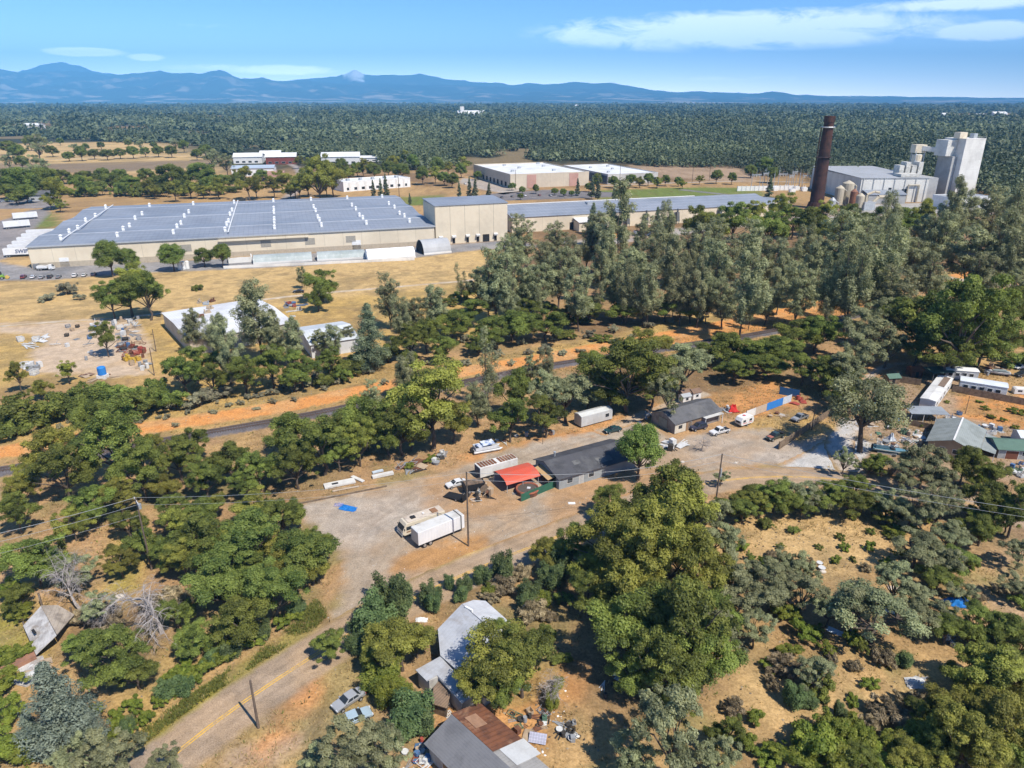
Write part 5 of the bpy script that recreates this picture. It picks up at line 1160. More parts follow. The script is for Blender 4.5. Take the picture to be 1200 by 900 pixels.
for i in range(3):
    p = G(211 + i * 4.5, 316 - i * .6); e = empty('white_tank', (p.x, p.y, 0), 0, 'white upright tank in the row of three below the lawn trees', 'tank', 'white upright tanks'); MB().cyl((0, 0, 0), (0, 0, 3.4), .9, .9, 12).build('tank_shell', WHITE, e); MB().ball((0, 0, 3.4), .9, 12, 4, (1, 1, .5), True).build('lid', WHITE, e)
# ---- metal barns
e, L = site('metal_barn', (225, 417), (287, 397), 'metal barn with broad pale corrugated roof and beige front left of the tall pine', 'barn', rz=36)
L, D = 33, 38; gable(e, L, D, 5.0, 6.0, mat('beige_sheet_wall', (.50, .43, .34), (.42, .36, .28), .2, .7), BARNROOF, .4)
opening(e, 'door', 'f', 4, 0, 5, 3.8, L, D, mat('pale_door', (.56, .53, .48))); opening(e, 'door', 'f', 14, 0, 4, 3.4, L, D, GREYW)
jm = [RUSTP, mat('tan_scrap', (.45, .36, .26)), GALV]
for i, (px, py) in enumerate([(235, 372), (243, 366), (240, 377), (227, 378), (246, 360), (241, 354), (248, 350), (233, 351)]):
    q = loc(e, px, py, 6.0); o = MB().box(-1.1, 1.1, -.7, .7, 0, .5).cbox((.4, .1, .8), (1.6, .5, .6), .6).cyl((-.8, 0, .5), (-.8, .1, 1.4), .3, .3, 8).build('scrap_heap', jm[i % 3]); w_ = e.matrix_basis @ Vector((q.x, q.y, 0)); o.location = (w_.x, w_.y, 5.17 + 1.0 * (1 - abs(q.y - D / 2) / (D / 2))); o.rotation_euler = (0, 0, i * .7)
    tag(o, 'heap of rusty scrap lying on the roof of the pale metal barn', 'scrap', 'scrap on the barn roof')
e, L = site('small_metal_barn', (366, 420), (412, 408), 'smaller metal barn with pale blue roof right of the tall pine', 'barn', rz=28)
L, D = 15, 20; gable(e, L, D, 4.4, 6.2, mat('white_sheet_wall', (.62, .63, .63), (.5, .51, .52), .2, .7), mat('pale_blue_corrugated', (.62, .65, .66), (.5, .53, .55), .08, .8, .5, stripe=[('x', .9, .12, .84)]), .4)
opening(e, 'door', 'f', 5, 0, 4, 3.3, L, D, GREYW)
# ================================================================ the yard
e, L = site('workshop', (655, 574), (742, 548), 'long low grey workshop with a dark shingled roof behind the red carport', 'workshop', rz=29)
L, D = 19.5, 9.4
gable(e, L, D, 2.7, 4.1, mat('grey_painted_boards', (.30, .325, .335), (.24, .26, .27), .5, .6, .8, stripe=[('z', .3, .1, .85)]), SHING, .5, .58)
for u in (2, 7.4): opening(e, 'window', 'f', u, 1.0, 1.3, 1.0, L, D)
opening(e, 'door', 'f', 5.0, 0, .95, 2.05, L, D, GREYW); opening(e, 'door', 'l', 1.2, 0, 3.2, 2.4, L, D, DARK, WOODP); opening(e, 'door', 'l', 5.3, 0, 2.8, 2.3, L, D, DARK, WOODP)
MB().cyl((3.4, 7.2, 3.2), (3.4, 7.2, 4.4), .16).cyl((3.4, 7.2, 4.4), (3.4, 7.2, 4.75), .3, .3).build('roof_vent', GALV, e)
MB().box(.02, L, -.03, -.005, 2.35, 2.68).build('fascia', WOODP, e)
zz = lambda y: 2.84 + (y / (D * .58)) * 1.4
for a, b, c_, d_ in ((10.5, 14.2, .8, 2.4), (5.2, 6.9, 2.2, 3.4)): MB().slab([(a, c_, zz(c_) + .03), (b, c_, zz(c_) + .03), (b, d_, zz(d_) + .03), (a, d_, zz(d_) + .03)], .02).build('roof_patch', mat('faded_patch', (.15, .15, .145), (.10, .10, .10), .8, .9, .9), e)
e, L = site('red_carport', (594, 578), (630, 565), 'open carport with an arched faded red metal roof beside the grey workshop', 'carport', rz=29)
L, D = 7.6, 5.6; REDM = mat('faded_red_roof', (.60, .10, .055), (.50, .12, .075), .5, .7, .5, stripe=[('x', .5, .1, .86)])
pr = [(-.25, 2.05), (.15, 2.5), (.9, 2.85), (D / 2, 3.05), (D - .9, 2.85), (D - .15, 2.5), (D + .25, 2.05)]; c = MB()
for k in range(6):
    (y0, z0), (y1, z1) = pr[k], pr[k + 1]; c.slab([(-.2, y0, z0), (L + .2, y0, z0), (L + .2, y1, z1), (-.2, y1, z1)], .05)
c.build('roof', REDM, e)
for x in (.1, L / 2, L - .1):
    for y in (.05, D - .05): MB().box(x - .05, x + .05, y - .05, y + .05, 0, 2.4).build('post', GALV, e)
MB().box(0, L, D - .02, D + .02, .05, 2.2).build('back_sheet', GALV, e)
e, L = site('red_striped_trailer', (563, 563), (603, 546), 'old white trailer with rusty red ribs along its roof beside the carport', 'trailer', rz=30)
L, D = 9.2, 2.7; MB().box(0, L, 0, D, .55, 2.85).build('body', mat('dull_white_trailer', (.66, .65, .61), (.52, .5, .46), .5, .7, .6), e, bevel=.05)
rr = MB()
for i in range(13):
    if i != 6: rr.box(.35 + i * .68, .82 + i * .68, .3, D - .3, 2.86, 2.96)
rr.build('roof_ribs', RUST, e); MB().box(-.06, -.01, .2, D - .2, .6, 2.7).build('rear_door', mat('slate_panel', (.09, .10, .12)), e)
for x in (2, 3.1, 7.6):
    for y in (.15, D - .15): MB().cyl((x, y - .14, .42), (x, y + .14, .42), .42, .42, 12).build('wheel', mat('tyre_rubber', (.025, .025, .025)), e)
e, L = site('plywood_sheet', (630, 563), (652, 571), 'tan plywood roof sheet propped slanting against the workshop gable end', 'board', rz=-60)
e2 = e.location; bpy.data.objects.remove(e)
o = MB().slab([(0, 0, 0), (5.6, 0, 0), (5.6, 1.9, 0), (0, 1.9, 0)], .06).build('plywood_sheet', mat('bare_plywood', (.50, .33, .16), (.42, .28, .14), .8), None, 'tan plywood sheet propped slanting against the gable end of the workshop', 'board')
p0 = G(626, 548, 2.2); o.location = p0; o.rotation_euler = (R(14), R(3), R(-61))
e, L = wallrun('green_panel_fence', (611, 588), (651, 571), 1.7, .06, mat('dark_green_sheet', (.035, .13, .085), (.03, .10, .07), .6, .6, .6), 'low dark green sheet fence in front of the red carport', 6)
p = G(618, 577); e = empty('stock_tank', (p.x, p.y, 0), 0, 'round rusty-rimmed stock tank behind the green sheet fence', 'tank')
TY = mat('tyre_rubber', (.025, .025, .025)); MB().cyl((0, 0, 0), (0, 0, .9), 2.3, 2.3, 24, True).build('tank_wall', RUSTP, e); MB().ring((0, 0, .95), 2.25, .22, 'z', 24, 6).build('rim', mat('red_brown_rim', (.34, .11, .06), (.22, .08, .05), 1, .7), e); MB().cyl((0, 0, .91), (0, 0, .93), 2.0, 2.0, 24).build('water_fill', mat('murky_fill', (.10, .085, .07)), e)
# ribbed container
e, L = site('ribbed_container', (681, 502), (718, 491), 'pale grey ribbed metal container standing under the oaks at the yard edge', 'container', rz=31)
L, D = 9.6, 3.0; MB().prismx([(0, .35), (D, .35), (D, 3.0), (D / 2, 3.4), (0, 3.0)], 0, L).build('body', mat('pale_grey_container', (.56, .57, .56), (.46, .46, .44), .4, .6, .55), e)
rb = MB()
for i in range(24): rb.box(.1 + i * .4, .26 + i * .4, -.06, -.003, .4, 2.95)
rb.build('side_ribs', mat('pale_grey_container', (.56, .57, .56)), e); opening(e, 'window', 'f', 7.4, 1.3, 1.1, .9, L, D); MB().box(.3, L - .3, .3, D - .3, 0.05, .35).build('skid', RUSTP, e)
MB().box(-.05, -.006, .2, D - .2, .45, 2.9).build('end_door', GALV, e)
# grey house with porch
e, L = site('grey_roof_house', (790, 509), (845, 490), 'grey-roofed house with a weathered wooden gable end and large barn door', 'house', rz=31)
L, D = 15.2, 8.2; gable(e, L, D, 2.8, 4.4, mat('weathered_grey_boards', (.27, .245, .225), (.18, .165, .15), .6, .8, .9, stripe=[('y', .25, .1, .7)]), SHING2, .4)
opening(e, 'door', 'l', 2.6, 0, 3.0, 2.7, L, D, mat('grey_barn_door', (.22, .235, .21)), WOODP); opening(e, 'door', 'f', 4.5, 0, 1, 2.1, L, D, WOODP); opening(e, 'window', 'f', 1.2, 1.1, 1.2, .9, L, D)
MB().box(.05, 3.6, -.06, -.008, 0.1, 2.6).build('white_cladding', mat('cream_siding', (.62, .57, .47), stripe=('z', .25, .1, .85)), e); MB().box(3.7, 9, -.05, -.008, .1, 2.5).build('brown_cladding', mat('brown_siding', (.30, .19, .11), stripe=('x', .3, .1, .7)), e)
e, L = site('porch_roof', (826, 502), (850, 495), 'flat dirty white porch roof on posts beside the grey-roofed house', 'porch', rz=31)
MB().slab([(0, 0, 2.62), (6.2, 0, 2.62), (6.2, 5.2, 2.8), (0, 5.2, 2.8)], .14).build('roof', mat('stained_white_roof', (.55, .54, .50), (.40, .38, .34), .6, .9, .8), e)
for x in (.2, 6):
    for y in (.2, 5): MB().box(x - .07, x + .07, y - .07, y + .07, 0, 2.46).build('post', TRIM, e)
for A, L, D, h, hr, rz, wm, rm, lb in [((800, 471), 2.8, 2.4, 2.2, 2.9, 24, WOOD, mat('brown_shed_roof', (.20, .13, .09), (.14, .09, .07), .8), 'small brown shed with a brown roof behind the grey-roofed house'), ((812, 470), 2.6, 2.4, 2.2, 2.9, 26, TRIM, mat('brown_shed_roof', (.20, .13, .09)), 'white shed with a brown gabled roof behind the grey-roofed house'), ((800, 474), 2.6, 2, 2.0, 2.5, 24, TRIM, GALV, 'tiny white privy-like shed behind the grey-roofed house')]:
    e, _ = site('garden_shed', A, A, lb, 'shed', rz=rz); gable(e, L, D, h, hr, wm, rm, .2); opening(e, 'window', 'f', L * .35, 1, .8, .7, L, D)
# fences
e, L = site('blue_sheet_fence', (874, 491), (927, 471), 'sheet fence of white, bright blue and white panels across the yard', 'fence')
for i, (a, b, m_) in enumerate([(0, .2, TRIM), (.2, .44, mat('tan_panel', (.52, .42, .32))), (.44, .80, mat('bright_blue_sheet', (.03, .20, .58), (.04, .24, .6), .5, .5, .5)), (.80, 1, mat('pale_blue_sheet', (.52, .60, .68)))]): MB().box(L * a + .03, L * b - .03, 0, .06, .1, 2.2).build('panel', m_, e)
for i in range(7): MB().box(L * i / 6 - .06, L * i / 6 + .06, .065, .19, 0, 2.3).build('post', WOODP, e)
wallrun('blue_tarp_fence', (913, 462), (936, 466), 2.2, .06, mat('dark_blue_tarp', (.025, .10, .24), (.03, .13, .30), .8, .6, .5), 'dark blue tarp fence in tree shade at the back of the yard', 4)
wallrun('board_fence', (913, 527), (980, 482), 2.0, .07, WOOD, 'tall weathered board fence between the yard and the gravel drive', 12)
wallrun('board_fence', (1115, 459), (1200, 475), 1.9, .07, WOOD, 'long brown board fence in front of the long white mobile home', 10)
wallrun('board_fence', (1040, 446), (1078, 452), 1.9, .07, WOOD, 'brown board fence behind the fenced dirt pen', 6)
wallrun('board_fence', (1040, 556), (1070, 560), 1.5, .07, WOOD, 'short grey board fence by the road below the aqua boat', 5)
wallrun('board_fence', (1010, 486), (1062, 492), 1.8, .07, WOOD, 'weathered board fence below the aqua tarp roof', 6)
wallrun('board_fence', (1064, 498), (1108, 507), 1.5, .07, WOOD, 'dark board fence in front of the flat grey carport', 6)
wallrun('board_fence', (1018, 553), (1040, 557), 1.3, .07, mat('bare_plywood', (.50, .33, .16)), 'pale plywood fence left of the grey one below the aqua boat', 3)
# ================================================================ homes on the right
def mobile(A, B, W, h, wm, rm, label, nwin=4, patchm=None, name='mobile_home'):
    e, L = site(name, A, B, label, 'mobile home')
    MB().box(0, L, 0, W, .35, h).build('wall', wm, e, bevel=.04); MB().prismx([(-.12, h), (W + .12, h), (W + .12, h + .1), (W / 2, h + .38), (-.12, h + .1)], -.12, L + .12).build('roof', rm, e)
    MB().box(.2, L - .2, .2, W - .2, 0, .34).build('skirt', GREYW, e)
    for i in range(nwin): opening(e, 'window', 'f', L * (.08 + .86 * i / nwin), 1.25, min(1.4, L / nwin * .5), .85, L, W)
    opening(e, 'door', 'f', L * .5, .4, .85, 1.95, L, W, GREYW)
    if patchm: MB().box(L * .55, L * .95, W * .12, W * .55, h + .3, h + .42).build('roof_patch', patchm, e)
    return e
MH = mat('pale_mobile_wall', (.66, .66, .64), (.55, .55, .53), .4, .6, .6, stripe=('z', .28, .1, .88))
mobile((1123, 458), (1178, 467), 4.2, 3.0, MH, mat('bluish_white_roof', (.66, .70, .75), (.56, .60, .66), .3, .7, .5), 'long white mobile home with windows behind the brown board fence', 5)
mobile((1107, 444), (1145, 447), 3.4, 2.8, mat('grey_mobile_wall', (.50, .52, .53)), WHITEROOF, 'narrow white mobile home behind the longer one', 4)
mobile((1094, 483), (1114, 455), 3.6, 2.9, MH, mat('white_ribbed_roof', (.72, .71, .68), (.56, .55, .52), .3, .8, .5, stripe=('x', 1.1, .07, .75)), 'white ribbed mobile home with a brown patch on its roof', 4, mat('brown_roof_patch', (.22, .16, .12)))
e, L = site('green_canopy', (1092, 448), (1120, 449), 'flat green canopy roof between two white mobile homes', 'canopy', rz=8); MB().slab([(0, 0, 2.7), (7, 0, 2.7), (7, 5, 2.8), (0, 5, 2.8)], .1).build('roof', mat('dark_green_canvas', (.10, .15, .12)), e)
for x in (.2, 6.8):
    for y in (.2, 4.8): MB().cyl((x, y, 0), (x, y, 2.6), .06).build('post', GALV, e)
e, L = site('flat_carport', (1066, 495), (1104, 500), 'flat grey metal carport roof left of the green-roofed house', 'carport', rz=-4)
MB().slab([(0, 0, 2.4), (9.2, 0, 2.4), (9.2, 4.6, 2.6), (0, 4.6, 2.6)], .1).build('roof', mat('grey_corrugated', (.30, .33, .35), (.24, .26, .28), .3, .7, .6, stripe=('x', .6, .1, .84)), e)
for x in (.2, 3.2, 6.2, 9):
    for y in (.2, 4.4): MB().box(x - .05, x + .05, y - .05, y + .05, 0, 2.28).build('post', TRIM, e)
e, L = site('green_roof_house', (1100, 527), (1130, 532), 'house with a grey-green gabled shingle roof and pale ridge facing the road', 'house', rz=-20)
r0 = G(1118, 515, 4.4); r1 = G(1128, 491, 4.4); raz = math.atan2(r1.y - r0.y, r1.x - r0.x)
L, D = (r1 - r0).length + .5, 9.4; e.rotation_euler.z = raz; e.location = r0 - Vector((math.cos(raz + 1.5708), math.sin(raz + 1.5708), 0)) * D / 2 ; e.location.z = 0
gable(e, L, D, 2.7, 4.3, mat('tan_siding', (.38, .28, .19), (.30, .22, .15), .5, .6, .8, stripe=('z', .25, .1, .8)), GSHING, .5)
MB().box(-.5, L + .5, D / 2 - .18, D / 2 + .18, 4.44, 4.5).build('ridge_cap', TRIM, e); opening(e, 'window', 'l', 3, 1, 1.4, 1, L, D); opening(e, 'door', 'l', 6, 0, .95, 2, L, D, WOODP); opening(e, 'window', 'f', 3, 1, 1.4, 1, L, D)
MB().slab([(L * .2, -3.4, 2.1), (L * .9, -3.4, 2.1), (L * .9, -.55, 2.5), (L * .2, -.55, 2.5)], .1).build('porch_roof', GSHING, e)
for x in (L * .22, L * .88): MB().box(x - .06, x + .06, -3.3, -3.18, 0, 2).build('porch_post', TRIM, e)
e, L = site('arched_door_shed', (1168, 537), (1192, 541), 'open-fronted shed with a green roof and brown arched doorway at the right edge', 'shed', rz=-8)
gable(e, 7, 5.4, 2.5, 3.5, mat('grey_boards', (.33, .33, .32), stripe=('x', .3, .1, .7)), mat('dark_green_roof', (.10, .17, .13), (.08, .13, .10), .5), .5); opening(e, 'door', 'f', 1.6, 0, 2.6, 2.0, 7, 5.4, mat('red_brown_door', (.16, .06, .035)), TRIM); opening(e, 'window', 'f', 5, 1, 1, .9, 7, 5.4)
e, L = site('garden_shed', (1194, 523), (1210, 525), 'pale blue-roofed shed cut by the right edge behind the arched shed', 'shed', rz=-8); gable(e, 4, 4, 2.3, 3.1, MH, mat('pale_blue_corrugated', (.46, .53, .58)), .3)
e, L = site('garden_shed', (1041, 451), (1056, 452), 'small dark shed with a green roof in the dirt pen', 'shed', rz=10); gable(e, 3.4, 2.6, 2.0, 2.7, WOOD, mat('dark_green_roof', (.10, .17, .13)), .3); opening(e, 'door', 'f', 1, 0, .9, 1.7, 3.4, 2.6, DARK, WOODP)
e, L = site('garden_shed', (1068, 443), (1082, 444), 'reddish brown shed against the dark oaks behind the fence', 'shed', rz=6); gable(e, 3.2, 3, 2.2, 3.0, RUSTP, RUST, .3); opening(e, 'door', 'f', 1.1, 0, .9, 1.8, 3.2, 3, DARK, WOODP)
e, L = site('tarp_roof', (1000, 485), (1026, 487), 'pale aqua tarp roof on poles behind the open-crowned oak', 'canopy', rz=-6); MB().prismx([(0, 2.1), (4, 2.1), (2, 2.9)], 0, 6).build('cover', mat('aqua_tarp', (.38, .58, .62), (.32, .5, .55), .6, .6, .5), e)
for x in (.15, 5.85):
    for y in (.1, 3.9): MB().cyl((x, y, 0), (x, y, 2.12), .05).build('post', GALV, e)
# ================================================================ foreground houses
ROOFW = mat('pale_blue_white_roof', (.44, .455, .48), (.36, .37, .39), .35, .8, .6, stripe=('x', .55, .08, .88), dirt=((.30, .28, .26), .55))
def polyhouse(e, pts, z, wm, rm, t=.14, inset=.35, rname='roof', zs=None):
    """roof sheet from its corners seen in the photograph at height z, walls under it"""
    L = [loc(e, px, py, zs[i] if zs else z) for i, (px, py) in enumerate(pts)]; c = sum(L, Vector()) / len(L)
    MB().slab([tuple(v) for v in L][::-1] if sum(L[i].x * L[(i + 1) % len(L)].y - L[(i + 1) % len(L)].x * L[i].y for i in range(len(L))) < 0 else [tuple(v) for v in L], t).build(rname, rm, e)
    I = [c + (v - c) * (1 - inset / max(.5, (v - c).length)) for v in L]; mb = MB(); n = len(I)
    mb.add([(v.x, v.y, 0) for v in I] + [(v.x, v.y, v.z - t - .02) for v in I], [(i, (i + 1) % n, (i + 1) % n + n, i + n) for i in range(n)] + [tuple(range(n, 2 * n))]); mb.build('wall', wm, e)
e, _ = site('white_roof_house', (515, 770), (560, 800), 'old house with pale blue-white metal roofs half hidden by a yellowish oak', 'house', rz=-38)
HW_ = mat('grey_white_siding', (.50, .48, .44), (.36, .34, .31), .5, .8, .8)
zr, ze = 4.7, 3.1
polyhouse(e, [(541, 708), (513, 737), (516, 768), (566, 812), (610, 768)], 0, HW_, ROOFW, zs=[zr, ze, ze - .1, ze - .1, zr])
polyhouse(e, [(541.3, 707.8), (555, 703), (569, 704), (604, 735), (612, 767)], 0, HW_, mat('bright_metal_roof', (.56, .57, .58), (.46, .46, .47), .3, .8, .5, stripe=('x', .55, .08, .88)), zs=[zr - .02, ze + .5, ze + .2, ze + .2, zr - .02])
polyhouse(e, [(516, 769), (487, 785), (500, 798), (512, 791), (533, 812), (545, 800)], 2.75, HW_, ROOFW, rname='low_roof')
polyhouse(e, [(512, 792), (541, 824), (562, 812), (546, 800), (533, 785)], 2.6, HW_, ROOFW, rname='low_roof')
q = loc(e, 547, 712, 4.7); MB().box(q.x - .2, q.x + 1.2, q.y - .25, q.y + .05, 4.5, 4.95).build('ridge_flashing', WHITE, e)
e, _ = site('rusty_roof_shed', (512, 872), (560, 915), 'long shed with grey left roof slope, rusty red right slope and pale sheet', 'shed', rz=-40)
r0 = G(530, 836, 4.2); r1 = G(600, 900, 4.2); raz = math.atan2(r1.y - r0.y, r1.x - r0.x)
D = 8.0; L = (r1 - r0).length + 6; e.rotation_euler.z = raz; n_ = Vector((math.cos(raz + 1.5708), math.sin(raz + 1.5708), 0)); e.location = (r0.x - n_.x * D * .5, r0.y - n_.y * D * .5, 0)
MB().prismx([(0, 0), (D, 0), (D, 2.7), (D / 2, 4.0), (0, 2.7)], .35, L).build('wall', mat('grey_weathered_wall', (.33, .32, .30), (.24, .23, .22), .5, .8, .9, stripe=('x', .4, .1, .75)), e)
MB().slab([(0, -.5, 2.68), (L + .3, -.5, 2.68), (L + .3, D / 2 - .1, 4.16), (0, D / 2 - .1, 4.16)], .1).build('roof', mat('fine_grey_shingles', (.17, .17, .175), (.13, .13, .135), .4, .8, .9, stripe=[('y', .3, .14, .84)]), e)
zf = lambda y: 4.2 - (y - D / 2) * .34
MB().slab([(-.1, D / 2 - .08, 4.2), (7.6, D / 2 - .08, 4.2), (7.6, D + .6, zf(D + .6)), (-.1, D + .6, zf(D + .6))], .06).build('rusty_slope', RUST, e)
MB().slab([(1.4, D / 2 + .8, zf(D / 2 + .8) + .07), (3.6, D / 2 + .8, zf(D / 2 + .8) + .07), (3.6, D / 2 + 2.6, zf(D / 2 + 2.6) + .07), (1.4, D / 2 + 2.6, zf(D / 2 + 2.6) + .07)], .04).build('tan_sheet', mat('tan_rust_sheet', (.36, .21, .13)), e)
MB().slab([(7.62, D / 2 + .9, zf(D / 2 + .9) - .1), (10.6, D / 2 + .9, zf(D / 2 + .9) - .1), (10.6, D + .9, zf(D + .9) - .1), (7.62, D + .9, zf(D + .9) - .1)], .06).build('pale_slope', mat('pale_sheet', (.56, .57, .56), (.46, .46, .45), .5), e)
opening(e, 'window', 'l', 1.4, 1, 1.1, .9, L, D); opening(e, 'window', 'f', 3, 1, 1.2, .9, L, D)
e, _ = site('collapsed_lean_to', (505, 828), (525, 832), 'sagging rust brown lean-to between the pale house and the rusty shed', 'shed', rz=-35); 
polyhouse(e, [(508, 806), (516, 796), (528, 812), (524, 830), (505, 824)], 2.0, WOOD, mat('brown_debris_roof', (.26, .18, .12), (.15, .11, .08), .6, .9, .95, stripe=('x', .35, .2, .6)))
# ruin at left
e, _ = site('broken_ruin', (40, 770), (80, 740), 'broken concrete ruin with a leaning pale slab wall among the oaks', 'ruin', rz=20)
SL = mat('bleached_concrete', (.52, .50, .47), (.34, .32, .30), .7, .9, .9, stripe=('x', .5, .08, .8), dirt=((.22, .17, .12), .6))
def slabpx(pts, z, t, name, m, zs=None): MB().slab([tuple(loc(e, x, y, (zs[i] if zs else z))) for i, (x, y) in enumerate(pts)], t).build(name, m, e)
slabpx([(27, 733), (42, 767), (66, 744), (48, 710)], 0, .16, 'slab_wall', SL, [1.6, 1.0, 2.7, 3.1])
slabpx([(48, 709.5), (66.5, 743.5), (78, 730), (87, 720), (68, 709)], 0, .14, 'broken_slab', mat('stained_concrete', (.40, .34, .27), (.25, .21, .17), .6, .9, stripe=('x', .5, .1, .75)), [3.12, 2.72, 2.0, 1.9, 2.7])
for (x_, y_, h_) in ((30, 738, 1.5), (43, 768, .9), (66, 746, 2.5), (85, 722, 1.7), (50, 712, 2.8)):
    q = loc(e, x_, y_, 0); MB().box(q.x - .12, q.x + .12, q.y - .12, q.y + .12, 0, h_).build('stump_post', WOODP, e)
q = loc(e, 40, 741, 2.2); MB().cbox((q.x, q.y, 2.35), (.35, 1.2, .12), .5).build('dark_hole', DARK, e)
slabpx([(0, 782), (6, 786), (42, 768), (38, 760)], .9, .9, 'low_wall', mat('brick_low_wall', (.33, .17, .11), (.24, .13, .09), 1, .8)); slabpx([(14, 800), (30, 804), (58, 790), (50, 768), (34, 772)], .25, .25, 'floor_slab', SL)
# ================================================================ vehicles
TYM = mat('tyre_rubber', (.025, .025, .025)); RIM = mat('wheel_rim', (.42, .43, .44), None, 2, .4, .4, .5); LAMP = mat('headlight_lens', (.62, .64, .66), None, 1, .2, .2, spec=.6); TAIL = mat('tail_light', (.35, .02, .015), None, 1, .2, .3)
PLAST = mat('black_plastic', (.03, .03, .032), None, 1, .5, .7)
_wh = {}
def wheel(e, x, y, r=.33, w=.22):
    k = (r, w)
    if k not in _wh:
        _wh[k] = (MB().cyl((0, -w / 2, 0), (0, w / 2, 0), r, r, 16).mesh('tyre', TYM), MB().cyl((0, -w / 2 - .012, 0), (0, w / 2 + .012, 0), r * .62, r * .62, 12).mesh('rim', RIM))
    o = link('wheel', _wh[k][0], e, (x, y, r)); link('rim', _wh[k][1], o); return o
def at(px, py, name, rz, label, cat, group=None, z=0):
    p = G(px, py, z); return empty(name, (p.x, p.y, 0), R(rz), label, cat, group)
STY = { # lower profile (x, z) nose +x, cabin profile, length, width
    'sedan': ([(-2.2, .32), (-2.25, .75), (-2.15, .92), (-1.3, .98), (1.0, .95), (1.95, .84), (2.25, .68), (2.28, .34)], [(-1.55, .96), (-.95, 1.40), (.25, 1.42), (1.05, .95)], 1.76),
    'suv': ([(-2.25, .38), (-2.3, .95), (-2.2, 1.08), (1.1, 1.08), (2.1, 1.0), (2.3, .85), (2.32, .4)], [(-2.15, 1.07), (-1.85, 1.70), (.15, 1.72), (1.05, 1.07)], 1.84),
    'pickup': ([(-2.65, .42), (-2.68, .95), (-.62, .97), (-.6, 1.02), (1.35, 1.02), (2.5, .95), (2.65, .8), (2.66, .44)], [(-.75, 1.0), (-.55, 1.72), (.55, 1.74), (1.2, 1.01)], 1.86)}
def car(px, py, rz, style, pm, label, group=None, name=None, cat=None, hood=None, bedload=None):
    lo, cab, W = STY[style]
    e = at(px, py, name or {'sedan': 'parked_car', 'suv': 'parked_car', 'pickup': 'pickup_truck'}[style], rz, label, cat or {'sedan': 'car', 'suv': 'car', 'pickup': 'pickup'}[style], group)
    MB().prism(lo, -W / 2, W / 2, lambda x, z: (.93 if z < .5 else 1) * (.9 if abs(x) > 2.1 else 1)).build('body', pm, e, bevel=.06)
    zt = max(z for _, z in cab); zb = min(z for _, z in cab)
    k = lambda x, z: .78 if z > zb + .2 else .93
    MB().prism(cab[::-1], -W / 2, W / 2, k).build('cabin', pm, e, bevel=.04)
    def wq(pts, nm):   # glass set just proud of the cabin
        MB().add(pts, [tuple(range(len(pts)))]).build(nm, glass(), e)
    hw0, hw1 = W / 2 * .93, W / 2 * .78; (x0, z0), (x1, z1), (x2, z2), (x3, z3) = cab
    L_ = lambda a, b, t: a + (b - a) * t
    d = .02
    wq([(L_(x3, x2, .1) + d, -hw0 * .9, L_(z3, z2, .1) + d), (L_(x3, x2, .1) + d, hw0 * .9, L_(z3, z2, .1) + d), (L_(x3, x2, .9) + d, hw1 * .92, L_(z3, z2, .9) + d), (L_(x3, x2, .9) + d, -hw1 * .92, L_(z3, z2, .9) + d)], 'windscreen')
    wq([(L_(x0, x1, .1) - d, hw0 * .88, L_(z0, z1, .1) + d), (L_(x0, x1, .1) - d, -hw0 * .88, L_(z0, z1, .1) + d), (L_(x0, x1, .9) - d, -hw1 * .9, L_(z0, z1, .9) + d), (L_(x0, x1, .9) - d, hw1 * .9, L_(z0, z1, .9) + d)], 'rear_window')
    for s in (-1, 1):
        for a, b in ((.04, .48), (.53, .96)):
            q = []
            for t, zz in ((a, .12), (b, .12), (b, .88), (a, .88)):
                xb, xt = L_(x0 + .25, x3 - .25, t), L_(x1, x2, t); z = L_(zb, zt, zz); q.append((L_(xb, xt, zz), s * (L_(hw0, hw1, zz) + d), z))
            wq(q if s < 0 else q[::-1], 'side_window')
    r = .40 if style == 'pickup' else .36 if style == 'suv' else .32
    for x in (lo[0][0] + .85, lo[-1][0] - .85):
        for y in (-W / 2 + .1, W / 2 - .1): wheel(e, x, y, r)
    xn = lo[-1][0]; xr = lo[0][0]; zl = .72 if style == 'sedan' else .82
    for s in (-1, 1):
        MB().box(xn - .12, xn + .015, s * W * .36 - .17, s * W * .36 + .17, zl - .09, zl + .06).build('headlight', LAMP, e)
        MB().box(xr - .05, xr + .05, s * W * .38 - .14, s * W * .38 + .14, zl - .05, zl + .1).build('tail_light', TAIL, e)
        MB().box(x3 - .35, x3 - .15, s * (W / 2 + .02) - .07, s * (W / 2 + .02) + .07, zb + .02, zb + .16).build('mirror', pm, e)
    MB().box(xn - .08, xn + .06, -W * .44, W * .44, .36, .52).build('front_bumper', PLAST, e); MB().box(xr - .07, xr + .04, -W * .44, W * .44, .36, .54).build('rear_bumper', PLAST, e)
    if style == 'pickup': MB().box(-2.6, -.82, -W * .43, W * .43, .96, 1.0).build('bed', PLAST, e); MB().box(-2.62, -.8, -W * .47, -W * .43, .97, 1.06).box(-2.62, -.8, W * .43, W * .47, .97, 1.06).build('bed_rails', pm, e)
    if hood: MB().box(1.1, 2.35, -W * .36, W * .36, .985, 1.03).build('hood', hood, e)
    if bedload: MB().cbox((-1.9, .1, 1.2), (1.0, 1.2, .4), .3).cbox((-1.2, -.3, 1.25), (.6, .7, .5), .8).build('bed_load', bedload, e)
    return e
PW, PS, PB, PR, PG_, PN, PT = paint('white', (.72, .72, .71)), paint('silver', (.34, .35, .36)), paint('black', (.022, .023, .025)), paint('maroon', (.20, .03, .035)), paint('grey', (.22, .225, .23)), paint('navy', (.025, .035, .07)), paint('teal', (.015, .055, .06))
car(535, 569.5, 208, 'sedan', PW, 'white saloon car parked alone on the gravel left of the junk heap')
car(718, 506, 206, 'sedan', PT, 'dark teal car half behind the workshop roof')
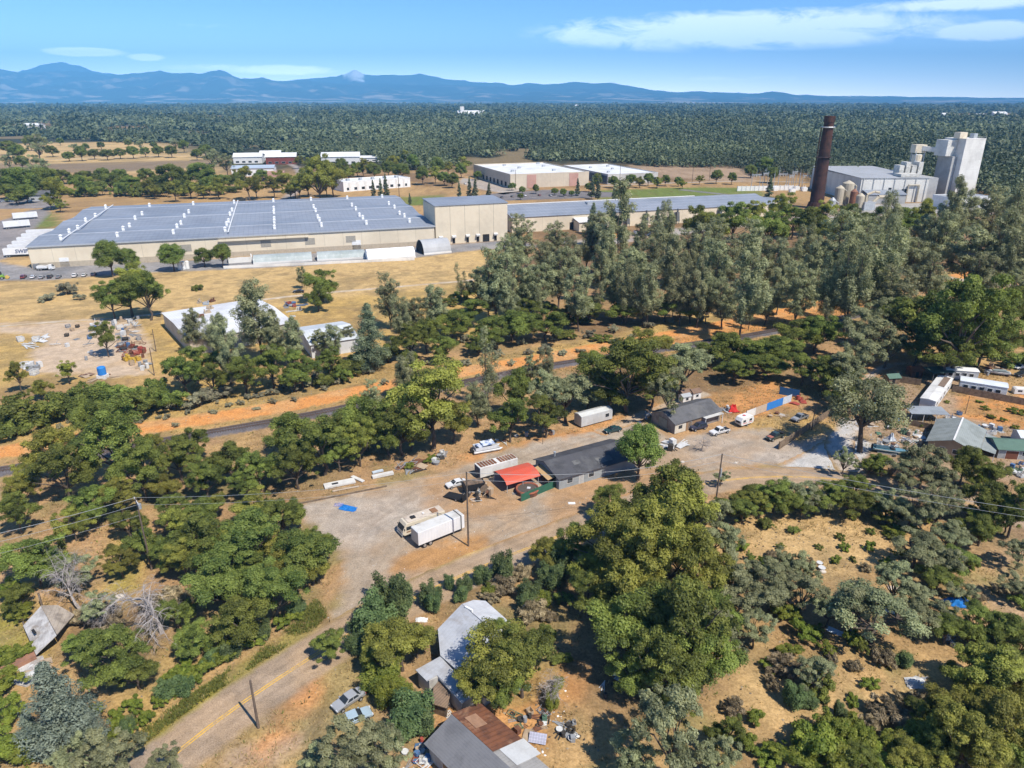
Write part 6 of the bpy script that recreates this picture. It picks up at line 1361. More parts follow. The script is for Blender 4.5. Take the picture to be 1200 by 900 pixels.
car(818, 503, 205, 'suv', PN, 'dark navy hatchback nosing out beside the flat white porch roof')
car(843, 508, 207, 'pickup', PW, 'white pickup parked in front of the flat white porch roof')
car(908, 514, 212, 'pickup', paint('dark_green', (.03, .05, .035)), 'dark green pickup with an open rusty front beside the end of the board fence', hood=mat('rust_patch', (.38, .14, .10), (.25, .10, .07), 2), bedload=PLAST)
car(937, 492, 215, 'pickup', PG_, 'silver-nosed dark pickup in the yard below the blue sheets', hood=PS, bedload=None)
car(409, 824, 225, 'sedan', PS, 'silver car parked on the dirt beside the thicket near the bottom')
car(416, 845, 30, 'sedan', paint('pale_blue', (.36, .46, .52)), 'pale blue car parked below the silver one beside the grey oak at the bottom')
car(350, 343, 185, 'sedan', PB, 'black car on the dirt track above the metal barns')
car(1195, 432, 200, 'sedan', PW, 'white car among the junk at the right edge')
car(1197, 441, 200, 'suv', PB, 'dark car at the right edge below the white one')
for i, (x, y, s, p_, lb) in enumerate([(28, 326, 'suv', PR, 'maroon'), (39, 326, 'sedan', PW, 'white saloon beside the maroon car'), (49, 326.3, 'sedan', PS, 'silver'), (59, 325.6, 'suv', PB, 'black hatchback'), (69, 325.6, 'sedan', PG_, 'grey'), (88, 324.4, 'suv', PW, 'white hatchback'), (99, 323.8, 'sedan', paint('off_white', (.60, .60, .57)), 'off-white'), (110, 323, 'suv', PN, 'dark blue')]):
    car(x, y, 108, s, p_, lb + (' car' if len(lb.split()) < 2 or 'blue' in lb else '') + ' in the row parked along the field edge at left', 'cars parked along the field edge')
for i, (x, y, p_, s, lb) in enumerate([(10, 235, PR, 'sedan', 'maroon car'), (14, 236.5, PW, 'suv', 'white hatchback'), (34, 236.5, PW, 'sedan', 'white car near the small grey house'), (20, 236, PB, 'sedan', 'black car'), (5, 237, PS, 'sedan', 'silver car')]):
    car(x, y, 20 + 5 * i, s, p_, lb + ' in the car park at the far left', 'cars in the far left car park')
for i, (x, y, p_) in enumerate([(600, 231, PB), (615, 230, PW), (632, 229.5, PR), (645, 230, PS), (662, 229, PB), (676, 229, PW), (690, 229, PG_), (588, 232, PB), (545, 216, PW)]):
    car(x, y, 108, 'sedan', p_, ['black', 'white', 'red', 'silver', 'dark', 'white', 'grey', 'black', 'white'][i] + ' car in the tree-lined car park below the pink-panelled warehouse, ' + ['second from left', 'third from left', 'only red one', 'only silver one', 'fifth from right', 'second from right', 'rightmost', 'leftmost', 'up by the dock'][i], 'cars in the tree-lined car park')
def box_trailer(px, py, rz, L, W, z0, z1, m, label, name='box_trailer', group=None, front=None, text=None, wheels=True, ribs=False):
    e = at(px, py, name, rz, label, 'trailer', group)
    MB().box(0, L, 0, W, z0, z1).build('body', m, e, bevel=.04)
    rr = MB().box(.1, L - .1, .08, W - .08, z1 + .003, z1 + .05).build('roof', mat('dusty_white_roof', (.62, .61, .57), (.48, .46, .42), .4, .8, .6), e)
    MB().box(.3, L - .3, .5, W - .5, z0 - .3, z0 - .01).build('chassis', PLAST, e)
    if wheels:
        for x in (1.3, 2.5):
            for y in (.2, W - .2): wheel(e, x, y, .48, .3)
        for y in (.5, W - .5): MB().box(L - 2.2, L - 2.05, y - .06, y + .06, 0, z0 - .3).build('landing_leg', GALV, e)
    if ribs:
        rb = MB()
        for i in range(int(L / .6)): rb.box(.3 + i * .6, .36 + i * .6, -.03, -.003, z0 + .1, z1 - .1).box(.3 + i * .6, .36 + i * .6, W + .003, W + .03, z0 + .1, z1 - .1)
        rb.build('side_ribs', m, e)
    MB().box(L + .003, L + .03, .08, W - .08, z0 + .08, z1 - .08).build('front_panel', front or m, e); MB().box(-.03, -.003, .08, W - .08, z0 + .08, z1 - .08).build('rear_doors', GALV, e)
    if text:
        cu = bpy.data.curves.new('lettering', 'FONT'); cu.body = text; cu.size = 2.6; cu.align_x = 'CENTER'; cu.align_y = 'CENTER'; cu.extrude = .01; cu.shear = .2; cu.offset = .06
        tmp = bpy.data.objects.new('lettering', cu); COL.objects.link(tmp); me = bpy.data.meshes.new_from_object(tmp.evaluated_get(bpy.context.evaluated_depsgraph_get())); bpy.data.objects.remove(tmp); o = link('lettering', me, e); o.rotation_euler = (R(90), 0, 0); o.location = (L / 2 + 1, -.05, (z0 + z1) / 2); me.materials.clear(); me.materials.append(mat('dark_blue_lettering', (.03, .06, .16)))
    return e
e = box_trailer(491, 645, 37, 9.8, 2.6, .95, 3.65, mat('white_box_panels', (.74, .75, .76), (.62, .63, .64), .4, .5, .45), 'white box trailer standing beside the cream motorhome on the gravel', ribs=True)
MB().box(8.95, 9.15, -.045, 2.645, .9, 3.72).build('band', PLAST, e)
# motorhome
e = at(474, 631, 'motorhome', 34, 'old cream motorhome with roof units parked behind the white box trailer', 'motorhome'); CRM = paint('cream', (.66, .58, .44), .5)
L, W = 8.6, 2.5
MB().prism([(.15, .45), (-.25, .8), (-.2, 1.5), (.25, 2.35), (.6, 2.85), (L, 2.9), (L, .45)][::-1], 0, W).build('body', CRM, e, bevel=.06)
MB().box(1.0, L - .1, .1, W - .1, 2.905, 2.97).build('roof', mat('tan_motorhome_roof', (.60, .52, .42), (.44, .36, .28), .5, .8, .7), e)
MB().box(2.0, 2.9, .8, 1.6, 2.98, 3.2).build('air_conditioner', PLAST, e); MB().box(6.2, 7.4, .5, 1.9, 2.98, 3.12).build('roof_hatch', mat('brown_hatch', (.28, .15, .08)), e); MB().box(4.5, 4.9, 1.2, 1.6, 2.98, 3.15).build('roof_vent', TRIM, e)
MB().add([(-.23, .15, 1.5), (-.23, W - .15, 1.5), (.22, W - .15, 2.33), (.22, .15, 2.33)], [(3, 2, 1, 0)]).build('windscreen', glass(), e)
MB().box(.5, L - .2, -.012, -.003, 1.0, 1.25).build('stripe', mat('brown_stripe', (.25, .12, .06)), e)
for x in (.5, 2.2, 4.2, 6.3): MB().box(x, x + 1.1, -.03, -.004, 1.5, 2.2).build('side_window', glass(), e)
for x in (1.4, 6.4):
    for y in (.15, W - .15): wheel(e, x, y, .42, .28)
for y in (.35, W - .35): MB().box(-.3, -.2, y - .15, y + .15, .85, 1.08).build('headlight', LAMP, e)
MB().box(-.38, -.26, .1, W - .1, .45, .68).build('bumper', GALV, e)
for y in (-.18, W + .18): MB().box(.05, .12, y - .12, y + .12, 1.7, 2.05).build('mirror', PLAST, e)
# travel trailer
e = at(868, 502, 'travel_trailer', 32, 'small white caravan with a rounded roof right of the flat porch roof', 'caravan'); L, W = 4.6, 2.1
MB().prism([(.3, .5), (0, .9), (0, 1.7), (.5, 2.45), (1.2, 2.6), (3.6, 2.6), (4.3, 2.35), (4.6, 1.7), (4.6, .9), (4.2, .5)][::-1], 0, W).build('body', mat('caravan_white', (.74, .73, .70), None, .8), e, bevel=.08)
for x in (.7, 2.9): MB().box(x, x + .9, -.03, -.004, 1.3, 1.9).build('side_window', glass(), e)
MB().box(-.02, -.003, .45, W - .45, 1.15, 1.65).build('end_window', glass(), e); MB().box(2.0, 2.6, -.025, -.004, .65, 2.3).build('door', TRIM, e); MB().box(1.6, 2.2, .7, 1.3, 2.61, 2.75).build('roof_vent', mat('pink_red_cap', (.55, .12, .14)), e); MB().box(.6, 3.9, -.02, -.004, .95, 1.1).build('stripe', mat('red_stripe', (.5, .05, .05)), e)
for y in (.1, W - .1): wheel(e, 2.3, y, .34)
MB().cyl((0, W / 2, .5), (-1.1, W / 2, .5), .06).build('tow_bar', PLAST, e)
# dock trailers with lettering at far left
for i in range(6):
    p = (5 + i * 5.4, 302 - i * 4.6)
    box_trailer(p[0], p[1], 15, 16, 2.9, 1.2, 4.4, mat('white_box_panels', (.74, .75, .76)), ['white lettered trailer at the warehouse dock, nearest the photographer', 'white trailer at the dock just behind the lettered one', 'third white trailer in the dock row behind the lettered one', 'fourth white trailer in the dock row behind the lettered one', 'fifth white trailer in the dock row, second from the far end', 'farthest white trailer in the dock row beside the warehouse'][i], group='trailers at the warehouse dock', text='SWIFT' if i == 0 else None)
for i, (x, y, lb) in enumerate([(5, 269, 'white trailer with a dark end, nearer of two on the left street'), (16, 258.5, 'white trailer with a dark end, farther of two on the left street')]):
    box_trailer(x, y, 38, 14, 2.8, 1.2, 4.6, mat('white_box_panels', (.74, .75, .76)), lb, group='trailers parked on the side street').children[4].data.materials[0] = GALV
def truck(px, py, rz, pm, label):
    e = at(px, py, 'flatbed_truck', rz, label, 'truck'); MB().box(0, 5.2, -1.1, 1.1, .9, 1.1).build('bed', PLAST, e); MB().prism([(5.3, .6), (5.3, 2.7), (6.6, 2.7), (7.3, 1.8), (7.5, .6)][::-1], -1.1, 1.1).build('cab', pm, e, bevel=.05)
    MB().add([(6.66, -.9, 2.65), (6.66, .9, 2.65), (7.34, .95, 1.8), (7.34, -.95, 1.8)], [(3, 2, 1, 0)]).build('windscreen', glass(), e)
    for x in (1, 2.1, 6.4):
        for y in (-1, 1): wheel(e, x, y, .48, .3)
    MB().box(.2, 4.8, -1, 1, 1.11, 2.2).build('load', pm, e); return e
truck(44, 317, 10, PW, 'white flatbed truck loaded with white boxes on the warehouse yard'); truck(92, 311, 195, PB, 'black flatbed truck close to the warehouse wall at left'); truck(57, 316, 170, PG_, 'grey truck behind the white flatbed on the warehouse yard')
e = at(2, 327, 'green_loader', 20, 'bright green loader with a yellow bucket at the left edge', 'loader'); GR = paint('loader_green', (.22, .42, .04)); MB().box(-2, 1, -1.1, 1.1, .8, 2.0).build('body', GR, e, bevel=.05); MB().box(-1, .4, -.8, .8, 2.01, 3.3, .15, .1).build('cab', glass(), e); MB().prism([(1.8, .2), (2.9, .2), (3.0, .5), (2.1, 1.4), (1.8, 1.4)][::-1], -1.2, 1.2).build('bucket', mat('loader_yellow', (.60, .40, .10)), e); MB().box(1.0, 1.9, -.5, -.3, .8, 1.2).box(1.0, 1.9, .3, .5, .8, 1.2).build('arm', GR, e)
for x in (-1.4, .5):
    for y in (-1.05, 1.05): wheel(e, x, y, .62, .4)
# orange lorry trailers seen through the pines by the long wing
for x, y, m_, lb in [(716, 279, mat('orange_skip', (.52, .22, .06), (.4, .17, .06), .4), 'orange open skip by the long low warehouse wall'), (745, 277, mat('pale_blue_box', (.5, .56, .6)), 'pale box body beside the orange skip')]:
    e = at(x, y, 'skip', 18, lb, 'skip'); MB().prism([(0, .3), (.8, 0), (9, 0), (9.8, .3), (10, 3), (-.2, 3)][::-1], 0, 3).build('body', m_, e); MB().box(0, 9.6, .2, 2.8, 3.01, 3.2).build('load', RUSTP if 'orange' in lb else TRIM, e)
# ================================================================ boats
def hull(e, L, W, hgt, m, nm='hull', z0=.35):
    mb = MB(); n = 10; sec = []
    for i in range(n + 1):
        t = i / n; w = W / 2 * (1 - max(0, (t - .45) / .55) ** 2.2) ; k = .25 * max(0, t - .6) / .4
        sec.append([(L * t, -w, z0 + hgt + k), (L * t, -w * .8, z0 + hgt * .35 + k * .6), (L * t, 0, z0 + k * .9), (L * t, w * .8, z0 + hgt * .35 + k * .6), (L * t, w, z0 + hgt + k)])
    vs = [v for s in sec for v in s]; fs = [(i * 5 + j, i * 5 + j + 1, (i + 1) * 5 + j + 1, (i + 1) * 5 + j) for i in range(n) for j in range(4)] + [(4, 3, 2, 1, 0)] + [(i * 5, (i + 1) * 5, (i + 1) * 5 + 4, i * 5 + 4) for i in range(n)]
    return mb.add(vs, fs).build(nm, m, e)
e = at(1022, 528, 'speed_boat', -22, 'long aqua blue and white motor boat by the open-crowned oak', 'boat'); hull(e, 7.2, 2.2, .85, mat('aqua_hull', (.14, .29, .36), (.11, .22, .28), .8, .6, .4)); MB().box(.2, 3.6, -.75, .75, 1.23, 1.4).build('cockpit', mat('dark_teal_deck', (.05, .10, .13)), e); MB().prism([(3.7, 1.25), (3.6, 1.75), (3.9, 1.75), (4.6, 1.3)][::-1], -.8, .8).build('windscreen', glass(), e); MB().box(.3, 6.0, -1.11, -1.07, .98, 1.1).build('stripe', TRIM, e); MB().box(1, 5, -.9, .9, 0, .36).build('trailer_frame', GALV, e); MB().box(-.35, .02, -.25, .25, .6, 1.7).build('outboard', PLAST, e)
e = at(556, 534, 'pontoon_boat', 22, 'white pontoon boat with folded blue and white canopy under the oaks', 'boat')
for y in (.25, 2.15): MB().cyl((0, y, .55), (6.3, y, .55), .34, .34, 12).cyl((6.3, y, .55), (7.0, y, .72), .34, .06, 12).build('pontoon', mat('white_aluminium', (.68, .69, .69), None, .8, .5, .4, .2), e)
MB().box(.1, 6.2, -.05, 2.45, .92, 1.02).build('deck', mat('grey_deck', (.42, .42, .41)), e); MB().box(.4, 5.6, 0, .06, 1.02, 1.7).box(.4, 5.6, 2.34, 2.4, 1.02, 1.7).box(.4, .46, .07, 2.33, 1.02, 1.7).build('rail_panels', mat('pale_panel', (.62, .64, .66)), e); MB().cbox((3.6, 1.2, 2.1), (3, 2, .12), .1, .15).cbox((1.8, 1.2, 1.7), (1.6, 1.8, .3), .2).build('canopy', mat('blue_white_canvas', (.62, .66, .72), (.12, .2, .42), .9, 1, .7), e); MB().box(-.5, .05, 1.0, 1.4, .4, 1.5).build('outboard', PLAST, e); MB().box(.6, 5.6, .6, 1.8, 0, .3).build('trailer_frame', GALV, e)
e = at(1183, 441, 'speed_boat', 160, 'covered white boat among junk at the right edge', 'boat'); hull(e, 5.6, 2, .8, mat('white_hull', (.62, .63, .63))); MB().prism([(.2, 1.2), (1.5, 1.7), (4.5, 1.5)][::-1], -.7, .7).build('cover', mat('grey_green_tarp', (.22, .26, .26)), e)
e = at(1188, 462, 'camper_shell', -12, 'white camper shell lying on orange dirt at the right edge', 'camper'); MB().prism([(0, .1), (0, 1.4), (.4, 1.7), (4.4, 1.7), (4.8, 1.2), (4.8, .1)][::-1], 0, 2).build('body', TRIM, e, bevel=.08); MB().box(.8, 1.9, -.03, -.004, .8, 1.3).build('window', glass(), e)
# ================================================================ yard machinery
e = at(519, 583, 'flat_trailer', -30, 'black flat-sided tipping trailer lying open beside the white car', 'trailer'); MB().slab([(0, 0, .25), (5.0, 0, .7), (5.0, 2.3, .7), (0, 2.3, .25)], .12).build('bed', mat('black_steel', (.02, .02, .022)), e); MB().box(4.6, 4.75, 0, 2.3, .7, 1.7).build('headboard', mat('black_steel', (.02, .02, .022)), e)
for y in (0.0, 2.3): wheel(e, 3.2, y, .3)
e = at(545, 580, 'dump_body', 20, 'dark steel dump body on the junk heap right of the white car', 'dump body'); MB().prism([(0, .8), (3.6, .8), (4.4, 2.0), (-.2, 2.0)][::-1], 0, 2.2).build('body', mat('black_steel', (.02, .02, .022), (.06, .05, .045)), e); MB().box(.2, 4, .1, 2.1, 2.0, 2.15).build('load', mat('junk_brown', (.22, .15, .10), (.10, .08, .06), 1.5, 1), e)
for y in (.1, 2.1): wheel(e, 1, y, .42, .28); wheel(e, 2.6, y, .42, .28)
def spool(px, py, r, rz, lb):
    e = at(px, py, 'cable_reel', rz, lb, 'reel', 'reels by the carport'); 
    for y in (-.45, .45): MB().cyl((0, y - .05, r), (0, y + .05, r), r, r, 18).build('flange', WOODP, e)
    MB().cyl((0, -.4, r), (0, .4, r), r * .5, r * .5, 12).build('drum', RUSTP, e)
spool(567, 577, .95, 20, 'upright brown cable reel left of the red carport, the larger'); spool(572, 581, .75, 70, 'small brown cable reel left of the red carport')
# wooden pallets etc
SCR = [RUSTP, mat('scrap_white', (.60, .60, .58)), mat('scrap_grey', (.28, .29, .30)), mat('scrap_tan', (.42, .32, .22)), mat('scrap_blue', (.08, .16, .30)), mat('scrap_dark', (.05, .045, .04)), mat('scrap_red', (.34, .07, .05)), mat('scrap_yellow', (.52, .34, .05)), mat('scrap_green', (.09, .17, .11))]
CW = ['rusty', 'white', 'grey', 'tan', 'blue', 'black', 'red', 'yellow', 'green']
def m_sheet(): return MB().slab([(-1, -.6, .12), (.2, -.62, .32), (.25, .6, .28), (-.95, .55, .1)], .03).slab([(.2, -.62, .32), (1.1, -.5, .06), (1.05, .62, .1), (.25, .6, .28)], .03)
def m_drum(): return MB().cyl((0, 0, 0), (0, 0, .88), .29, .29, 14).ring((0, 0, .3), .29, .025, 'z', 14, 4).ring((0, 0, .6), .29, .025, 'z', 14, 4).ring((0, 0, .88), .28, .03, 'z', 14, 4)
def m_crate():
    b = MB().box(-.5, .5, -.4, .4, 0, .08)
    for z in (.14, .38, .62): b.box(-.52, .52, -.44, -.401, z, z + .16).box(-.52, .52, .401, .44, z, z + .16).box(-.54, -.5, -.4, .4, z, z + .16).box(.5, .54, -.4, .4, z, z + .16)
    return b
def m_board(): return MB().box(-1.6, 1.6, -.12, .12, 0.03, .09).cbox((.2, .35, .12), (2.8, .16, .06), .2).cbox((-.2, -.3, .1), (2.4, .2, .05), -.3)
def m_tyre(): return MB().ring((0, 0, .13), .26, .12, 'z', 16, 6)
def m_appl(): return MB().box(-.4, .4, -.35, .35, 0, .95).box(-.36, .36, -.38, -.352, .5, .9).box(-.36, .36, -.38, -.352, .06, .46).cyl((.28, -.42, .55), (.28, -.42, .85), .02)
def m_frame(): return MB().cyl((-1, -.5, .1), (1, -.5, .5), .05).cyl((-1, .5, .1), (1, .5, .6), .05).cyl((-1, -.5, .1), (-1, .5, .1), .05).cyl((1, -.5, .5), (1, .5, .6), .05).cyl((0, -.5, .3), (0, .5, .35), .05).cyl((-.5, -.5, .2), (-.5, .4, 1.1), .05)
def m_tub(): return MB().cyl((0, 0, 0), (0, 0, .5), .45, .6, 14).ring((0, 0, .5), .6, .04, 'z', 14, 4)
def m_pallet():
    b = MB()
    for y in (-.5, 0, .5): b.box(-.6, .6, y - .05, y + .05, 0, .1)
    for x in (-.54, -.27, 0, .27, .54): b.box(x - .06, x + .06, -.56, .56, .104, .13)
    return b
JK = {'scrap_sheet': m_sheet, 'oil_drum': m_drum, 'crate': m_crate, 'loose_boards': m_board, 'old_tyre': m_tyre, 'appliance': m_appl, 'steel_frame': m_frame, 'tub': m_tub, 'pallet': m_pallet}
JN = {'scrap_sheet': 'bent scrap sheet', 'oil_drum': 'oil drum', 'crate': 'slatted crate', 'loose_boards': 'bundle of loose boards', 'old_tyre': 'old tyre', 'appliance': 'old appliance', 'steel_frame': 'bare steel frame', 'tub': 'open tub', 'pallet': 'pallet'}
JC = {'scrap_sheet': 'scrap sheet', 'oil_drum': 'drum', 'crate': 'crate', 'loose_boards': 'boards', 'old_tyre': 'tyre', 'appliance': 'appliance', 'steel_frame': 'frame', 'tub': 'tub', 'pallet': 'pallet'}
_jm = {}
JR = random.Random(3)
def junk(poly, n, kinds, cols, where, sc=(.8, 1.5)):
    xs = [p[0] for p in poly]; ys = [p[1] for p in poly]; P = np.array(poly, float); k = 0
    while k < n:
        x, y = JR.uniform(min(xs), max(xs)), JR.uniform(min(ys), max(ys))
        if not inside(P, np.array([x]), np.array([y]))[0]: continue
        kd = JR.choice(kinds); c = JR.choice(cols) if kd != 'old_tyre' else 5
        key = (kd, c)
        if key not in _jm: _jm[key] = JK[kd]().mesh(kd, SCR[c])
        p = G(x, y); s = JR.uniform(*sc); o = link(kd, _jm[key], None, (p.x, p.y, .02), JR.uniform(0, 6.28)); o.scale = (s, s, s)
        tag(o, f'{CW[c]} {JN[kd]} {where}', JC[kd], f'{CW[c]} {JN[kd]}s {where}'); k += 1
ALL = ['scrap_sheet', 'oil_drum', 'crate', 'loose_boards', 'appliance', 'steel_frame', 'tub', 'pallet']
junk([(138, 388), (158, 380), (164, 402), (172, 408), (140, 412)], 26, ALL, [1, 1, 2, 3, 4, 5], 'in the pale upper heap of the storage yard', (1.2, 2.0))
junk([(142, 404), (166, 400), (172, 418), (146, 420)], 22, ['scrap_sheet', 'oil_drum', 'steel_frame', 'crate'], [0, 0, 6], 'in the red heap of the storage yard', (1.2, 1.9))
junk([(140, 420), (172, 418), (173, 425), (144, 426)], 10, ['oil_drum', 'crate', 'tub'], [7, 7, 0], 'in the yellow row below the red heap', (1.2, 1.7))
junk([(150, 426), (175, 425), (176, 434), (154, 435)], 10, ALL, [1, 2, 3], 'at the bottom of the storage yard heap', (1.2, 1.8))
junk([(60, 385), (100, 378), (104, 430), (70, 432)], 8, ALL, [1, 3, 2, 5], 'scattered on the bare middle of the storage yard', (1.0, 1.6))
junk([(130, 376), (162, 372), (164, 384), (134, 388)], 16, ALL, [1, 2, 4, 3, 1], 'at the top of the storage yard heap', (1.2, 2.0))
junk([(106, 380), (126, 376), (128, 380), (108, 392), (106, 414), (118, 416), (118, 420), (103, 418)], 14, ALL, [1, 2, 4, 1], 'along the left side of the tree in the storage yard', (1.2, 1.8))
junk([(14, 398), (34, 395), (54, 395), (50, 402), (34, 410)], 10, ['scrap_sheet', 'loose_boards', 'crate'], [1, 1, 5], 'in the white pile left of the storage yard', (1.4, 2.2))
junk([(26, 430), (48, 428), (48, 440), (30, 440)], 8, ['scrap_sheet', 'appliance', 'crate'], [1, 1, 2], 'in the white heap at the lower left of the storage yard', (1.4, 2.0))
junk([(95, 438), (130, 437), (132, 444), (80, 446)], 7, ['loose_boards', 'pallet', 'scrap_sheet'], [0, 3, 1], 'along the bottom edge of the storage yard', (1.3, 1.9))
e = at(121, 443, 'blue_tank', 0, 'bright blue round tank on a white stand at the foot of the storage yard', 'tank'); MB().cyl((0, 0, 1.2), (0, 0, 3.2), 1.15, 1.15, 14).ball((0, 0, 3.2), 1.15, 14, 4, (1, 1, .4), True).build('tank_shell', mat('bright_blue_sheet', (.03, .20, .58)), e); MB().box(-1.3, 1.3, -1.0, 1.0, 0, 1.18).build('stand', TRIM, e)
junk([(335, 358), (352, 355), (358, 366), (345, 372), (335, 368)], 14, ALL, [1, 4, 1, 6, 2], 'in the heap between the two metal barns', (1.2, 1.9))
junk([(545, 568), (562, 566), (580, 578), (572, 590), (550, 590), (542, 580)], 22, ALL + ['old_tyre', 'old_tyre'], [0, 2, 3, 5, 5, 1], 'in the junk heap left of the red carport', (.8, 1.4))
junk([(600, 572), (628, 568), (640, 574), (612, 582)], 8, ALL, [0, 2, 8, 1], 'between the red carport and the green sheet fence', (.7, 1.1))
junk([(468, 545), (495, 540), (494, 552), (470, 556)], 20, ['loose_boards', 'steel_frame', 'loose_boards', 'scrap_sheet'], [5, 2, 0, 3], 'in the dark timber pile under the oaks by the yard', (.9, 1.6))
junk([(496, 540), (530, 526), (538, 530), (505, 548)], 16, ALL + ['old_tyre'], [5, 0, 2, 1], 'under the oaks left of the pontoon boat', (.8, 1.4))
junk([(575, 516), (640, 505), (650, 509), (590, 520)], 10, ALL, [1, 2, 3, 0], 'under the oaks between the pontoon boat and the ribbed container', (.7, 1.2))
junk([(775, 514), (800, 518), (803, 530), (780, 530)], 12, ['scrap_sheet', 'loose_boards', 'appliance', 'pallet'], [1, 1, 3, 5], 'in the white heap right of the shade tree', (1.0, 1.7))
junk([(745, 488), (765, 482), (770, 490), (750, 496)], 6, ALL, [1, 4, 2], 'by the back corner of the grey-roofed house', (.8, 1.2))
junk([(840, 478), (852, 473), (862, 480), (850, 490)], 6, ALL, [6, 1, 2], 'beside the red tarp behind the caravan', (.8, 1.2))
junk([(928, 468), (942, 463), (946, 472), (932, 476)], 7, ['scrap_sheet', 'steel_frame', 'oil_drum'], [6, 6, 0], 'in the red heap past the end of the blue sheets', (.8, 1.4))
junk([(892, 490), (918, 482), (922, 486), (896, 495)], 5, ['loose_boards', 'pallet', 'tub'], [0, 3, 1], 'in front of the blue sheet fence', (.8, 1.2))
junk([(1025, 505), (1045, 497), (1090, 508), (1085, 540), (1055, 540), (1030, 525)], 44, ALL + ['old_tyre'], [1, 1, 3, 2, 4, 0, 8], 'strewn on the pale yard beside the aqua boat', (.7, 1.4))
junk([(1002, 492), (1030, 490), (1040, 500), (1006, 505)], 10, ALL, [1, 3, 4], 'strewn behind the open-crowned oak', (.7, 1.2))
junk([(1105, 490), (1128, 485), (1130, 490), (1108, 497)], 9, ALL, [1, 4, 2], 'between the flat carport and the green-roofed house', (.7, 1.2))
junk([(1142, 498), (1180, 503), (1170, 512), (1146, 506)], 14, ALL, [1, 1, 2, 4], 'behind the green-roofed house', (.8, 1.3))
junk([(1150, 430), (1178, 428), (1182, 440), (1152, 440)], 24, ALL + ['old_tyre'], [5, 0, 2, 0, 3], 'in the dark scrap heap behind the long mobile home', (.9, 1.5))
junk([(1170, 540), (1200, 538), (1200, 560), (1172, 556)], 12, ALL, [1, 3, 4, 8], 'in front of the arched-door shed', (.7, 1.3))
junk([(590, 838), (640, 832), (640, 850), (625, 864), (598, 860)], 26, ALL + ['old_tyre'], [1, 2, 3, 5, 0, 8], 'strewn right of the rusty-roofed shed', (.5, 1.0))
junk([(650, 848), (675, 846), (678, 868), (660, 872)], 16, ALL, [1, 2, 5, 1], 'in the white and grey heap in oak shade', (.5, .9))
junk([(470, 875), (500, 868), (505, 898), (475, 898)], 20, ALL, [1, 3, 4, 6, 2], 'in the mixed heap left of the rusty-roofed shed', (.5, .9))
junk([(505, 805), (532, 815), (525, 838), (505, 832)], 12, ALL, [3, 2, 0, 1], 'between the pale house and the rusty-roofed shed', (.5, .9))
junk([(960, 660), (970, 662), (966, 672), (958, 668)], 3, ['tub', 'old_tyre'], [1], 'in the shade above the pale debris sheets', (.7, 1.0))
junk([(1105, 745), (1140, 742), (1145, 760), (1110, 762)], 8, ALL, [1, 2, 4], 'in shade below the blue tarp', (.6, 1.0))
junk([(1058, 795), (1085, 797), (1088, 808), (1062, 808)], 9, ['scrap_sheet', 'loose_boards'], [1, 3, 2], 'in the pale rubble right of the open oak trunk', (.6, 1.0))
junk([(20, 775), (60, 770), (62, 795), (22, 800)], 14, ['scrap_sheet', 'loose_boards'], [1, 1, 3], 'in the white rubble beside the broken ruin', (.6, 1.1))
junk([(700, 790), (760, 790), (760, 830), (700, 830)], 10, ALL, [2, 1, 5], 'on the shaded ground below the big oaks', (.5, .9))
# dumped flat panels on the yard edge, tarps
def flatpanel(px, py, rz, L, W, t, m, label, cat='slab', name='dumped_slab', tilt=0, hole=None):
    p = G(px, py); o = empty(name, (p.x, p.y, 0), R(rz), label, cat); MB().slab([(0, 0, t + .12), (L, 0, t + .12 + tilt), (L, W, t + .12 + tilt), (0, W, t + .12)], t).build('panel', m, o)
    if hole: MB().slab([(hole[0], hole[1], t + .135), (hole[0] + hole[2], hole[1], t + .135), (hole[0] + hole[2], hole[1] + hole[3], t + .135), (hole[0], hole[1] + hole[3], t + .135)], .012).build('dark_opening', DARK, o)
    for x in (.3, L - .5): MB().box(x, x + .15, .1, W - .1, 0, .118).build('bearer', WOODP, o)
WP = mat('dull_white_panel', (.64, .63, .60), (.50, .48, .45), .8)
flatpanel(381, 574, 24, 6.4, 1.9, .35, WP, 'pale flat panel with a dark opening dumped at the yard edge', hole=(1.6, .6, 1.3, .7)); flatpanel(411, 560, -38, 3.6, .8, .2, WP, 'narrow white board leaning off the end of the panel with an opening'); flatpanel(390, 577, 22, 5.4, .4, .12, mat('tan_panel', (.52, .42, .32)), 'long tan board on the ground in front of the panel with an opening')
flatpanel(437, 562, 25, 4.6, 1.0, .5, WP, 'long white flat body lying near the timber pile'); flatpanel(437, 556, 28, 2.4, .7, .3, mat('pale_blue_sheet', (.52, .60, .68)), 'small pale blue board beside the long white flat body')
e = at(385, 584, 'long_beam', 23, 'very long grey beam lying along the gravel edge', 'beam'); MB().box(-6, 12, -.12, .12, .02, .3).build('shaft', WOODP, e); MB().box(-6.2, -5.9, -.3, .3, .02, .4).build('foot', RUSTP, e)
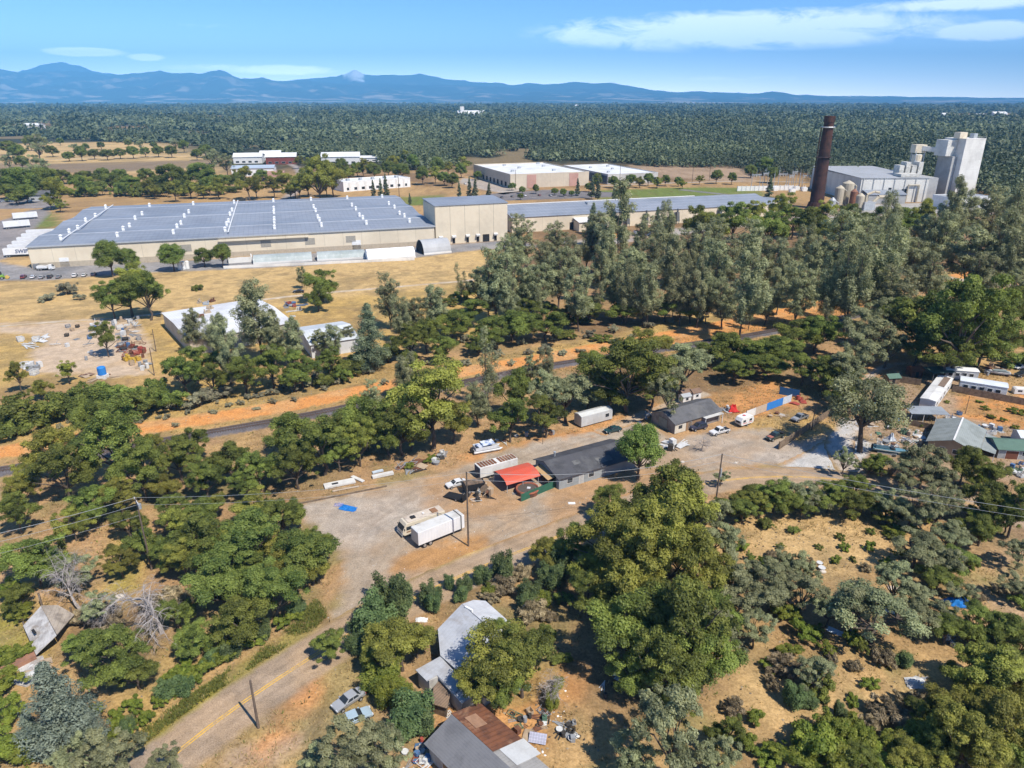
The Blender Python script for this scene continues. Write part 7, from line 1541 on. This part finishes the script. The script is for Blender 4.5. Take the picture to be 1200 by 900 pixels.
def tarp(px, py, w_, d_, m, label, seed, h=.35, rz=0):
    rng = np.random.default_rng(seed); n = 14; p = G(px, py); V = []; Fs = []
    for j in range(n + 1):
        for i in range(n + 1):
            u, v = i / n - .5, j / n - .5; r = 1 + .35 * (vnoise(np.array([u * 5]), np.array([v * 5]), seed)[0] - .5)
            z = h * float(fbm(np.array([i / 3.0 + seed]), np.array([j / 3.0]), seed, 3)[0]) * (1 - max(abs(u), abs(v)) * 1.9) * 1.9 + .05
            V.append((u * w_ * r, v * d_ * r, max(.03, z)))
    for j in range(n):
        for i in range(n): a = j * (n + 1) + i; Fs.append((a, a + 1, a + n + 2, a + n + 1))
    o = MB().add(V, Fs).build('tarp', m, None, label, 'tarp', loc=(p.x, p.y, 0), rz=R(rz)); s = o.modifiers.new('t', 'SOLIDIFY'); s.thickness = .02; s.offset = 1; return o
BT = mat('bright_blue_tarp', (.02, .18, .52), (.015, .12, .38), 1, .6, .4)
tarp(408, 596, 3.4, 1.8, BT, 'crumpled bright blue tarp on the gravel below the dumped panels', 3, .5, -20); tarp(397, 592, 1.8, 1.2, mat('faded_mixed_cloth', (.35, .30, .36), (.1, .15, .35), 2, 1), 'faded mottled cloth left of the crumpled blue tarp', 5, .4)
tarp(1124, 708, 3.2, 2.2, BT, 'bright blue tarp over a heap under the grey oaks at right', 7, 1.6, -15); tarp(1110, 706, 1.6, 1.3, BT, 'smaller blue tarp left of the bright one under grey oaks', 9, .8)
WT = mat('white_plastic_sheet', (.74, .73, .71), (.6, .58, .55), 1)
tarp(1036, 713, 3.4, 1.7, WT, 'crumpled white sheet, larger of the two under the grey oaks', 11, .5, -30); tarp(1050, 690, 2.6, 1.2, mat('pale_tan_sheet', (.60, .50, .40)), 'pale tan sheet behind the larger white one', 13, .4, -15); tarp(983, 742, 3.2, 1.3, mat('pale_blue_sheet', (.52, .60, .68)), 'pale blue sheet on green weeds left of the open oak', 15, .3, -35)
tarp(494, 727, 1.9, 1.0, WT, 'small crumpled white sheet in the thicket left of the pale house', 17, .5); tarp(859, 482, 2.8, 2.0, mat('bright_red_tarp', (.55, .03, .025), (.45, .03, .03), 1), 'bright red tarp over a heap behind the caravan', 19, 1.9); tarp(1073, 803, 2.6, 1.4, mat('pale_rubble', (.50, .48, .45)), 'pale grey sheet on the rubble right of the open oak trunk', 21, .4)
tarp(1044, 516, 1.6, 1.8, mat('pale_bluegrey_tarp', (.52, .56, .60)), 'upright pale blue-grey tarp bundle beside the aqua boat', 23, 2.0); tarp(1052, 492, 2.2, 1.4, BT, 'dark blue tarp on the strewn yard behind the open-crowned oak', 25, .6); tarp(612, 806, 2.2, 1.2, mat('dull_teal_tarp', (.10, .19, .18)), 'dull teal tarp at the foot of the yellowish oak', 27, .6); tarp(670, 590, 1.4, .8, WT, 'small white rag on the dirt in front of the workshop', 29, .2)
e = at(619, 871, 'solar_panel', -12, 'pale violet solar panel propped beside the rusty-roofed shed', 'solar panel'); MB().slab([(0, 0, .25), (2.2, 0, .25), (2.2, 1.2, .75), (0, 1.2, .75)], .05).build('panel', mat('violet_cells', (.36, .36, .43), (.30, .30, .36), 1, .4, .3, stripe=[('x', .35, .1, 1.5), ('y', .35, .1, 1.5)], spec=.5), e); MB().box(.2, .3, 1.0, 1.1, 0, .66).box(1.9, 2, 1.0, 1.1, 0, .66).box(.2, .3, .1, .2, 0, .22).box(1.9, 2, .1, .2, 0, .22).build('legs_frame', GALV, e)
# ================================================================ poles and wires
def pole(px, py, h, label, lean=0, arm=False, r=.15, name='utility_pole', az_=35, kit=False):
    p = G(px, py); e = empty(name, (p.x, p.y, 0), R(az_), label, 'pole'); e.rotation_euler = (0, R(lean), R(az_))
    MB().cyl((0, 0, -.1), (0, 0, h), r, r * .72, 10).build('shaft', mat('pole_timber', (.16, .12, .09), (.09, .07, .055), 1.2, .8, .95), e)
    if arm:
        MB().box(-.06, .06, -1.25, 1.25, h - .75, h - .62).build('crossarm', mat('grey_arm', (.50, .50, .48)) if kit else WOODP, e)
        for y in (-1.1, -.4, .4, 1.1): MB().cyl((0, y, h - .62), (0, y, h - .4), .05, .07, 8).build('insulator', TRIM, e)
    if kit: MB().cyl((.35, .1, h - 2.3), (.35, .1, h - 1.4), .26, .26, 12).build('transformer', GALV, e); MB().box(-.06, .06, -.9, .9, h - 1.25, h - 1.15).build('lower_arm', mat('grey_arm', (.50, .50, .48)), e)
    return e
pole(303, 853, 7.9, 'bare stub pole without wires beside the road at lower left', 0, r=.19)
P2 = pole(549, 640, ztop(G(549, 640), 553), 'tall dark wire pole at the right end of the white box trailer', 0, False, .17)
P3 = pole(838, 594, ztop(G(838, 594), 532), 'dark wire pole in the shrubs at the road bend', 1, False, .17); MB().box(.15, .45, -.15, .2, 6.6, 8.4).build('meter_box', GALV, P3)
P4 = pole(178, 668, ztop(G(178, 668), 583), 'pole with pale crossarms, insulators and transformer rising from the oaks', 0, True, .16, az_=40, kit=True)
p = G(82, 668); e = empty('ivy_pole', (p.x, p.y, 0), 0, 'leaning old pole wrapped top to bottom in green ivy', 'pole'); hv = ztop(p, 607); MB().cyl((0, 0, 0), (-.4, 0, hv), .16, .12, 8).build('shaft', WOODP, e)
v, f, t = leaves([(-.4 * k / 30, 0, hv * k / 30) for k in range(31)], [.55 + .12 * math.sin(k) for k in range(31)], 3200, .16, np.random.default_rng(3)); link('ivy', fast_mesh('ivy', v, f, LEAF['ol'], attr=t), e)
pole(183, 412, 7.5, 'slim brown pole right of the storage yard, the farther one', 1); pole(181, 440, 8.5, 'slim brown pole right of the storage yard, the nearer one', 1)
pole(951, 504, 6.5, 'short pole standing behind the board fence', 0, r=.13); pole(986, 480, 5.5, 'short brown post in oak shade right of the board fence', 2, r=.12); pole(1131, 485, 5, 'thin dark post in the orange garden plot', 0, r=.08)
pole(1197, 776, 12, 'tall brown pole leaning at the right edge', 2, r=.22); pole(636, 520, 3.2, 'thin short post behind the workshop', 0, r=.07)
for x, y, h_, lb in [(604, 222, 17, 'thin lamp mast before the pink-panelled warehouse'), (468, 232, 20, 'tall thin pole right of the low white units'), (726, 217, 20, 'tall thin pole before the white-roofed warehouse'), (811, 214, 16, 'thin pole beside the green lawn'), (831, 212, 16, 'thin pole right of another by the lawn'), (69, 238, 16, 'thin pale mast beside the bright trees at far left')]: pole(x, y, h_, lb, r=.25)
def wire(a, b, sag, label, r=.028, cat='power line'):
    pts = [a.lerp(b, k / 24) - Vector((0, 0, sag * 4 * (k / 24) * (1 - k / 24))) for k in range(25)]
    MB().tube(pts, r, 5).build('power_line', mat('wire_metal', (.34, .35, .35), None, .1, .3, .5), None, label, cat)
def top(e, h, off=0): return e.matrix_basis @ Vector((0, off, h))
h2, h3, h4 = ztop(G(549, 640), 553), ztop(G(838, 594), 532), ztop(G(178, 668), 583)
lf = G(-160, 760); q0 = Vector((lf.x, lf.y, h4)); rt_ = G(1330, 690); q1 = Vector((rt_.x, rt_.y, h3))
pole(-160, 760, h4 + .2, 'wire pole beyond the left edge'); pole(1330, 690, h3 + .2, 'wire pole beyond the right edge')
for dz, r_, nm in ((.0, .035, 'thick upper'), (-1.4, .026, 'thin lower')):
    wire(q0 + Vector((0, 0, dz)), top(P4, h4 + dz), .8, nm + ' wire running from the insulator pole out of the left edge', r_)
    wire(top(P4, h4 + dz), top(P2, h2 + dz - .1), 1.2, nm + ' wire from the insulator pole to the pole at the box trailer', r_ * .6)
    wire(top(P2, h2 + dz - .1), top(P3, h3 + dz - .1), 2.0, nm + ' wire passing in front of the workshop to the road bend pole', r_)
    wire(top(P3, h3 + dz - .1), q1 + Vector((0, 0, dz)), 1.0, nm + ' wire from the road bend pole out of the right edge', r_)
wire(q0 + Vector((0, 0, -3.4)), top(P4, h4 - 3.4), .8, 'lowest wire at left, below the two stronger ones', .02)
# ================================================================ railway track
sl_ = MB().box(-.12, .12, -1.3, 1.3, .50, .60).mesh('sleeper', mat('dark_sleeper', (.11, .085, .07), (.07, .055, .05), 1, .8)); 
c0 = BM[len(BM) // 3]; e = empty('railway_track', (c0[0], c0[1], 0), 0, 'single railway track on a dark ballast bed crossing behind the yard', 'railway')
S = np.concatenate([[0], np.cumsum(np.linalg.norm(np.diff(BM, axis=0), axis=1))]); sv = np.arange(2, S[-1] - 2, .62)
sx = np.interp(sv, S, BM[:, 0]); sy = np.interp(sv, S, BM[:, 1]); sa = np.arctan2(np.interp(sv, S, -BN[:, 0]), np.interp(sv, S, BN[:, 1]))
vis = [i for i in range(len(sv)) if 247 < proj(Vector((sx[i], sy[i], .5)))[0] < 345][:100]
rest = MB()
for i in range(len(sv)):
    if i in vis: link('sleeper', sl_, e, (sx[i] - c0[0], sy[i] - c0[1], 0), sa[i])
    else: rest.cbox((sx[i] - c0[0], sy[i] - c0[1], .55), (.24, 2.6, .1), sa[i])
tag(rest.build('sleepers', mat('dark_sleeper', (.11, .085, .07)), e), None, None, None, 'stuff')
for off in (-.72, .72):
    q = BM + BN * off - c0; rm = MB()
    for i in range(len(q) - 1): a_, b_ = q[i], q[i + 1]; d_ = b_ - a_; rm.cbox(((a_[0] + b_[0]) / 2, (a_[1] + b_[1]) / 2, .68), (np.linalg.norm(d_) + .02, .08, .15), math.atan2(d_[1], d_[0]))
    rm.build('rail', mat('rail_steel', (.22, .15, .12), (.14, .10, .09), .5, .8, .5, .4), e)
# ================================================================ dead trees and rocks
def dead(px, py, h, seed, label, spread=1.0, lean=(0, 0)):
    rng = np.random.default_rng(seed); mb = MB(); p = G(px, py)
    def br(a, d, L, r, lv):
        n = 4; pts = [a]; dd = d
        for k in range(n):
            dd = (dd + Vector(rng.normal(size=3) * .16) + Vector((0, 0, -.07 * lv))).normalized(); pts.append(pts[-1] + dd * L / n)
        mb.tube(pts, [r, r * .8, r * .6, r * .42, r * .22], 5 if lv < 2 else 3)
        if lv < 4:
            for k in range(12 if lv == 0 else 6 if lv < 3 else 3):
                i = rng.integers(1 if lv else 2, 5); a2 = rng.random() * 6.283; side = Vector((math.cos(a2), math.sin(a2), rng.uniform(-.1, .5) * (1 if lv else 1.2)))
                br(pts[i], (dd * .55 + side * .9 * spread).normalized(), L * rng.uniform(.42, .7), r * (.42 if lv else .36), lv + 1)
    br(Vector((0, 0, -.1)), Vector((lean[0], lean[1], 1)).normalized(), h * .7, h * .034, 0)
    mb.build('dead_tree', deadwood, None, label, 'dead tree', loc=(p.x, p.y, 0))
dead(190, 742, 11.5, 4, 'bare grey dead tree with drooping branches left of the big oaks', 1.1); dead(95, 715, 8, 9, 'slim bare pale snag right of the broken ruin', .5, (-.25, 0)); dead(118, 740, 4.5, 12, 'low tangle of dead grey branches below the slim snag', 1.3)
dead(655, 820, 5, 15, 'dead brushy tree in the shade of the big oaks', 1.2); dead(556, 480, 11, 21, 'leaning bare pale pine trunk in front of the railway', .4, (.25, 0)); dead(822, 528, 4.5, 33, 'small bare shrub left of the road bend pole', .9)
def rock(px, py, r, label, seed, m):
    rng = np.random.default_rng(seed); p = G(px, py); b = MB().ball((0, 0, r * .3), r, 9, 6, (1.2, .9, .7)); b.v = [(x * (1 + .25 * (rng.random() - .5)), y * (1 + .25 * (rng.random() - .5)), max(-.05, z * (1 + .2 * (rng.random() - .5)))) for x, y, z in b.v]; b.build('rock', m, None, label, 'rock', loc=(p.x, p.y, 0))
RK = mat('pale_rock', (.58, .52, .44), (.42, .37, .31), 1.5)
rock(141, 701, .7, 'pale boulder above the dead tree clearing', 3, RK); rock(964, 671, .5, 'pale round rock in the shade above the debris', 5, RK); rock(800, 542, .4, 'small pale rock on the dirt right of the shade tree', 8, RK); rock(862, 543, .35, 'small white rock on the gravel drive mouth', 11, RK)
